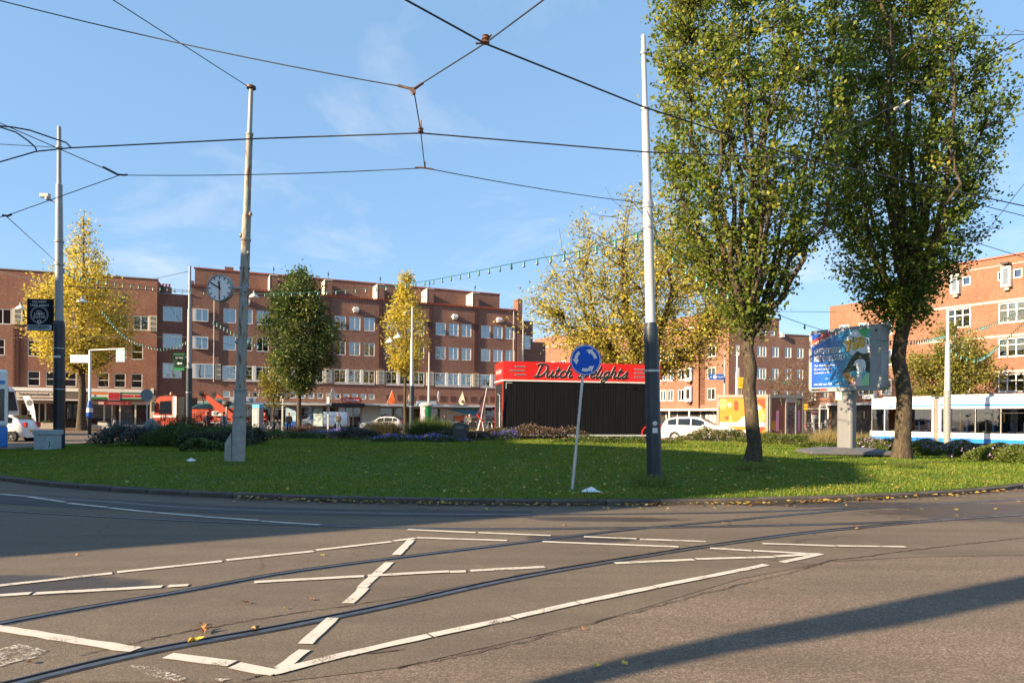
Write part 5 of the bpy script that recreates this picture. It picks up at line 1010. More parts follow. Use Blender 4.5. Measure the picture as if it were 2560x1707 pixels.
MB().tube([(.38, 0, 0), (.78, .02, 0)], .035, 8).box(.7, -.04, -.1, .78, .08, .1).build('bracket', GREY, ck)
# white and blue mast right of centre
b0 = G(1637, 1193, .2); b0.z = zi(b0.x, b0.y) - .03; t0 = Q(1608, 85, b0.y)
M3, v3 = mast('tall leaning mast, white above and dark blue grey below, beside the blue sign', b0, t0, 0, 0, [(0, 3.48, .178, .165, SLEEVE, 'sleeve'), (3.481, 3.62, .16, .12, SLEEVE, 'sleeve_cap'), (3.621, 6.4, .118, .108, POLEW, 'pole'), (6.401, 8.6, .098, .085, POLEW, 'pole'), (8.601, 10.3, .06, .052, POLEW, 'pole'), (10.301, (t0 - b0).z, .022, .012, POLEW, 'tip')])
for z, r_ in ((8.6, .085), (6.4, .105), (5.85, .112), (6.33, .11), (9.9, .06)): ring_part(M3, v3, z, r_, GALV, .06)
ring_part(M3, v3, 2.5, .172, GALV, .05, 'band'); MB().lathe([(0, -.19), (.055, -.185), (.055, -.17)], 16, tuple(v3 * (1.28 / v3.z)), 'y').build('round_sticker', SILVER, M3); q = MB(); q.T = Matrix.Translation(v3 * (1.12 / v3.z)); q.box(-.06, -.19, -.06, .055, -.172, .06); q.build('square_sticker', WHITE, M3)
# blue roundabout sign
bs = G(1430, 1222, .17); bs.z = zi(bs.x, bs.y) - .03; ts = Q(1464, 862, bs.y)
SGN = thing('traffic_sign', 'round blue roundabout sign with three white arrows on a leaning pole', 'sign', bs)
vs_ = ts - bs; MB().tube([(0, 0, 0), vs_ * 1.0], .027, 12).build('pole', GALV, SGN); MB().tube([vs_ * .0, vs_ * .27], .032, 12).build('pole_sleeve', GALV, SGN)
cs = Q(1464, 900, bs.y - .06) - bs; tilt = math.atan2(vs_.x, vs_.z)
q = MB(); q.T = Matrix.Translation(cs) @ Matrix.Rotation(tilt, 4, 'Y'); q.lathe([(0, .02), (.3, .02), (.305, 0), (.3, -.012), (.285, -.012), (.0, -.0119)], 48, (0, 0, 0), 'y'); q.build('disc', pm('sign_blue', (.004, .085, .5), .5, var=.05, spec=.25), SGN)
q = MB(); q.T = Matrix.Translation(cs) @ Matrix.Rotation(tilt, 4, 'Y'); q.lathe([(.278, -.0135), (.29, -.0135)], 48, (0, 0, 0), 'y'); q.build('rim', WHITE, SGN)
for k, a0 in enumerate((28, 148, 268)):
    q = MB(); q.T = Matrix.Translation(cs) @ Matrix.Rotation(tilt, 4, 'Y'); n = 8; a1 = a0 - 14; a2 = a0 + 34; pt_ = lambda r_, a: (r_ * math.cos(R(a)), -.015, r_ * math.sin(R(a)))
    vsx = [pt_(r_, a1 + (a2 - a1) * i / n) for i in range(n + 1) for r_ in (.165, .225)]; q.add(vsx, [(2 * i, 2 * i + 1, 2 * i + 3, 2 * i + 2) for i in range(n)]); q.add([pt_(.135, a2 - 1), pt_(.262, a2 - 1), pt_(.2, a2 + 30)], [(0, 1, 2)]); q.build('arrow', WHITE, SGN)
q = MB(); q.T = Matrix.Translation(cs); q.box(-.05, .02, .05, .05, .1, .1).box(-.05, .02, -.15, .05, .1, -.1); q.build('clamp', GALV, SGN)
# further masts
def simple_mast(label, px, pyt, Y, r_, split, sl, up, tipr=None):
    d = ray(px, pyt); t = Vector((d.x * Y, Y, CAM_H + d.z * Y)); b_ = Vector((t.x, Y, 0)); h_ = t.z
    return mast(label, b_, t, 0, 0, [(0, split, r_ * 1.25, r_ * 1.25, sl, 'sleeve'), (split + .001, h_ * .75, r_, r_ * .85, up, 'pole'), (h_ * .75 + .001, h_, r_ * .62, r_ * .5, up, 'pole')]) + (b_,)
M4, v4, b4 = simple_mast('grey mast with a green arrow sign behind the red flowers', 475, 665, 45, .15, 4.6, SLEEVE, GREY); ring_part(M4, v4, 3.0, .19, GALV, .04)
gs = thing('direction_sign', 'dark green sign with a white left arrow on the mast behind the red flowers', 'sign', (b4.x - .58, 44.85, 5.0), R(6))
MB().box(-.33, -.06, -.55, .33, .06, .55).build('panel', GREEN, gs); MB().box(-.31, -.068, -.38, .31, -.061, .5).build('field', pm('sign_dark_green', (.004, .03, .016), .4), gs); MB().prism([(-.14, -.1), (0, .0), (0, -.06), (.2, -.06), (.2, -.14), (0, -.14), (0, -.2)], 'y', -.075, -.069).build('arrow', WHITE, gs); put_text(TX['beren'], gs, 0, -.072, .26, .62, .75); MB().box(.33, -.03, .3, .5, .03, .36).box(.33, -.03, -.36, .5, .03, -.3).build('bracket', GREY, gs)
M5, v5, b5 = simple_mast('white topped lamp post with dark foot left of the poster column', 1031, 767, 46, .13, 3.6, SLEEVE, POLEW); ring_part(M5, v5, 2.2, .17, GALV, .04)
M6, v6, b6 = simple_mast('thin grey post rising behind the poster column', 1073, 880, 50, .09, 2.6, GREY, POLEW)
M7, v7, b7 = simple_mast('thick light grey tram mast in front of the right tram', 2370, 770, 41.2, .16, 3.35, pm('mast_grey', (.24, .235, .225), .5), POLEW); ring_part(M7, v7, 3.0, .2, GALV, .05)
M8, v8, b8 = simple_mast('thin white flagpole at the right end of the fin block', 1308, 785, 70, .1, 2, POLEW, POLEW)
M9, v9, b9 = simple_mast('white lamp post at the corner of the brown wing', 1843, 880, 84, .2, 3, POLEW, POLEW); M10, v10, b10 = simple_mast('thin white post carrying a blue motorway sign', 1812, 880, 80, .11, 3, POLEW, POLEW)
ms = thing('motorway_sign', 'blue direction sign with white lettering left of the near tree bole', 'sign', Q(1792, 942, 79.5)); MB().box(-.9, -.05, -.33, .85, .05, .33).build('panel', BLUE, ms); put_text(TX['ring'], ms, .42, -.06, 0, .55, .8); MB().lathe([(0, -.06), (.22, -.06), (.22, -.051)], 16, (-.25, 0, 0), 'y').build('emblem', WHITE, ms); MB().prism([(-.8, 0), (-.65, .12), (-.65, -.12)], 'y', -.065, -.052).build('arrow', WHITE, ms)
for px, py, w, h_, k, lb in ((1854, 957, 16, 27, None, 'tall yellow detour board beside the near tree bole'), (2014, 1017, 11, 14, 'a10', 'small yellow motorway detour board right of the painted kiosk')):
    o = thing('detour_sign', lb, 'sign', Q(px, py, 70)); W_, H_ = w * 70 / 1700, h_ * 70 / 1700; MB().box(-W_ / 2, -.04, -H_ / 2, W_ / 2, .04, H_ / 2).build('panel', YELLOW, o); MB().tube([(0, .08, -H_ / 2 - 2.2 if k else -3.4), (0, .08, H_ / 2)], .04, 8).build('post', GREY, o)
    if k: put_text(TX[k], o, 0, -.05, 0, .45, .6)
    else:
        for j in range(3): MB().box(-.25, -.05, .3 - .28 * j, .25, -.041, .36 - .28 * j).build('print_line', BLACK, o)
# street name / bus stop post at the left
bp = Q(224, 1075, 50); bp.z = 0; o = thing('stop_post', 'white post with blank boards and a blue wrapped banner before the yellow tree', 'post', bp)
MB().tube([(0, 0, 1.5), (0, 0, 6.2)], .1, 10).build('post', WHITE, o); MB().tube([(0, 0, 0), (0, 0, 1.5)], .12, 10).build('post_foot', BLACK, o); MB().tube([(0, 0, 6.2), (2.6, -.1, 6.32)], .055, 8).build('arm', WHITE, o); MB().box(-1.45, -.05, 5.25, -.1, .05, 5.85).build('blank_board', WHITE, o, bevel=.05); MB().box(1.95, -.1, 5.35, 2.6, .0, 6.28).build('hanging_board', pm('board_back', (.35, .45, .55), .4), o)
MB().lathe([(.12, 1.2), (.2, 1.3), (.21, 1.75), (.15, 2.3), (.12, 2.5)], 10).build('banner', BLUE, o); MB().lathe([(.212, 1.65), (.215, 1.7), (.2, 1.95)], 10).build('banner_stripe', WHITE, o)
# ------------------------------------------------------------------ overhead wires
def wire(label, pts, r_=.011, sag=0.0, name='overhead_wire', parent=None, mat=None):
    P = [Vector(p) for p in pts]; out = []
    for i in range(len(P) - 1):
        n = 10
        for j in range(n): t = j / n; v = P[i].lerp(P[i + 1], t); v.z -= sag * 4 * t * (1 - t); out.append(v)
    out.append(P[-1]); o = MB().tube(out, r_, 6).build(name, mat or WIRE, parent)
    return tag(o, label, 'wire') if label else o
CZ = 5.7
g = lambda px, py: G(px, py, CZ)
wire('thick contact wire running over the near track towards the tall trees', [g(700, -260), g(1005, -5), g(1214, 110), g(1610, 268), g(2000, 395), g(2560, 515), g(3200, 620)], .0105)
wire('contact wire curving over the far track past the clock mast', [g(-300, 500), g(0, 405), g(90, 379), g(175, 370), g(640, 347), g(1052, 333), g(1610, 380), g(2000, 396)], .0105)
N1, N2, N3, N4, N5, N6 = Q(1034, 222, 8.8), g(1214, 108), g(1052, 330), Q(1062, 420, 12), Q(299, 438, 13.5), Q(15, 540, 15)
wire('span wire from the upper left to the ring joint in mid sky', [Q(-400, -83, 9.5), Q(0, 2, 9.2), N1], .0075, .06)
wire('span wire rising from the ring joint past the insulator to the top edge', [N1, N2, Q(1370, -8, 6.3), Q(1700, -250, 5.4)], .008)
wire('short hanger wire below the ring joint in mid sky', [N1, N3, N4], .008)
wire('cross span wire between left joint, middle joint and white mast', [N5, N4, b0 + v3 * (6.4 / v3.z)], .008, .05)
wire('guy wire from the top of the clock mast to the upper left', [M2.location + v2, Q(282, 0, 14.5), Q(120, -110, 13)], .011)
wire('guy wire from left picture edge to the left joint', [Q(-200, 216, 12.8), Q(0, 308, 13), N5], .009)
wire('guy wire from left joint down to the small left joint', [N5, N6, Q(-100, 560, 15.2)], .008); wire('guy wire from the small left joint to the left mast', [N6, M1.location + v1 * (7.3 / v1.z)], .009)
wire('span wire from the left mast top to the picture edge', [M1.location + v1 * (11.9 / v1.z), Q(-150, 352, 24)], .012)
wire('upper feeder loop wire bending down at the left', [Q(-40, 312, 11.4), Q(30, 318, 11.3), Q(75, 326, 11.2), Q(130, 345, 11.1), Q(166, 357, 11.05), g(178, 370)], .013); wire('lower feeder loop wire bending down at the left', [Q(0, 318, 11.3), Q(40, 331, 11.25), Q(70, 352, 11.2), Q(88, 368, 11.15), g(92, 379)], .013)
TB = Q(2260, 260, 11.5)
wire('span wire with a long fitting crossing the tall trees to the right edge', [g(1995, 396), Q(2215, 275, 11.3), TB, Q(2560, 98, 12), Q(2900, -80, 12.5)], .009)
wire('thin span wire from the white mast up to the trees', [M3.location + v3 * (5.85 / v3.z), g(1995, 396)], .007)
wire('thin wire high at the right edge behind the tree tops', [Q(1640, 118, 19), Q(2000, 104, 19), Q(2640, 84, 19)], .009)
wire('slanting thin wire at the right edge below the tree', [Q(2450, 600, 20), Q(2600, 410, 20)], .009); wire('thick wire meeting the right edge beside the tree', [Q(2200, 430, 26), Q(2460, 515, 25), Q(2640, 560, 24)], .014); wire('wire sloping to the roof of the orange block at the right', [Q(2150, 500, 24), Q(2450, 610, 24), Q(2640, 668, 24)], .011)
wire('cable from the green sign mast to the left block', [b4 + v4 * .97, Q(390, 696, 66)], .02); wire('cable passing across the left mast in front of the brick block', [Q(-60, 665, 30), M1.location + v1 * (6.45 / v1.z), Q(480, 730, 44)], .018); wire('long cable across the left facades at mid height', [Q(-20, 845, 58), Q(470, 842, 45), Q(620, 870, 60)], .014)
wire('horizontal thin wire before the sky right of the near tree', [Q(1900, 778, 60), Q(2090, 780, 60)], .02)
def fitting(label, p, parts, cat='fitting'):
    o = thing('insulator', label, cat, p); o.scale = (.78, .78, .78)
    for nm, f, m in parts: q = MB(); f(q); q.build(nm, m, o)
INS = pm('insulator_brown', (.16, .075, .045), .35, var=.3, scale=30)
fitting('brown bell insulator on the thick contact wire near the top', N2, [('bell', lambda q: q.lathe([(.02, -.02), (.06, .0), (.035, .03), (.06, .05), (.035, .08), (.05, .1), (.0, .13)], 12), INS), ('clamp', lambda q: q.tube([(-.14, -.02, -.02), (0, 0, .0), (.08, .0, .12)], .014, 6), STEEL)])
fitting('brown bell insulator on the far contact wire', N3, [('bell', lambda q: q.lathe([(.02, -.02), (.055, .0), (.035, .03), (.055, .05), (.03, .09), (.0, .14)], 12), INS), ('clamp', lambda q: q.tube([(0, 0, .12), (0, 0, .22)], .014, 6), STEEL)])
fitting('rusty ring joint where three span wires meet in mid sky', N1, [('joint', lambda q: q.tube([(-.26, 0, .05), (-.06, 0, 0), (0, 0, -.1)], .022, 6), STEEL), ('arm', lambda q: q.tube([(.02, 0, 0), (.16, 0, .1)], .022, 6), STEEL), ('plate', lambda q: q.cbox((0, 0, -.03), (.07, .03, .1)), STEEL)])
fitting('small rusty joint at the lower end of the hanger wire', N4, [('joint', lambda q: q.tube([(-.22, 0, .01), (0, 0, 0), (.2, 0, -.03)], .02, 6), STEEL), ('arm', lambda q: q.tube([(0, 0, 0), (0, 0, .14)], .02, 6), STEEL)])
fitting('dark turnbuckle joint left of the clock mast', N5, [('turnbuckle', lambda q: q.tube([(-.42, 0, .2), (-.08, 0, .03)], .032, 6), WIRE), ('joint', lambda q: q.tube([(-.08, 0, .02), (.1, 0, 0), (.2, 0, .01)], .024, 6), WIRE)])
fitting('dark wire joint at the left picture edge', N6, [('joint', lambda q: q.tube([(-.1, 0, .02), (.05, 0, 0), (.16, 0, .05)], .03, 6), WIRE)])
d_ = (Q(2560, 98, 12) - TB).normalized(); fitting('long light tension fitting on the span wire across the trees', TB, [('bar', lambda q: q.tube([tuple(d_ * -.28), tuple(d_ * -.05)], .026, 6), STONE), ('link', lambda q: q.tube([tuple(d_ * .0), tuple(d_ * .14)], .03, 6), STONE)])
# strings of coloured lamps
SOCK = MB().lathe([(.018, 0), (.03, -.02), (.03, -.09)], 8).mesh('lamp_socket', TEAL); GLB = MB().lathe([(.026, -.09), (.045, -.13), (.035, -.17), (0, -.185)], 8).mesh('bulb', BULB)
def garland(label, pts, n, sc=1.0, r_=.012):
    P = catmull3([Vector(p) for p in pts]); o = tag(MB().tube(P, r_, 5).build('light_string', pm('garland_cable', (.01, .06, .05), .5)), label, 'light string')
    L = [0]
    for a, c in zip(P[:-1], P[1:]): L.append(L[-1] + (c - a).length)
    for i in range(n):
        s_ = L[-1] * (i + .5) / n; k = max(j for j in range(len(L)) if L[j] <= s_); k = min(k, len(P) - 2); t = (s_ - L[k]) / max(1e-6, L[k + 1] - L[k]); v = P[k].lerp(P[k + 1], t)
        so = put('lamp', SOCK, o, v); so.scale = (sc,) * 3; put('bulb', GLB, so)
def catmull3(P, k=8):
    P = [P[0] * 2 - P[1]] + P + [P[-1] * 2 - P[-2]]; out = []
    for i in range(1, len(P) - 2):
        for j in range(k):
            t = j / k; a, b_, c, d = P[i - 1:i + 3]; out.append(.5 * ((2 * b_) + (c - a) * t + (2 * a - 5 * b_ + 4 * c - d) * t * t + (3 * b_ - a - 3 * c + d) * t ** 3))
    out.append(P[-2]); return out
garland('light string from the left mast past the clock to the white mast', [Q(150, 668, 27), Q(240, 700, 32), Q(480, 727, 44), Q(640, 734, 44), Q(850, 727, 38), Q(1050, 705, 32), Q(1300, 655, 23), Q(1450, 628, 19), M3.location + v3 * (5.8 / v3.z)], 58, 1.15, .013)
garland('light string from the white mast over the billboard to the tram mast', [M3.location + v3 * (5.78 / v3.z), Q(1700, 660, 17), Q(1800, 726, 19.5), Q(1922, 778, 22), Q(2060, 826, 21.5), Q(2190, 850, 22.5), Q(2300, 850, 29), Q(2366, 838, 41)], 44, .85, .01)
garland('sagging light string between left mast and green sign mast', [Q(255, 775, 40), Q(310, 838, 42), Q(380, 868, 44), Q(430, 868, 45), Q(475, 850, 45)], 34, 1.0); garland('sagging light string at the right between tram mast and orange block', [Q(2372, 870, 41), Q(2410, 893, 41.5), Q(2450, 895, 42), Q(2500, 860, 47), Q(2590, 775, 52)], 40, 1.2, .014)
garland('light string from tram mast up to the orange block window', [Q(2372, 840, 41), Q(2440, 822, 40), Q(2490, 805, 46), Q(2590, 760, 52)], 22, 1.1, .013); garland('faint light string under the fin block windows', [Q(530, 800, 62), Q(590, 835, 64), Q(650, 865, 66)], 14, 2.0); garland('faint light string across the brown wing', [Q(1905, 940, 78), Q(1960, 953, 80), Q(2040, 955, 84)], 12, 2.6, .02)
# hanging street lamps
for px, py, Y, lb in ((52, 772, 58, 'white dome lamp hanging before the left block'), (205, 754, 58, 'white dome lamp hanging in the left yellow tree'), (635, 742, 60, 'white dome lamp hanging right of the clock mast'), (975, 855, 62, 'lower white dome lamp hanging left of the slender golden tree'), (995, 844, 62, 'upper white dome lamp hanging in front of the slender golden tree')):
    o = thing('hanging_lamp', lb, 'lamp', Q(px, py, Y)); MB().lathe([(.0, .32), (.1, .3), (.32, .12), (.42, -.02), (.4, -.08), (.0, -.08)], 18).build('shade', WHITE, o); MB().lathe([(.09, .28), (.09, .5), (.0, .52)], 10).build('fitting', GREY, o); MB().tube([(-6, .1, .6), (0, 0, .5), (6, -.1, .62)], .012, 4).build('suspension_wire', WIRE, o)
# ------------------------------------------------------------------ food trailer
def plain_panel_mat():
    m, t, p, o = newmat('ribbed_black_panel'); c = coords(t); s = nn(t, 'ShaderNodeSeparateXYZ'); t.links.new(c, s.inputs[0])
    mp = nn(t, 'ShaderNodeMapping'); mp.inputs['Scale'].default_value = (5, 1, .22); t.links.new(c, mp.inputs[0]); f = tnoise(t, mp.outputs[0], 3, 6, .7)
    t.links.new(tramp(t, f, [(.35, (.004, .0042, .0046)), (.7, (.009, .009, .0095)), (.85, (.022, .0215, .021))]), p.inputs['Base Color']); t.links.new(tramp(t, f, [(.3, .45), (.75, .7)]), p.inputs['Roughness']); p.inputs['Specular IOR Level'].default_value = .2
    w = nn(t, 'ShaderNodeMath', operation='SINE'); t.links.new(tmath(t, 'MULTIPLY', s.outputs[0], 2 * math.pi / .055), w.inputs[0]); bump(t, p, w.outputs[0], .35, .006); return m
TRL, TRW = 8.3, 2.2
TR = thing('food_trailer', 'black food trailer with a red roof board lettered in dark script', 'trailer', (-.42, 33.9, zi(0, 34) - .02), R(12))
k0 = TR.location.z; zt, zb, zbot = 4.34 - k0, 3.37 - k0, .66 - k0
q = MB(); q.box(0, 0, zbot, TRL, TRW, zb); q.build('body', plain_panel_mat(), TR)
for i in range(60): MB().box(.12 + i * .1345, -.012, zbot + .06, .12 + i * .1345 + .118, -.001, zb - .1).build('wall_panel', bpy.data.materials['ribbed_black_panel'], TR)
rb = MB().box(-.04, -.04, zb + .001, TRL + .04, TRW + .04, zt).build('roof_board', pm('board_red', (.62, .014, .008), .32, coat=.3, var=.08, scale=1.2), TR)
MB().box(-.05, -.055, zb - .02, TRL + .05, -.041, zb + .05).box(-.055, -.04, zb - .02, -.041, TRW + .05, zb + .05).build('white_trim', WHITE, TR); MB().box(.06, -.03, zbot - .05, TRL, -.013, zbot + .03).build('floor_trim', SILVER, TR)
MB().box(.1, -.03, zb - .12, .42, -.013, zb - .09).box(.1, -.03, zb - .4, .13, -.013, zb - .121).build('corner_mark', SILVER, TR)
zc = (zb + zt) / 2
SCRIPT = {'D': (1.55, [[(.32, 1.8), (.3, .9), (.3, .05)], [(-.35, 1.72), (.0, 1.92), (.7, 1.9), (1.22, 1.5), (1.28, .9), (1.0, .25), (.4, .0), (-.1, .08)]]),
 'u': (1.1, [[(.0, .95), (.04, .3), (.3, .0), (.6, .3), (.7, .95)], [(.7, .95), (.7, .25), (.88, .0), (1.15, .2)]]), 't': (.72, [[(.22, 1.5), (.16, .3), (.34, .0), (.72, .2)], [(-.08, 1.0), (.58, 1.02)]]),
 'c': (.8, [[(.68, .78), (.42, 1.0), (.12, .7), (.12, .25), (.4, .0), (.85, .2)]]), 'h': (1.02, [[(.12, 1.85), (.1, .9), (.1, .0)], [(.1, .45), (.38, 1.0), (.64, .82), (.62, .25), (.8, .0), (1.08, .2)]]),
 'e': (.85, [[(.1, .45), (.5, .58), (.64, .85), (.4, 1.0), (.1, .7), (.1, .25), (.4, .0), (.9, .22)]]), 'l': (.5, [[(.14, 1.85), (.08, .9), (.08, .25), (.25, .0), (.55, .2)]]),
 'i': (.5, [[(.12, 1.0), (.08, .3), (.25, .0), (.55, .2)], [(.16, 1.42), (.17, 1.48)]]), 'g': (.95, [[(.66, .85), (.4, 1.0), (.1, .72), (.12, .28), (.36, .05), (.66, .35)], [(.7, 1.0), (.66, -.3), (.4, -.68), (.08, -.5), (.36, -.12), (1.0, .22)]]),
 's': (.9, [[(.0, .12), (.36, .6), (.5, 1.02), (.66, .5), (.55, .1), (.28, .0), (.08, .14)], [(.55, .08), (1.0, .16)]])}
def script_word(word, x0, z0, s_, sx):
    x = 0.0
    for ch in word:
        adv, strokes = SCRIPT[ch]
        for d_, w_, m_, nm in ((-.046, .056, pm('outline_grey', (.36, .37, .38), .4), 'lettering_outline'), (-.054, .044, BLACK, 'lettering')):
            q = MB(); q.T = Matrix.Translation((0, d_, 0)) @ Matrix.Diagonal((1, .12, 1, 1))
            for st in strokes:
                P = catmull3([Vector((x0 + (x + a + .42 * c) * s_ * sx, 0, z0 + c * s_)) for a, c in st], 5); q.tube(P, w_, 8)
            q.build(nm, m_, TR)
        x += adv
script_word('Dutch', 1.55, zc - .27, .33, 1.13); script_word('Delights', 3.85, zc - .27, .33, 1.14)
for x0, x1, z in ((.55, 1.1, .22), (.3, 1.05, .02), (.55, 1.1, -.18), (6.9, 7.5, .22), (6.9, 7.7, .02), (6.9, 7.5, -.18)): MB().box(x0, -.05, zc + z - .028, x1, -.042, zc + z + .028).build('speed_line', SILVER, TR); MB().box(x0 + .02, -.056, zc + z - .014, x1 - .02, -.051, zc + z + .014).build('speed_line_core', BLACK, TR)
o = put_text(TX['small_o'], TR, -.06, TRW / 2, zc, 1.2, 1.6); o.rotation_euler = (R(90), 0, R(-90))
dr = MB().box(-.03, .15, zbot + .05, -.001, TRW - .15, zb - .15).build('end_door', BLACK, TR)
for y0, y1, z0, z1 in ((.06, .12, zbot, zb), (TRW - .12, TRW - .06, zbot, zb), (.12, TRW - .12, zb - .12, zb - .06)): MB().box(-.04, y0, z0, -.002, y1, z1).build('red_edge', RED, TR)
MB().tube([(-.08, .62, zbot + .1), (-.08, .62, zb - .7), (-.08, .95, zb - .7), (-.08, 1.2, zb - .62)], .022, 8).build('handrail', GALV, dr); MB().cbox((-.05, .9, zbot + 1.05), (.03, .3, .05)).cbox((-.05, .45, zbot + 1.05), (.03, .08, .06)).build('door_latch', GALV, dr)
MB().box(.3, .1, zbot - .22, TRL - .1, TRW - .1, zbot - .052).build('chassis', BLACK, TR)
for x in (5.0, 5.8):
    for y in (.12, TRW - .32):
        w = MB().lathe([(.12, 0), (.3, 0), (.34, .04), (.34, .16), (.3, .2), (.12, .2)], 20, (x, y, .34), 'y').build('wheel', RUBBER, TR); MB().lathe([(0, .02), (.17, .02), (.2, .0)], 14, (x, y, .34), 'y').build('rim', RIM, w)
MB().lathe([(.36, -.02), (.44, -.02), (.44, .24), (.36, .24)], 20, (7.75, .0, .3), 'y').build('red_mudguard', RED, TR); MB().box(.4, .2, 0, .5, .3, zbot - .22).box(7.9, .2, 0, 8.0, .3, zbot - .22).build('jack_stand', GALV, TR)
fl = thing('beach_flag', 'dark printed flag on a tripod at the left end of the trailer', 'flag', (-1.75, 33.2, zi(-1.5, 33))); MB().tube([(0, 0, 0), (.25, .1, 1.1), (.5, .15, 2.5)], .016, 6).build('pole', WHITE, fl); MB().tube([(.45, 0, 0), (.25, .1, 1.1)], .018, 6).tube([(-.1, .5, 0), (.25, .1, 1.1)], .018, 6).build('leg', WHITE, fl)
q = MB(); q.add([(.49, .14, 2.45), (.08, .1, 1.75), (.2, .14, 1.6), (.02, .1, 1.2), (.36, .1, .8), (.42, .12, 1.5)], [(0, 1, 2, 5), (5, 2, 3, 4)]); o = q.build('cloth', pm('flag_dark', (.06, .02, .035), .7, var=.9, scale=5), fl); o.modifiers.new('s', 'SOLIDIFY').thickness = .012; MB().tube([(.02, .08, 1.22), (.36, .08, .8)], .035, 6).build('red_hem', RED, fl)
# painted kiosk: two faces
kc = Vector((17.33, 46.0, 0)); kr = thing('art_kiosk', 'orange painted container kiosk with cartoon fruit and pale frame', 'kiosk', kc, 0)
FRM = pm('kiosk_frame', (.25, .235, .2), .6)
def face(ang, L, nm, mat):
    e = thing.__call__ if False else None
    m = Matrix.Translation((0, 0, 0)) @ Matrix.Rotation(ang, 4, 'Z'); return m
KL = math.atan2(47.5 - 46, 14.32 - 17.33); KR_ = math.atan2(47.5 - 46, 20.27 - 17.33); LL, LR, KH = 3.36, 3.3, 3.2
def ktx(ang, flip):
    M_ = Matrix.Rotation(ang, 4, 'Z')
    return M_ @ Matrix.Scale(-1, 4, (0, 1, 0)) if flip else M_
def kq(nm, mat, ang, out, fn):
    q = MB(); a = Vector((math.cos(ang), math.sin(ang), 0)); nrm = Vector((-a.y, a.x, 0)) * out
    q.T = Matrix(((a.x, nrm.x, 0, 0), (a.y, nrm.y, 0, 0), (0, 0, 1, 0), (0, 0, 0, 1))); fn(q); return q.build(nm, mat, kr)
ARTO = pm('art_orange', (.52, .2, .012), .6, var=.05); ARTR = pm('art_red', (.42, .045, .012), .6); ARTB = pm('art_brown', (.2, .055, .022), .6); ARTG = pm('art_green', (.36, .42, .11), .6); ARTP = pm('art_pink', (.5, .2, .34), .6)
kq('wall_left', ARTO, KL, 1, lambda q: q.box(.05, .02, .1, LL - .05, .1, KH - .2)); kq('wall_right', ARTB, KR_, -1, lambda q: q.box(.05, .02, .1, LR - .05, .1, KH - .2))
for ang, out, L in ((KL, 1, LL), (KR_, -1, LR)):
    kq('frame', FRM, ang, out, lambda q: q.box(0, .0, 0, .16, .14, KH - .22)); kq('frame', FRM, ang, out, lambda q: q.box(L - .16, .0, 0, L, .14, KH - .22)); kq('roof_beam', FRM, ang, out, lambda q: q.box(-.02, -.02, KH - .219, L + .02, .16, KH))
MB().add([(0, 0, KH - .02), tuple(Vector((math.cos(KL), math.sin(KL), 0)) * LL + Vector((0, 0, KH - .02))), (.0, 2.9, KH - .02), tuple(Vector((math.cos(KR_), math.sin(KR_), 0)) * LR + Vector((0, 0, KH - .02)))], [(0, 3, 2, 1)]).build('roof', GREY, kr)
def blob(cx, cz, rx, rz, n=16, wob=.0): return [(cx + rx * math.cos(6.283 * i / n) * (1 + wob * math.sin(3 * 6.283 * i / n)), cz + rz * math.sin(6.283 * i / n)) for i in range(n)]
for nm, mat, poly, d in (('painted_triangle', ARTR, [(1.7, .35), (.2, 2.0), (.2, .9), (.9, .2)], .112), ('painted_triangle', ARTR, [(.2, 2.9), (.9, 2.9), (.2, 2.2)], .112), ('painted_pear', ARTG, blob(2.95, 2.55, .28, .38, 16, .15), .114), ('painted_pear', ARTG, blob(.5, 1.6, .3, .6, 16, .12), .116), ('painted_strip', WHITE, [(.2, 1.02), (3.15, 1.02), (3.15, 1.3), (.2, 1.3)], .118), ('painted_strip', WHITE, [(.4, 2.3), (.7, 2.5), (2.1, 1.2), (1.8, 1.0)], .12), ('painted_cup', WHITE, [(1.35, .15), (2.15, .15), (2.2, .75), (1.3, .75)], .122), ('painted_heart', pm('art_cream', (.75, .55, .35), .5), blob(2.5, 2.5, .13, .17), .114), ('painted_box', ARTR, [(1.95, 2.1), (2.2, 2.15), (2.2, 2.8), (1.95, 2.75)], .124), ('painted_leaf', pm('art_leaf', (.6, .5, .08), .5), [(2.6, 1.2), (2.4, 1.9), (2.3, 1.3)], .126), ('painted_leaf', pm('art_leaf', (.6, .5, .08), .5), [(1.1, 1.4), (.9, 2.0), (.85, 1.5)], .126), ('painted_leaf', pm('art_leaf', (.6, .5, .08), .5), [(1.0, .3), (.7, .95), (.6, .5)], .126), ('painted_dot', ARTB, blob(2.7, 1.6, .12, .12), .128), ('painted_dot', ARTB, blob(1.2, 2.6, .1, .1), .128)):
    kq(nm, mat, KL, 1, lambda q: q.prism(poly, 'y', .1, d))
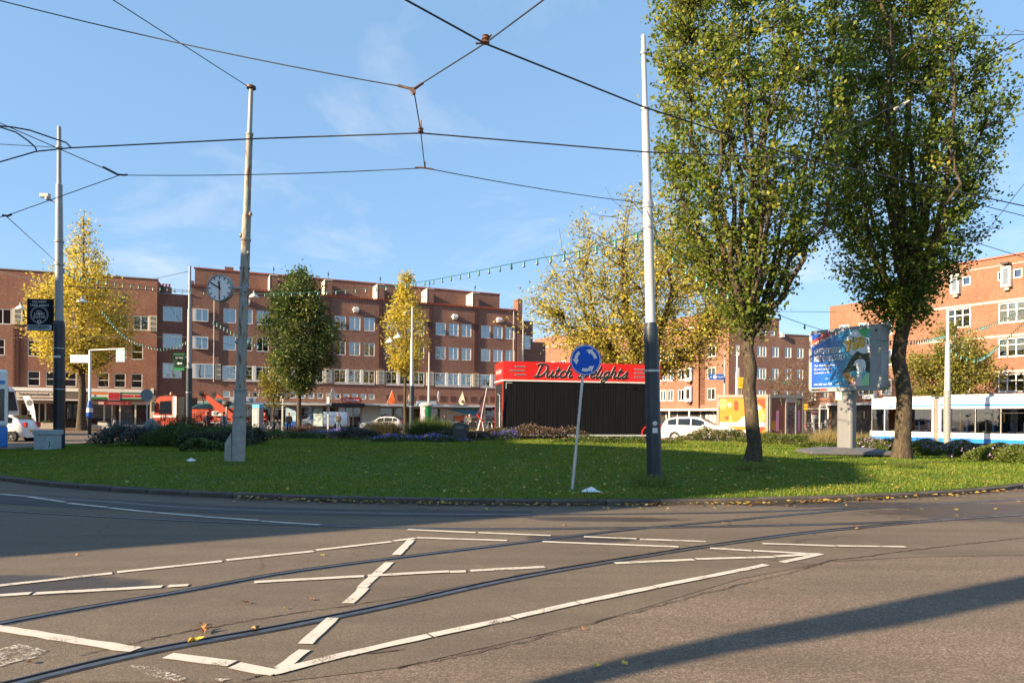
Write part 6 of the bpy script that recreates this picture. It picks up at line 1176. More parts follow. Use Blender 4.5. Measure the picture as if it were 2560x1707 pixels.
for nm, mat, poly, d in (('doorway', BLACK, [(1.65, .1), (2.45, .1), (2.45, 2.55), (1.65, 2.55)], .11), ('door', pm('art_door', (.05, .015, .03), .25, var=.5, scale=3), [(1.75, .15), (2.35, .15), (2.35, 2.45), (1.75, 2.45)], .118), ('door_frame', FRM, [(1.5, .1), (1.65, .1), (1.65, 2.7), (1.5, 2.7)], .16), ('door_frame', FRM, [(2.45, .1), (2.58, .1), (2.58, 2.7), (2.45, 2.7)], .16), ('door_frame', FRM, [(1.5, 2.7), (2.58, 2.7), (2.58, 2.95), (1.5, 2.95)], .16), ('painted_banner', ARTP, [(.65, .7), (.9, .75), (.9, 2.15), (.65, 2.1)], .12), ('painted_banner', ARTP, [(2.72, .7), (2.95, .75), (2.95, 2.2), (2.72, 2.15)], .12), ('painted_leaf', ARTG, [(.9, 2.9), (1.1, 2.9), (1.15, 2.5)], .12), ('painted_leaf', ARTG, [(2.7, 2.9), (2.95, 2.8), (2.75, 2.4)], .12), ('painted_fruit', ARTO, blob(.45, 1.1, .25, .35), .115)):
    kq(nm, mat, KR_, -1, lambda q: q.prism(poly, 'y', .1, d))
# ------------------------------------------------------------------ billboard
bx = Q(2116, 1135, 24.6); bz = zi(bx.x, bx.y); bd = math.atan2(-2.6, 1.0 + .55)
BB = thing('billboard', 'large blue poster billboard on a single grey post and flat foot', 'billboard', (bx.x, bx.y, bz - .02), bd)
z0_, z1_ = 2.62 - bz, 4.9 - bz; Wb = 2.8
FB_ = pm('billboard_frame', (.26, .28, .3), .45)
def rrect(x0, z0, x1, z1, r_, n=5):
    P = []
    for cx, cz, a0 in ((x1 - r_, z1 - r_, 0), (x0 + r_, z1 - r_, 90), (x0 + r_, z0 + r_, 180), (x1 - r_, z0 + r_, 270)):
        for k in range(n): P.append((cx + r_ * math.cos(R(a0 + 90 * k / (n - 1))), cz + r_ * math.sin(R(a0 + 90 * k / (n - 1)))))
    return P
MB().prism(rrect(-Wb / 2, z0_, Wb / 2, z1_, .14), 'y', -.22, .22).build('housing', FB_, BB, bevel=.05)
def postermat():
    m, t, p, o = newmat('poster_blue'); c = coords(t); s = nn(t, 'ShaderNodeSeparateXYZ'); t.links.new(c, s.inputs[0])
    f = tmath(t, 'ADD', tmath(t, 'MULTIPLY', s.outputs[0], .3), .5); x = tramp(t, f, [(.05, (.02, .06, .46)), (.4, (.008, .12, .38)), (.75, (.02, .34, .42))]); t.links.new(x, p.inputs['Base Color']); p.inputs['Roughness'].default_value = .25; p.inputs['Coat Weight'].default_value = .3; return m
mg = .13; PO = MB().box(-Wb / 2 + mg, -.236, z0_ + .16, Wb / 2 - mg - .28, -.2215, z1_ - .13).build('poster', postermat(), BB)
x0 = -Wb / 2 + mg; ph = z1_ - .13 - (z0_ + .16); pw = Wb - 2 * mg - .28; zb_ = z0_ + .16
U = lambda a, b_: (x0 + pw * a, zb_ + ph * b_)
def pp(nm, mat, pts, d): MB().prism([U(*p_) for p_ in pts], 'y', -d, -.2365).build(nm, mat, PO)
PH_SKY = pm('photo_sky', (.72, .74, .82), .35, var=.15, scale=2); PH_DARK = pm('photo_foliage', (.035, .045, .02), .5, var=.8, scale=7); PH_WARM = pm('photo_crowd', (.5, .26, .1), .5, var=.7, scale=7)
pp('photo_sky', PH_SKY, [(.55, .78), (.72, 1.0), (.83, 1.0), (1, .8), (1, .5), (.8, .38), (.72, .54)], .239); pp('photo_dark', PH_DARK, [(.72, .54), (.8, .62), (.9, .56), (1, .58), (1, .2), (.9, .3), (.54, .24), (.62, .36)], .241); pp('photo_warm', PH_WARM, [(.54, .24), (.65, .26), (.78, .12), (.66, .03)], .243)
pp('mint_corner', pm('poster_mint', (.3, .62, .35), .35), [(.78, .0), (1, .0), (1, .23), (.94, .2)], .244); pp('green_corner', pm('poster_green', (.06, .4, .12), .35), [(.8, 1.0), (1, 1.0), (.94, .84), (.86, .9)], .244); pp('pink_patch', pm('poster_pink', (.7, .45, .42), .4), [(.66, .0), (.8, .0), (.8, .12), (.68, .04)], .2425)
pp('photo_shirt', pm('photo_white', (.7, .72, .76), .4), [(.73, .37), (.77, .45), (.82, .475), (.88, .475), (.93, .43), (.945, .33), (.92, .24), (.9, .34), (.89, .22), (.8, .22), (.79, .36)], .246); pp('photo_trousers', pm('photo_grey', (.55, .55, .58), .4), [(.79, .2), (.88, .2), (.87, .0), (.8, .0)], .246); pp('photo_face', pm('photo_skin', (.35, .16, .09), .5), [(.83, .47), (.87, .47), (.875, .54), (.83, .54)], .248)
pp('red_band', pm('poster_red', (.4, .03, .03), .35), [(.0, .79), (.5, 1.0), (.3, 1.0), (.0, .88)], .24); pp('orange_patch', ORANGE, [(.0, .78), (.13, .83), (.0, .9)], .242); pp('orange_patch', ORANGE, [(.16, 1.0), (.28, 1.0), (.2, .93)], .242)
q = put_text(TX['ams'], PO, U(.25, .9)[0], -.244, U(.25, .885)[1], .9, .95); q.rotation_euler = (R(90), R(-19), 0)
put_text(TX['gef'], PO, U(.05, 0)[0], -.244, U(0, .665)[1], .5, .95); put_text(TX['met'], PO, U(.05, 0)[0], -.244, U(0, .53)[1], .5, .95)
put_text(TX['l1'], PO, U(.05, 0)[0], -.244, U(0, .405)[1], .85, 1); put_text(TX['l2'], PO, U(.05, 0)[0], -.244, U(0, .34)[1], .85, 1); put_text(TX['l3'], PO, U(.05, 0)[0], -.244, U(0, .27)[1], 1, 1); put_text(TX['iam'], PO, U(.25, 0)[0], -.244, U(0, .16)[1], 1, 1)
q = put_text(TX['s750'], PO, U(.76, 0)[0], -.258, U(0, .74)[1], .95, 1); q.rotation_euler = (R(90), R(-12), 0)
for i in range(6): MB().box(U(.05 + .085 * i, 0)[0], -.2405, U(0, .045)[1], U(.11 + .085 * i, 0)[0], -.237, U(0, .06 + .01 * (i % 2))[1]).build('logo_print', WHITE, PO)
MB().box(Wb / 2 - mg - .27, -.228, z0_ + .12, Wb / 2 - .04, -.221, z1_ - .1).build('side_cover', FB_, BB); MB().box(-Wb / 2 + .12, -.232, z0_ + .035, -Wb / 2 + .75, -.221, z0_ + .1).build('name_plate', BLACK, BB); MB().box(-Wb / 2 + .5, -.235, z0_ + .04, -Wb / 2 + .74, -.2325, z0_ + .095).build('red_plate', RED, BB)
MB().prism(rrect(-.3, -.18, .3, .18, .1), 'z', .22, z0_ + .02).build('post', pm('billboard_post', (.17, .172, .178), .4, var=.06), BB); MB().box(-.3, -.215, z0_ - .32, -.05, -.201, z0_ - .03).build('green_sticker', pm('sticker_green', (.5, .8, .5), .5), BB)
q = MB(); q.add([(-1.5, -.85, 0), (1.5, -.85, 0), (1.5, .85, 0), (-1.5, .85, 0), (-1.5, -.85, .12), (1.5, -.85, .12), (1.5, .85, .12), (-1.5, .85, .12), (-.75, -.45, .24), (.75, -.45, .24), (.75, .45, .24), (-.75, .45, .24)], [(0, 3, 2, 1), (0, 1, 5, 4), (1, 2, 6, 5), (2, 3, 7, 6), (3, 0, 4, 7), (4, 5, 9, 8), (5, 6, 10, 9), (6, 7, 11, 10), (7, 4, 8, 11), (8, 9, 10, 11)]); o = q.build('foot', pm('billboard_foot', (.1, .1, .106), .55), BB, (0, 0, .06), (0, 0, -bd + R(-6)), bevel=.03); MB().box(-.1, -.8, -.07, .0, -.7, .0).build('foot_bolt', STEEL, o)
# ------------------------------------------------------------------ vehicles
def lerp_list(L, x):
    for (a, b_), (c, d) in zip(L[:-1], L[1:]):
        if x <= c: return b_ + (d - b_) * (x - a) / max(1e-9, c - a)
    return L[-1][1]
def car(label, loc, rz, top, belt, Wd, L, paint_m, wheels, wr, glass_x, screens, name='parked_car', cat='car', plate=True, zb=.22, grille=True, panelled=False):
    """x runs from nose (0) to tail (L); top and belt are height profiles; glass_x: side windows (x0, x1); screens: (x0, x1) of sloping front and rear glass"""
    o = thing(name, label, cat, loc, rz); q = MB(); n = 34; K = 15; W2 = Wd / 2
    def sec(x):
        zt_ = lerp_list(top, x); zl = min(lerp_list(belt, x), zt_ - .03); e = min(x, L - x); wf = W2 * (1 - .17 * max(0, 1 - e / .5) ** 2); wr_ = wf - .5 * max(0, zt_ - zl) * .42 - .02
        return zt_, zl, wf, wr_
    def ringx(x):
        zt_, zl, wf, wr_ = sec(x); half = [(wf * .86, zb), (wf * .98, zb + .1), (wf, (zb + zl) / 2), (wf * .985, zl - .04), (wf * .965, zl), (wr_, zt_ - .07), (wr_ - .09, zt_ - .01)]
        return [(x, y, z) for y, z in half] + [(x, 0, zt_ + .012)] + [(x, -y, z) for y, z in reversed(half)]
    xs_ = sorted({0, .04, .12, *[L * i / n for i in range(1, n)], L - .12, L - .04, L}); vs = []
    for x in xs_: vs += ringx(x)
    q.add(vs, [(i * K + k, i * K + (k + 1) % K, (i + 1) * K + (k + 1) % K, (i + 1) * K + k) for i in range(len(xs_) - 1) for k in range(K)], 0, True); q.add(ringx(0), [tuple(range(K))]); q.add(ringx(L), [tuple(range(K - 1, -1, -1))])
    body = q.build('body', paint_m, o)
    for a, c in glass_x:
        for s_ in (1, -1):
            g_ = MB(); m = 8; vs = []
            for i in range(m + 1):
                x = a + (c - a) * i / m; zt_, zl, wf, wr_ = sec(x); y0, z0, y1, z1 = wf * .965, zl, wr_, zt_ - .07
                for f in (.07, .9): vs.append((x, s_ * (y0 + (y1 - y0) * f + .012), z0 + (z1 - z0) * f + .004))
            g_.add(vs, [(2 * i, 2 * i + 2, 2 * i + 3, 2 * i + 1) if s_ < 0 else (2 * i, 2 * i + 1, 2 * i + 3, 2 * i + 2) for i in range(m)], 0, True); g_.build('side_window', CARDARK, o)
    for a, c, nm in screens:
        g_ = MB(); m = 6; vs = []
        for i in range(m + 1):
            x = a + (c - a) * i / m; zt_, zl, wf, wr_ = sec(x)
            for s_ in (-.9, -.45, 0, .45, .9): vs.append((x, wr_ * s_, zt_ + .026 - .02 * abs(s_) ** 3))
        g_.add(vs, [(i * 5 + k, (i + 1) * 5 + k, (i + 1) * 5 + k + 1, i * 5 + k + 1) for i in range(m) for k in range(4)], 0, True); g_.build(nm, CARDARK, o)
    for x in wheels:
        for s_ in (1, -1):
            y = s_ * (W2 - .1); MB().lathe([(0, 0), (wr + .075, 0), (wr + .075, .03)], 22, (x, s_ * (W2 - .012) - (0 if s_ > 0 else .03) + (-.02 if s_ > 0 else .02), wr), 'y').build('wheel_arch', BLACK, body)
            w = MB().lathe([(wr * .62, -.11), (wr * .95, -.11), (wr, -.07), (wr, .07), (wr * .95, .11), (wr * .62, .11)], 24, (x, y + s_ * .03, wr), 'y').build('wheel', RUBBER, o)
            r_ = MB(); yy = y + s_ * .13; r_.lathe([(wr * .58, -.03 * s_), (wr * .64, 0)], 20, (x, yy, wr), 'y')
            for k in range(6): a = R(60 * k); r_.add([(x + math.cos(a + .16) * .06, yy, wr + math.sin(a + .16) * .06), (x + math.cos(a + .1) * wr * .6, yy, wr + math.sin(a + .1) * wr * .6), (x + math.cos(a - .1) * wr * .6, yy, wr + math.sin(a - .1) * wr * .6), (x + math.cos(a - .16) * .06, yy, wr + math.sin(a - .16) * .06)], [(0, 1, 2, 3)])
            r_.lathe([(0, .01 * s_), (.07, .008 * s_)], 12, (x, yy, wr), 'y'); r_.build('rim', RIM, w)
    zh = lerp_list(top, .25) - .13; zr = lerp_list(belt, L - .15) - .02
    for s_ in (1, -1):
        MB().prism([(.06, zh - .1), (.5, zh - .02), (.46, zh + .06), (.12, zh + .02)], 'y', s_ * (W2 * .93) - .012 * s_, s_ * (W2 * .985) + .01 * s_).build('headlight', pm('lamp_glass', (.6, .62, .65), .15, spec=.9), o); MB().cbox((.05, s_ * W2 * .62, zh - .03), (.1, W2 * .36, .12)).build('headlight', pm('lamp_glass', (.6, .62, .65), .15), o)
        MB().cbox((L - .05, s_ * W2 * .72, zr - .05), (.14, .2, .26)).build('taillight', RED, o); xm = glass_x[0][0] + .05; MB().cbox((xm, s_ * (W2 + .08), lerp_list(belt, xm) + .06), (.12, .18, .13)).build('mirror', paint_m, o, bevel=.03)
        for a, c in (glass_x[:2] if not panelled else glass_x[:1]): MB().cbox((c - .15, s_ * (W2 + .005), lerp_list(belt, c) - .12), (.2, .03, .04)).build('door_handle', paint_m, o)
        MB().box(.35, s_ * W2 * .985 - .008, zb - .02, L - .3, s_ * W2 * .985 + .008, zb + .09).build('sill', BLACK, o)
    if grille: MB().prism(rrect(-W2 * .5, zh - .3, W2 * .5, zh - .06, .06), 'x', -.015, .05).build('grille', BLACK, o); MB().prism(rrect(-W2 * .75, zb + .02, W2 * .75, zb + .14, .04), 'x', -.012, .05).build('lower_grille', BLACK, o)
    if plate: MB().box(-.025, -.26, zb + .17, -.004, .26, zb + .28).build('number_plate', YELLOW, o); MB().box(L + .004, -.26, zb + .3, L + .025, .26, zb + .41).build('number_plate', YELLOW, o)
    return o
CARDARK = pm('tinted_glass', (.012, .018, .025), .1, spec=.7, var=.2)
suvT = [(0, .72), (.1, .9), (.3, 1.0), (1.15, 1.13), (1.95, 1.55), (2.4, 1.66), (3.6, 1.64), (4.2, 1.5), (4.45, 1.1), (4.52, .8)]; suvB = [(0, .85), (1.2, 1.02), (4.0, 1.1), (4.52, 1.05)]
# nose points right: rotate by 180 degrees less the turn towards the camera
p = G(1782, 1106); car('white family car parked half hidden by the white and blue mast', (14.1, 43.0, 0), R(180 - 26), suvT, suvB, 1.84, 4.52, CARW, (.92, 3.6), .35, [(1.75, 2.55), (2.62, 3.4), (3.5, 4.05)], [(1.2, 1.95, 'windscreen'), (4.1, 4.42, 'rear_window')])
hatT = [(0, .6), (.12, .78), (.4, .88), (1.0, .98), (1.65, 1.38), (2.1, 1.46), (3.2, 1.45), (3.75, 1.2), (3.95, .9), (4.0, .7)]; hatB = [(0, .75), (1.0, .9), (3.9, .98), (4.0, .9)]
golT = [(0, .6), (.12, .76), (.5, .86), (1.25, .97), (2.0, 1.38), (2.5, 1.46), (3.5, 1.43), (4.05, 1.18), (4.2, .9), (4.26, .7)]; golB = [(0, .74), (1.2, .9), (4.2, .97)]
p = Q(78, 1090, 37.6); car('white small hatchback driving at the left edge behind the bus front', (p.x - 3.45, 37.4, 0), R(5), hatT[:-2] + [(3.4, 1.1), (3.48, .8)] if False else [(0, .6), (.12, .78), (.4, .88), (.8, .98), (1.4, 1.38), (1.8, 1.46), (2.7, 1.45), (3.2, 1.2), (3.42, .9), (3.48, .7)], [(0, .75), (.8, .9), (3.45, 1.0)], 1.62, 3.48, CARW, (.62, 2.85), .29, [(1.15, 1.9), (1.96, 2.85)], [(.8, 1.4, 'windscreen'), (2.75, 3.2, 'rear_window')])
p = Q(903, 1055, 72); car('white hatchback parked in front of the fin block shops', (p.x + .1, 71.3, .0), R(6), golT, golB, 1.78, 4.26, CARW, (.85, 3.45), .32, [(1.75, 2.45), (2.52, 3.3), (3.38, 3.8)], [(1.25, 2.0, 'windscreen'), (3.5, 4.05, 'rear_window')])
vanT = [(0, .8), (.15, 1.02), (.55, 1.14), (1.25, 1.75), (1.7, 1.93), (4.7, 1.92), (4.86, 1.8), (4.95, .9)]; vanB = [(0, .9), (.9, 1.12), (4.9, 1.14)]
p = Q(757, 1055, 74); vn = car('white panel van behind the tram shelter', (p.x - .1, 74.2, 0), R(4), vanT, vanB, 1.9, 4.95, CARW, (.85, 3.95), .33, [(1.0, 1.75)], [(.6, 1.25, 'windscreen')], 'panel_van', 'van', panelled=True); put_text(TX['lia'], vn, 3.2, -.99, 1.45, 1, 1)
# orange skip lorry
LO = thing('skip_lorry', 'orange skip loader lorry with a covered skip behind the red flowers', 'lorry', (-28.4, 55, 0), R(2))
cab = MB().prism([(.12, .55), (0, 1.3), (.22, 2.75), (.45, 2.95), (1.75, 3.0), (1.8, .55)], 'y', -1.2, 1.2).build('cab', pm('lorry_orange', (.4, .048, .017), .5, coat=.15, var=.2), LO, bevel=.06)
for s_ in (-1, 1): MB().prism([(.42, 1.55), (.5, 2.55), (1.35, 2.6), (1.4, 1.55)], 'y', s_ * 1.205, s_ * 1.22).build('side_window', CARDARK, cab)
MB().add([(.03, -1.05, 1.6), (.2, -1.05, 2.6), (.2, 1.05, 2.6), (.03, 1.05, 1.6)], [(0, 1, 2, 3)]).build('windscreen', CARDARK, cab); MB().box(-.02, -1.22, 1.28, 1.75, -1.205, 1.45).build('white_stripe', WHITE, cab); MB().box(1.5, -1.225, 1.45, 1.79, -1.208, 2.95).build('white_panel', WHITE, cab); MB().box(-.1, -1.35, 1.75, .15, -1.22, 2.5).build('mirror', BLACK, cab); MB().lathe([(.12, 2.98), (.12, 3.15), (.07, 3.3), (0, 3.3)], 10, (1.0, -.4, 0)).build('beacon', ORANGE, cab); MB().box(.6, -.9, 3.0, 1.6, .9, 3.1).build('roof_bar', BLACK, cab)
MB().box(1.9, -.8, .55, 7.0, .8, .85).build('chassis', BLACK, LO); MB().box(1.85, -1.2, .95, 2.4, 1.2, 2.9).build('exhaust_stack', BLACK, LO)
MB().box(2.5, -1.2, 1.0, 6.9, 1.2, 1.12).build('deck', pm('lorry_orange', (.4, .048, .017), .5), LO); MB().box(2.4, -1.22, .86, 6.9, -1.18, .95).build('side_guard', GALV, LO)
sk = MB().prism([(2.55, 2.1), (3.0, 1.13), (5.6, 1.13), (6.3, 2.1)], 'y', -1.05, 1.05).build('skip', pm('lorry_orange_dark', (.36, .05, .02), .5, var=.3), LO)
q = MB(); vs = []
for i in range(9):
    for j in range(7): vs.append((2.5 + 3.9 * i / 8, -1.1 + 2.2 * j / 6, 2.1 + .5 * math.sin(math.pi * i / 8) * math.sin(math.pi * j / 6) + (.25 * math.sin(math.pi * i / 8) if 0 < j < 6 else -.08) + rng.uniform(-.04, .04)))
q.add(vs, [(i * 7 + j, (i + 1) * 7 + j, (i + 1) * 7 + j + 1, i * 7 + j + 1) for i in range(8) for j in range(6)], 0, True); q.build('tarpaulin', pm('tarp_green', (.06, .12, .1), .6, var=.4, scale=4), sk)
put_text(TX['gi'], LO, 4.9, -1.24, 1.62, .9, .8); MB().box(4.55, -1.23, 1.45, 5.3, -1.06, 1.8).build('white_plate', WHITE, LO)
for s_ in (-1, 1): MB().prism([(3.6, 3.2), (3.95, 3.3), (5.9, 1.9), (6.9, 1.05), (6.4, 1.0), (5.3, 1.6)], 'y', s_ * 1.24 - .08, s_ * 1.24 + .08).build('loader_arm', pm('lorry_orange', (.4, .048, .017), .5), LO); MB().lathe([(0, -.1), (.2, -.1), (.2, .1), (0, .1)], 12, (3.75, s_ * 1.24, 3.2), 'y').build('arm_joint', BLACK, LO); MB().tube([(3.75, s_ * 1.24, 3.1), (3.9, s_ * 1.1, 2.4)], .03, 5).build('chain', BLACK, LO)
for x in (.95, 5.1, 6.2):
    for s_ in (-1, 1): w = MB().lathe([(.25, -.14), (.46, -.14), (.5, -.1), (.5, .1), (.46, .14), (.25, .14)], 22, (x, s_ * 1.02, .5), 'y').build('wheel', RUBBER, LO); MB().lathe([(0, s_ * .05), (.2, s_ * .04), (.27, s_ * .1)], 14, (x, s_ * 1.02, .5), 'y').build('rim', RIM, w)
MB().box(-.05, -1.15, .4, .2, 1.15, .75).build('bumper', pm('lorry_orange', (.4, .048, .017), .5), LO); MB().box(2.6, -1.1, .3, 4.4, -.9, .84).build('side_locker', BLACK, LO)
# right tram
TA = math.atan2(41.9 - 50.3, 31.55 - 26.0)
TM = thing('tram', 'white and blue articulated tram passing at the right', 'tram', (26.0, 50.3, 0), TA)
def tram_shell(parent, u0, u1, nose):
    hw = 2.4; q = MB()
    P = [(u0, .1), (u0, .76)] if not nose else [(u0 + .02, .1), (u0, .76)]
    return q
TINT = pm('tram_interior', (.07, .07, .075), .7)
def tmod(u0, u1, wins, nose=False, nm='car_body'):
    q = MB(); a = u0
    holes = [(w0, .76, w1, 2.33) for w0, w1 in wins]
    us = sorted({u0, u1, *[x for h_ in holes for x in (h_[0], h_[2])]}); zs_ = [.38, .76, 2.33, 2.98]
    for y, sg in ((0, 1), (2.4, -1)):
        for i in range(len(us) - 1):
            for j in range(3):
                if j == 1 and any(h_[0] - 1e-4 <= us[i] and us[i + 1] <= h_[2] + 1e-4 for h_ in holes): continue
                v_ = [(us[i], y, zs_[j]), (us[i + 1], y, zs_[j]), (us[i + 1], y, zs_[j + 1]), (us[i], y, zs_[j + 1])]; q.add(v_ if sg > 0 else v_[::-1], [(0, 1, 2, 3)])
    q.add([(u0, 0, 2.98), (u1, 0, 2.98), (u1, .18, 3.1), (u0, .18, 3.1), (u1, 2.22, 3.1), (u0, 2.22, 3.1), (u1, 2.4, 2.98), (u0, 2.4, 2.98)], [(0, 1, 2, 3), (3, 2, 4, 5), (5, 4, 6, 7)])
    if not nose: q.quad((u0, 0, .38), (u0, 0, 3), (u0, 2.4, 3), (u0, 2.4, .38))
    o = q.build(nm, TWHITE, TM)
    MB().box(u0, .01, .08, u1, 2.39, .379).build('blue_skirt', TBLUE, o)
    MB().quad((u0, .05, .42), (u1, .05, .42), (u1, 2.35, .42), (u0, 2.35, .42)).quad((u0, .06, 2.34), (u0, 2.34, 2.34), (u1, 2.34, 2.34), (u1, .06, 2.34)).build('floor', TINT, o)
    for w0, w1 in wins:
        MB().quad((w0, .03, .76), (w1, .03, .76), (w1, .03, 2.33), (w0, .03, 2.33)).build('window', TGLASS, o); MB().quad((w0, 2.37, .76), (w1, 2.37, .76), (w1, 2.37, 2.33), (w0, 2.37, 2.33)).build('dark_inner_wall', CARDARK, o)  # opaque dark panels close the far side to darken the interior
        MB().box(w0, -.012, .74, w1, .05, .78).box(w0 - .02, -.012, .74, w0 + .025, .05, 2.35).box(w1 - .025, -.012, .74, w1 + .02, .05, 2.35).build('window_frame', BLACK, o)
    return o
m1 = tmod(.62, 4.86, [(.66, 1.5), (1.6, 2.9), (2.98, 4.72)]); m2 = tmod(5.16, 17.5, [(5.35, 5.85), (5.95, 7.36), (7.42, 8.8), (8.86, 10.9), (11.2, 13.0), (13.1, 15.0)])
q = MB(); NP_ = [(.6, .09, 0), (.3, .3, .05), (.08, .7, .1), (0, 1.2, .13), (.08, 1.7, .1), (.3, 2.1, .05), (.6, 2.31, 0)]
zl_ = [(.38, 0), (.76, .02), (1.5, .1), (2.33, .28), (2.98, .45)]
vs = [(min(.62, x + dx * (0 if x >= .6 else 1)), y if abs(y - 1.2) < 1.0 else (0 if y < 1 else 2.4), z) for z, dx in zl_ for x, y, _ in NP_]
q.add(vs, [(i * 7 + k, (i + 1) * 7 + k, (i + 1) * 7 + k + 1, i * 7 + k + 1) for i in (0, 3) for k in range(6)], 0, True); q.add(vs, [(i * 7 + k, (i + 1) * 7 + k, (i + 1) * 7 + k + 1, i * 7 + k + 1) for i in (1, 2) for k in range(6)], 1, True); q.add([vs[28 + k] for k in range(7)], [tuple(range(6, -1, -1))], 2)
nz = q.build('nose', [TWHITE, CARDARK, TBLUE], TM); MB().prism([(.62, 0), (.3, .3), (.05, .9), (.0, 1.2), (.05, 1.5), (.3, 2.1), (.62, 2.4)], 'z', .1, .379).build('nose_skirt', TBLUE, nz); MB().prism([(.62, 2.98), (.45, 2.98), (.62, 3.1)], 'y', .2, 2.2).build('nose_cap', TBLUE, nz); MB().cbox((.22, -.2, 1.9), (.1, .2, .5)).build('mirror', BLACK, nz)
q = MB()
for i in range(7): q.box(4.865 + .042 * i, .06 + .03 * (i % 2), .15, 4.865 + .042 * i + .04, 2.34 - .03 * (i % 2), 3.02)
q.build('bellows', pm('bellows_grey', (.26, .235, .2), .8, var=.2), TM)
MB().box(3.0, -.006, 2.47, 4.82, -.001, 2.56).build('stripe', TBLUE, m1); MB().prism([(.8, 2.53), (.8, 2.45), (1.75, 2.45), (2.0, 2.68), (2.0, 2.74), (1.7, 2.53)], 'y', -.006, -.001).build('stripe', TBLUE, m1); MB().prism([(1.7, 2.38), (2.05, 2.56), (3.0, 2.56), (3.0, 2.47), (2.15, 2.47), (1.95, 2.38)], 'y', -.006, -.001).build('stripe', TBLUE, m1); MB().box(5.18, -.006, 2.5, 17.4, -.001, 2.62).build('stripe', TBLUE, m2); MB().box(5.5, .5, 3.11, 15, 1.9, 3.28).build('roof_unit', GREY, m2); MB().box(1.2, .4, 3.11, 4.5, 2.0, 3.22).build('roof_unit', GREY, m1); MB().box(5.9, -.008, 2.02, 10.9, .02, 2.06).build('transom', BLACK, m2)
put_text(TX['gvb'], TM, 3.15, -.006, .56, 1, 1)
for i, u in enumerate((1.9, 3.4, 6.4, 7.0, 7.9, 8.4, 9.6, 11.6, 12.6)):
    for y in (.55, 1.85): s_ = MB().box(u, y - .35, .43, u + .45, y + .35, .85).box(u + .38, y - .35, .851, u + .48, y + .35, 1.45).build('seat', pm('seat_blue', (.02, .12, .4), .7) if i % 3 else pm('seat_grey', (.4, .4, .42), .6), m1 if u < 5 else m2)
for u in (2.5, 4.3, 6.2, 8.1, 8.75, 10.2): MB().tube([(u, .7, .42), (u, .7, 2.33)], .02, 6).build('grab_pole', YELLOW, m1 if u < 5 else m2)
# left tram (only its end shows) and the lorry cab behind it
TL = thing('tram', 'blue and white tram end entering at the left edge', 'tram', (Q(20, 1030, 28).x, 28, 0), R(37))
MB().box(-8, 0, 1.0, 0, 2.4, 3.35).build('body', TWHITE, TL, bevel=.12); MB().box(-8, -.01, .15, .0, 2.39, .999).build('blue_skirt', TBLUE, TL, bevel=.06); MB().box(-8, -.02, 1.25, -.12, -.005, 2.55).build('side_window', CARDARK, TL); MB().box(-8, -.015, 2.75, -.1, -.005, 2.9).build('stripe', TBLUE, TL); MB().box(-.55, -.04, 1.2, -.48, -.021, 2.6).build('window_post', WHITE, TL); MB().box(.001, .2, 1.3, .02, 2.2, 2.6).build('end_window', CARDARK, TL)
p = Q(-12, 1020, 46); LC = thing('lorry', 'white lorry cab behind the small white hatchback at the left', 'lorry', (p.x, 46, 0), R(4))
MB().prism([(0, .5), (.05, 1.6), (-.25, 3.2), (-.5, 3.4), (-2.2, 3.5), (-2.2, .5)], 'y', 0, 2.4).build('cab', WHITE, LC, bevel=.08); MB().prism([(-.2, 1.65), (-.42, 2.9), (-1.5, 2.9), (-1.6, 1.65)], 'y', -.015, -.002).build('side_window', CARDARK, LC); MB().add([(.06, .15, 1.7), (.06, 2.25, 1.7), (-.2, 2.25, 3.05), (-.2, .15, 3.05)], [(0, 1, 2, 3)]).build('windscreen', CARDARK, LC); MB().box(.0, -.35, 1.9, .22, -.05, 2.9).build('mirror', BLACK, LC); MB().box(-.9, -.01, .6, -.1, -.001, 1.2).build('lower_panel', pm('navy_panel', (.01, .02, .06), .4), LC); MB().box(-7, 0, .9, -2.3, 2.4, 3.7).build('box_body', WHITE, LC)
for x in (-.9, -5.5): MB().lathe([(0, 0), (.4, 0), (.48, .05), (.48, .25), (0, .25)], 20, (x, .02, .48), 'y').build('wheel', RUBBER, LC)
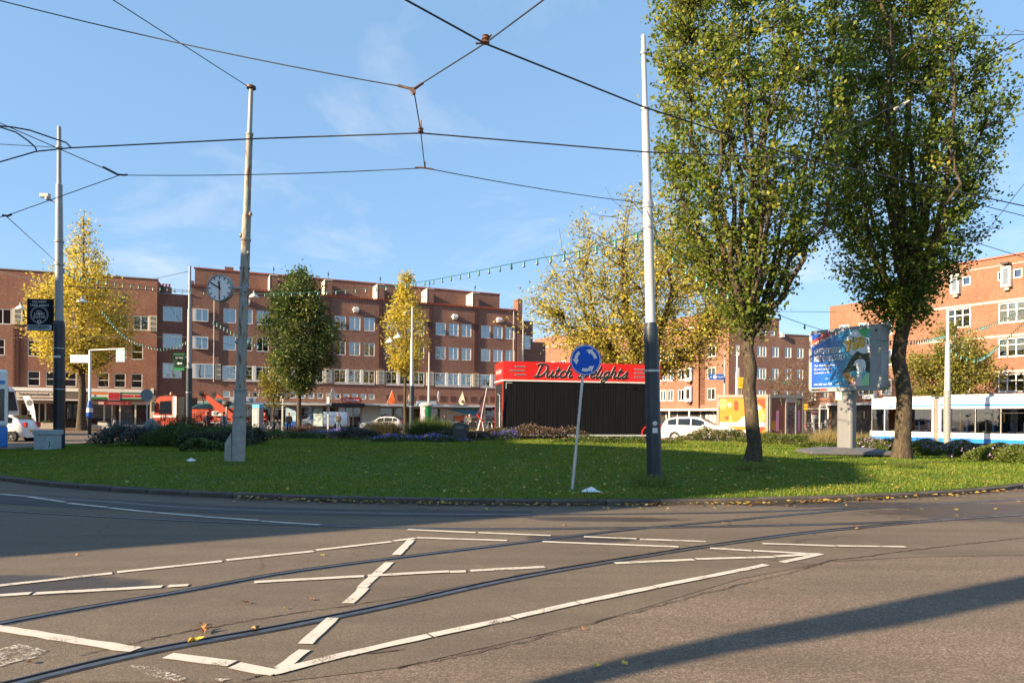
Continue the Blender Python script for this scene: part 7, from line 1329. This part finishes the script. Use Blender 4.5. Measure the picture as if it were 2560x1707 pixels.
# ------------------------------------------------------------------ scooter, bicycles
def scooter(label, loc, rz, col):
    o = thing('motor_scooter', label, 'scooter', loc, rz)
    for x in (0, 1.25): w = MB().lathe([(.13, -.06), (.25, -.06), (.28, -.03), (.28, .03), (.25, .06), (.13, .06)], 18, (x, 0, .28), 'y').build('wheel', RUBBER, o); MB().lathe([(0, -.03), (.14, -.05), (.14, .05), (0, .03)], 12, (x, 0, .28), 'y').build('rim', RIM, w)
    MB().prism([(-.35, .75), (-.3, .5), (.1, .42), (.45, .3), (.85, .28), (1.0, .5), (1.1, .95), (1.02, 1.02), (.9, .6), (.75, .42), (.5, .5), (.4, .72)], 'y', -.17, .17).build('body', col, o, bevel=.05); MB().prism([(-.35, .76), (.35, .73), (.42, .8), (.1, .86), (-.3, .88)], 'y', -.15, .15).build('seat', BLACK, o, bevel=.04)
    MB().tube([(1.25, .0, .28), (1.02, 0, 1.0)], .04, 8).build('fork', GALV, o); MB().tube([(.98, -.35, 1.05), (1.0, 0, 1.03), (.98, .35, 1.05)], .018, 6).build('handlebar', BLACK, o); MB().lathe([(0, 0), (.1, .01), (.09, .06), (0, .08)], 12, (1.06, 0, .9), 'x').build('headlight', pm('lamp_glass', (.6, .62, .65), .15), o); MB().prism([(1.0, 1.0), (1.12, .98), (1.0, 1.4), (.94, 1.4)], 'y', -.16, .16).build('windshield', SHOPGLASS, o); MB().tube([(.98, -.25, 1.05), (.95, -.3, 1.25)], .01, 5).cbox((.95, -.32, 1.28), (.03, .12, .08)).build('mirror', BLACK, o); MB().box(-.4, -.1, .55, -.33, .1, .68).build('number_plate', YELLOW, o); MB().tube([(.45, -.1, .4), (.38, -.22, .02)], .015, 5).build('stand', GALV, o)
scooter('silver motor scooter parked in front of the tobacconist', (Q(265, 1075, 62).x, 61.5, .0), R(4), pm('scooter_silver', (.5, .48, .42), .3, .3)); scooter('black motor scooter parked left of the ticket machine', (Q(612, 1070, 58).x, 59, 0), R(80), BLACK)
BK = {}
def bicycle(label, loc, rz, col, group):
    o = thing('bicycle', label, 'bicycle', loc, rz, group)
    if not BK:
        BK['wheel'] = MB().lathe([(.31, -.018), (.345, -.012), (.345, .012), (.31, .018), (.31, -.018)], 24, (0, 0, 0), 'y').mesh('wheel', RUBBER); sp_ = MB()
        for k in range(8): sp_.tube([(0, 0, 0), (.31 * math.cos(R(45 * k)), 0, .31 * math.sin(R(45 * k)))], .003, 3, cap=False)
        BK['spokes'] = sp_.mesh('spokes', GALV); BK['saddle'] = MB().prism([(-.14, .0), (.14, .02), (.14, .05), (-.1, .08)], 'y', -.07, .07).mesh('saddle', BLACK); BK['bar'] = MB().tube([(-.12, -.28, .0), (0, -.12, .03), (.02, 0, 0), (0, .12, .03), (-.12, .28, 0)], .012, 6).mesh('handlebar', GALV)
        BK['rack'] = MB().box(-.2, -.07, .0, .22, .07, .02).mesh('carrier', BLACK); BK['basket'] = MB().box(-.15, -.18, 0, .15, .18, .22).mesh('crate', BLACK); BK['guard'] = MB().lathe([(.355, -.03), (.365, .0), (.355, .03)], 20, (0, 0, 0), 'y').mesh('mudguard', BLACK)
    if col.name not in BK:
        f = MB(); A_, B_, C_, D_, E_ = (0, 0, .34), (.42, 0, .3), (.28, 0, .78), (.88, 0, .82), (1.05, 0, .34)
        for a, c in ((A_, B_), (B_, C_), (B_, D_), (C_, (.86, 0, .74)), (A_, C_)): f.tube([a, c], .017, 6)
        f.tube([(.86, 0, .95), D_, E_], .016, 6).tube([C_, (.25, 0, .92)], .014, 6); BK[col.name] = f.mesh('frame', col)
    put('frame', BK[col.name], o)
    for x in (0, 1.05): w = put('wheel', BK['wheel'], o, (x, 0, .345)); put('spokes', BK['spokes'], w); 
    put('saddle', BK['saddle'], o, (.24, 0, .92)); put('handlebar', BK['bar'], o, (.84, 0, 1.02)); put('carrier', BK['rack'], o, (-.02, 0, .74))
    if rng.random() < .4: put('crate', BK['basket'], o, (1.0, 0, .86))
    return o
BC = [pm('bike_black', (.02, .02, .022), .4), pm('bike_red', (.5, .02, .02), .35), pm('bike_grey', (.4, .42, .44), .4), pm('bike_white', (.7, .7, .68), .4), pm('bike_green', (.03, .12, .08), .4)]
for i in range(13):
    bc_ = (0, 2, 0, 3, 0, 1, 2, 0, 3, 0, 1, 2, 3)[i]
    px = 1045 + i * 15.5; Y = 66 + 2.0 * math.sin(i * 1.7); p = Q(px, 1060, Y); bicycle('%s bicycle, %s%s in the long row before the fin block shops' % (('black', 'red', 'grey', 'white')[bc_], ORD[i], '' if i == 0 else ' from the left'), (p.x, Y, .0), R(rng.choice((65, 80, 100, 115)) + rng.uniform(-8, 8)), BC[(0, 2, 0, 3, 0, 1, 2, 0, 3, 0, 1, 2, 3)[i]], 'bicycles before the fin block shops')
for i in range(11):
    px = 2010 + i * 5.6; Y = 71 + 1.8 * math.sin(i * 2.1); p = Q(px, 1070, Y); bicycle('%s bicycle, %s%s in the dense rack beside the painted kiosk' % (('black', 'red', 'grey', 'white')[(1, 1, 0, 1, 0, 2, 0, 3, 3, 0, 0)[i]], ORD[i], '' if i == 0 else ' from the left'), (p.x, Y, .1), R(rng.choice((60, 85, 110)) + rng.uniform(-10, 10)), BC[(1, 1, 0, 1, 0, 2, 0, 3, 3, 0, 0)[i]], 'bicycles beside the painted kiosk')
for i, px in enumerate((668, 676, 690, 702)): p = Q(px, 1065, 60 + i); bicycle(['white bicycle beside the person in red', 'dark bicycle behind the person in red', 'grey bicycle under the small thin tree', 'black bicycle beside the tram shelter'][i], (p.x, 60 + i, 0), R(70 + 14 * i), BC[(3, 0, 2, 0)[i]], None)
# ------------------------------------------------------------------ people
SKIN = pm('skin', (.42, .22, .15), .6); HAIR = pm('hair_dark', (.03, .02, .015), .7); SHOE = pm('shoe_dark', (.03, .03, .03), .6)
def person(label, px, Y, rz, kind, jacket, trousers, hair=HAIR, hat=None, h_=1.0, shoe=None, z=0.0, bag=None):
    p = Q(px, 1060, Y); o = thing('person', label, 'person', (p.x, Y, z), rz); me = PM[kind].copy(); zone = list(PM[kind]['zone']); me.materials.clear()
    for m in (jacket, trousers, SKIN, shoe or SHOE): me.materials.append(m)
    me.polygons.foreach_set('material_index', zone); me.polygons.foreach_set('use_smooth', [True] * len(zone)); me.update(); b_ = put('body', me, o); b_.scale = (h_,) * 3
    q = MB(); q.lathe([(.09, -.06), (.108, .0), (.1, .06), (.06, .11), (0, .125)], 14, (0, .022, 1.64)); hr = q.build('hair' if not hat else 'hat', hat or hair, o); hr.scale = (h_,) * 3
    MB().prism([(-.2, .92), (.2, .92), (.215, 1.12), (.21, 1.4), (-.21, 1.4), (-.215, 1.12)], 'y', -.135, .135).build('coat', jacket, o, bevel=.06).scale = (h_,) * 3
    if bag: MB().cbox((.27, .05, .62), (.1, .3, .34)).build('bag', bag, o, bevel=.03)
    return o
DK = pm('cloth_black', (.018, .018, .022), .85); NV = pm('cloth_navy', (.02, .03, .06), .85); JN = pm('cloth_jeans', (.16, .22, .32), .85); OLV = pm('cloth_olive', (.1, .1, .075), .85); RJ = pm('cloth_red', (.5, .02, .02), .8); BEI = pm('cloth_beige', (.5, .42, .33), .85)
person('person in dark clothes walking past the pale beach flag', 72, 63, R(100), 'walk', DK, DK, hat=DK); person('person in a red coat and red hat looking at a phone', 662, 59, R(35), 'hold', RJ, BEI, hat=pm('hat_red', (.5, .03, .05), .8)); person('dark haired man in black standing with a bag at the tram shelter', 722, 58, R(20), 'stand', DK, DK, bag=DK)
person('man in an olive jacket and pale jeans beside the white van', 846, 66, R(15), 'hold', OLV, JN, shoe=WHITE, hat=OLV); person('person in dark jacket and blue jeans at the red shop shelves', 897, 74, R(95), 'stand', DK, JN); person('person in black leaning over a bicycle by the shop window print', 1112, 70, R(80), 'walk', DK, DK)
person('pale haired person in grey green standing by the bicycles', 1174, 69, R(170), 'stand', OLV, DK, hair=pm('hair_grey', (.45, .4, .34), .7)); person('person in dark clothes right of the shop window print', 1166, 72, R(150), 'stand', NV, DK); person('bald man in beige sleeves and dark vest striding past the tram nose', 2138, 66, R(-70), 'walk', BEI, NV, hair=SKIN, z=.1); person('person in navy riding past behind the red flowers', 518, 48, R(-85), 'walk', NV, NV); person('person in dark blue beside the orange lorry wheel', 558, 47, R(-85), 'walk', NV, NV)
# ------------------------------------------------------------------ street furniture
p = Q(645, 1080, 43); o = thing('ticket_machine', 'grey ticket machine with a blue top right of the clock mast', 'machine', (p.x, 43, 0), R(-22)); MB().box(-.26, -.2, 0, .26, .2, 2.0).build('case', pm('machine_grey', (.2, .21, .22), .4), o, bevel=.02); MB().box(-.28, -.22, 2.001, .28, .22, 2.2).build('blue_top', pm('machine_blue', (.05, .4, .75), .4), o); MB().box(-.3, -.18, .4, -.261, .18, 1.95).build('white_side', WHITE, o); MB().lathe([(0, 0), (.17, 0), (.17, .02)], 16, (-.325, 0, 1.3), 'x').build('blue_disc', BLUE, o)
for k in range(4): MB().box(-.06, -.212, 1.05 + .2 * k, .08, -.2005, 1.18 + .2 * k).build('panel_slot', SILVER, o)
sp0, sp1 = Q(706, 1060, 61), Q(818, 1060, 61); o = thing('tram_shelter', 'glass tram shelter with advertising panels behind the oval tree', 'shelter', (sp0.x, 61, 0), R(4)); Ls = sp1.x - sp0.x
for x in (0, Ls): MB().box(x - .07, -.07, 0, x + .07, .07, 3.1).build('post', SILVER, o)
MB().box(-.1, -.9, 2.45, Ls + .1, .5, 2.55).build('roof', GREY, o); MB().box(-.2, -.1, 2.75, 0.1, .1, 3.2).build('sign_box', WHITE, o); MB().box(Ls - .1, -.1, 2.6, Ls + .12, .1, 3.2).build('sign_box', WHITE, o)
for x0, x1, m in ((.25, 1.25, pm('poster_pale', (.35, .48, .58), .3, var=.35, scale=2)), (2.7, 3.6, pm('poster_drawing', (.4, .5, .5), .3, var=.7, scale=4))): a_ = MB().box(x0, -.06, .5, x1, .06, 2.25).build('advert_case', BLACK, o); MB().box(x0 + .05, -.075, .56, x1 - .05, -.061, 2.2).build('poster', m, a_)
MB().box(.3, -.085, .5, 1.2, -.08, 1.0).build('blue_panel', BLUE, o); MB().quad((1.3, 0, .3), (2.65, 0, .3), (2.65, 0, 2.3), (1.3, 0, 2.3)).build('glass_wall', SHOPGLASS, o); MB().box(1.4, -.4, .45, 2.6, -.1, .5).build('bench', GREY, o)
p = Q(1152, 1092, 31); zg = zi(p.x, 31); o = thing('litter_bin', 'dark grey litter bin with an oblong slot among the flower beds', 'bin', (p.x, 31, zg), R(-10)); MB().prism([(-.3, 0), (.3, 0), (.31, .5), (-.31, .5)], 'y', -.2, .2).build('body', pm('bin_grey', (.045, .048, .052), .45), o, bevel=.04); q = MB(); n = 12
prof_ = [(-.32, .5)] + [(.32 * math.cos(math.pi - math.pi * i / n), .72 + .1 * math.sin(math.pi * i / n)) for i in range(n + 1)] + [(.32, .5)]
MB().prism(prof_, 'y', -.22, -.1).build('hood', pm('bin_grey', (.045, .048, .052), .45), o, bevel=.02); MB().prism(prof_, 'y', -.0999, .22).build('hood_back', pm('bin_grey', (.045, .048, .052), .45), o); MB().prism(rrect(-.2, .55, .2, .7, .07), 'y', -.226, -.2205).build('slot', pm('slot_lining', (.16, .17, .13), .7), o)
p = Q(1066, 1080, 45); o = thing('poster_column', 'poster column with a green panel and a white hope placard', 'column', (p.x, 45, 0)); MB().lathe([(.42, 0), (.42, 2.3)], 24).build('drum', pm('poster_mix', (.35, .3, .36), .6, var=.9, scale=7), o); MB().lathe([(.0, 2.45), (.3, 2.45), (.5, 2.3), (.5, 2.22), (.0, 2.22)], 24).build('cap', STONE, o)
q = MB(); q.add([(.43 * math.sin(R(a)), -.43 * math.cos(R(a)), z) for a in (-5, 10, 25, 40, 55) for z in (1.05, 2.2)], [(2 * i, 2 * i + 2, 2 * i + 3, 2 * i + 1) for i in range(4)], 0, True); q.build('green_poster', GREEN, o); pl = MB().box(-.4, -.5, .05, .45, -.46, 1.08).build('placard', pm('placard_white', (.62, .64, .7), .5), o)
put_text(TX['er'], pl, .05, -.505, .93, .8, .7); put_text(TX['is'], pl, .05, -.505, .72, .8, .7); put_text(TX['hoop'], pl, .03, -.505, .48, .7, .7)
p = Q(378, 1060, 29.5); zg = zi(p.x, 29.5) - .1; q = MB(); n = 14; rows = []
for j in range(6):
    t = j / 5; rr_ = .55 * (1 - t ** 2.2) + .1; rows.append([(rr_ * math.cos(6.283 * k / n) * rng.uniform(.85, 1.12), rr_ * .6 * math.sin(6.283 * k / n) * rng.uniform(.85, 1.12), 1.2 * t + rng.uniform(-.04, .04)) for k in range(n)])
q.add([v for r_ in rows for v in r_], [(j * n + k, j * n + (k + 1) % n, (j + 1) * n + (k + 1) % n, (j + 1) * n + k) for j in range(5) for k in range(n)], 0, True); q.add(rows[-1], [tuple(range(n))]); o = tag(q.build('standing_stone', pm('grey_boulder', (.22, .22, .215), .9, var=.35, scale=4, bmp=.6), None, (p.x, 29.5, zg)), 'rough pale grey standing stone among the flower bed shrubs', 'stone')
def post_sign(label, px, pyt, pyb, Y, r_, mat):
    p = Q(px, pyt, Y); o = thing('sign_post', label, 'sign', (p.x, Y, zi(p.x, Y) if Y < 38 else 0)); h_ = p.z - o.location.z; MB().tube([(0, 0, 0), (0, 0, h_)], .03, 8).build('post', GALV, o); MB().lathe([(0, -.02), (r_, -.02), (r_, .02), (0, .02)], 24, (0, -.04, h_ - r_), 'y').build('disc', mat, o)
post_sign('back of a grey round traffic sign beside the standing stone', 368, 972, 1060, 33, .3, pm('sign_back', (.22, .25, .28), .6)); p = Q(567, 1000, 36); o = thing('bollard_lamp', 'low post with a dark flat lamp head in front of the lorry', 'lamp', (p.x, 36, zi(p.x, 36))); MB().tube([(0, 0, 0), (0, 0, p.z - zi(p.x, 36) - .3)], .05, 8).build('post', STONE, o); MB().lathe([(.1, 0), (.24, .08), (.24, .26), (0, .3)], 12, (0, 0, p.z - zi(p.x, 36) - .32)).build('lamp_head', pm('lamp_brown', (.08, .06, .045), .6), o)
p = Q(68, 1060, 64); o = thing('beach_flag', 'pale curved beach flag with a dark round emblem before the tobacconist', 'flag', (p.x - .2, 64.3, .1)); q = MB(); q.prism([(-.45, 3.05), (.1, 3.1), (.5, 2.6), (.72, 1.6), (.85, .5), (.35, .6), (.05, 1.7)], 'y', -.02, .02); q.build('cloth', pm('flag_pale', (.6, .56, .6), .7, var=.15, scale=4), o); MB().lathe([(0, -.03), (.3, -.03), (.3, -.021)], 18, (.2, 0, 2.4), 'y').build('emblem', pm('emblem_dark', (.06, .07, .09), .6), o); MB().tube([(.35, 0, 0), (.3, 0, .7)], .03, 6).build('pole', GALV, o)
p = Q(117, 1066, 63); o = thing('planter', 'long pale concrete planter box behind the left mast', 'planter', (p.x, 63, .1), FA.ang); MB().box(-.7, -.3, 0, .7, .3, .55).build('box', pm('planter_cream', (.55, .48, .36), .8), o); foliage(o, 'plants', 300, .6, .25, .5, .25, .12, S_GREEN, 301)
for px, lb in ((2063, 'white arched portal frame beside the bicycles'),): p = Q(px, 1060, 72); o = thing('arch_frame', lb, 'frame', (p.x, 72, 0)); MB().tube([(.3, 0, 0), (.3, 0, 2.6), (.1, 0, 2.95), (-.4, 0, 3.05), (-.6, 0, 2.9), (-.6, 0, 0)], .07, 8).build('tube', WHITE, o)
p = Q(2036, 1030, 68); o = thing('shop_board', 'white and red advertising board on a thin post above the bicycles', 'sign', (p.x, 68, .0)); MB().box(-.3, -.04, 1.6, .3, .04, 2.3).build('board', WHITE, o); MB().box(-.28, -.05, 2.0, .28, -.041, 2.2).build('red_print', RED, o); MB().tube([(0, .06, 0), (0, .06, 2.3)], .03, 6).build('post', WHITE, o)
p = Q(1000, 1060, 56); 
# unseen mast and strip added to cast the dark band on the near road
def lift(px, py, z):
    g_ = G(px, py); k = z / math.tan(SUN_EL); return Vector((g_.x - math.cos(SHADOW_AZ) * k, g_.y - math.sin(SHADOW_AZ) * k, z))
ub = [(1240, 1735), (1362, 1705), (1607, 1640), (1824, 1591), (2287, 1498), (2560, 1444), (3000, 1365)]; lb_ = [(1330, 1745), (1487, 1705), (1640, 1668), (1824, 1629), (2250, 1562), (2560, 1498), (3000, 1400)]
U3 = [lift(*p, 3.0 + .55 * i) for i, p in enumerate(ub)]; L3 = [lift(*p, 3.0 + .55 * i) for i, p in enumerate(lb_)]; foot = Vector((U3[0].x, U3[0].y, 0))
o = thing('shadow_mast', 'unseen added mast and red strip, shaped to shade the near road', 'mast', foot); MB().tube([(0, 0, 0)] + [tuple(p - foot) for p in U3], [.06] * 8, 8).build('pole', GALV, o)
q = MB(); n = len(U3); th = Vector((.012, -.016, 0)); vs = [p - foot for p in U3 + L3] + [p - foot + th for p in U3 + L3]
q.add([tuple(v) for v in vs], [(i, i + 1, n + i + 1, n + i) for i in range(n - 1)] + [(2 * n + n + i, 2 * n + n + i + 1, 2 * n + i + 1, 2 * n + i) for i in range(n - 1)] + [(n + i, n + i + 1, 3 * n + i + 1, 3 * n + i) for i in range(n - 1)]); q.build('shadow_strip', RED, o)
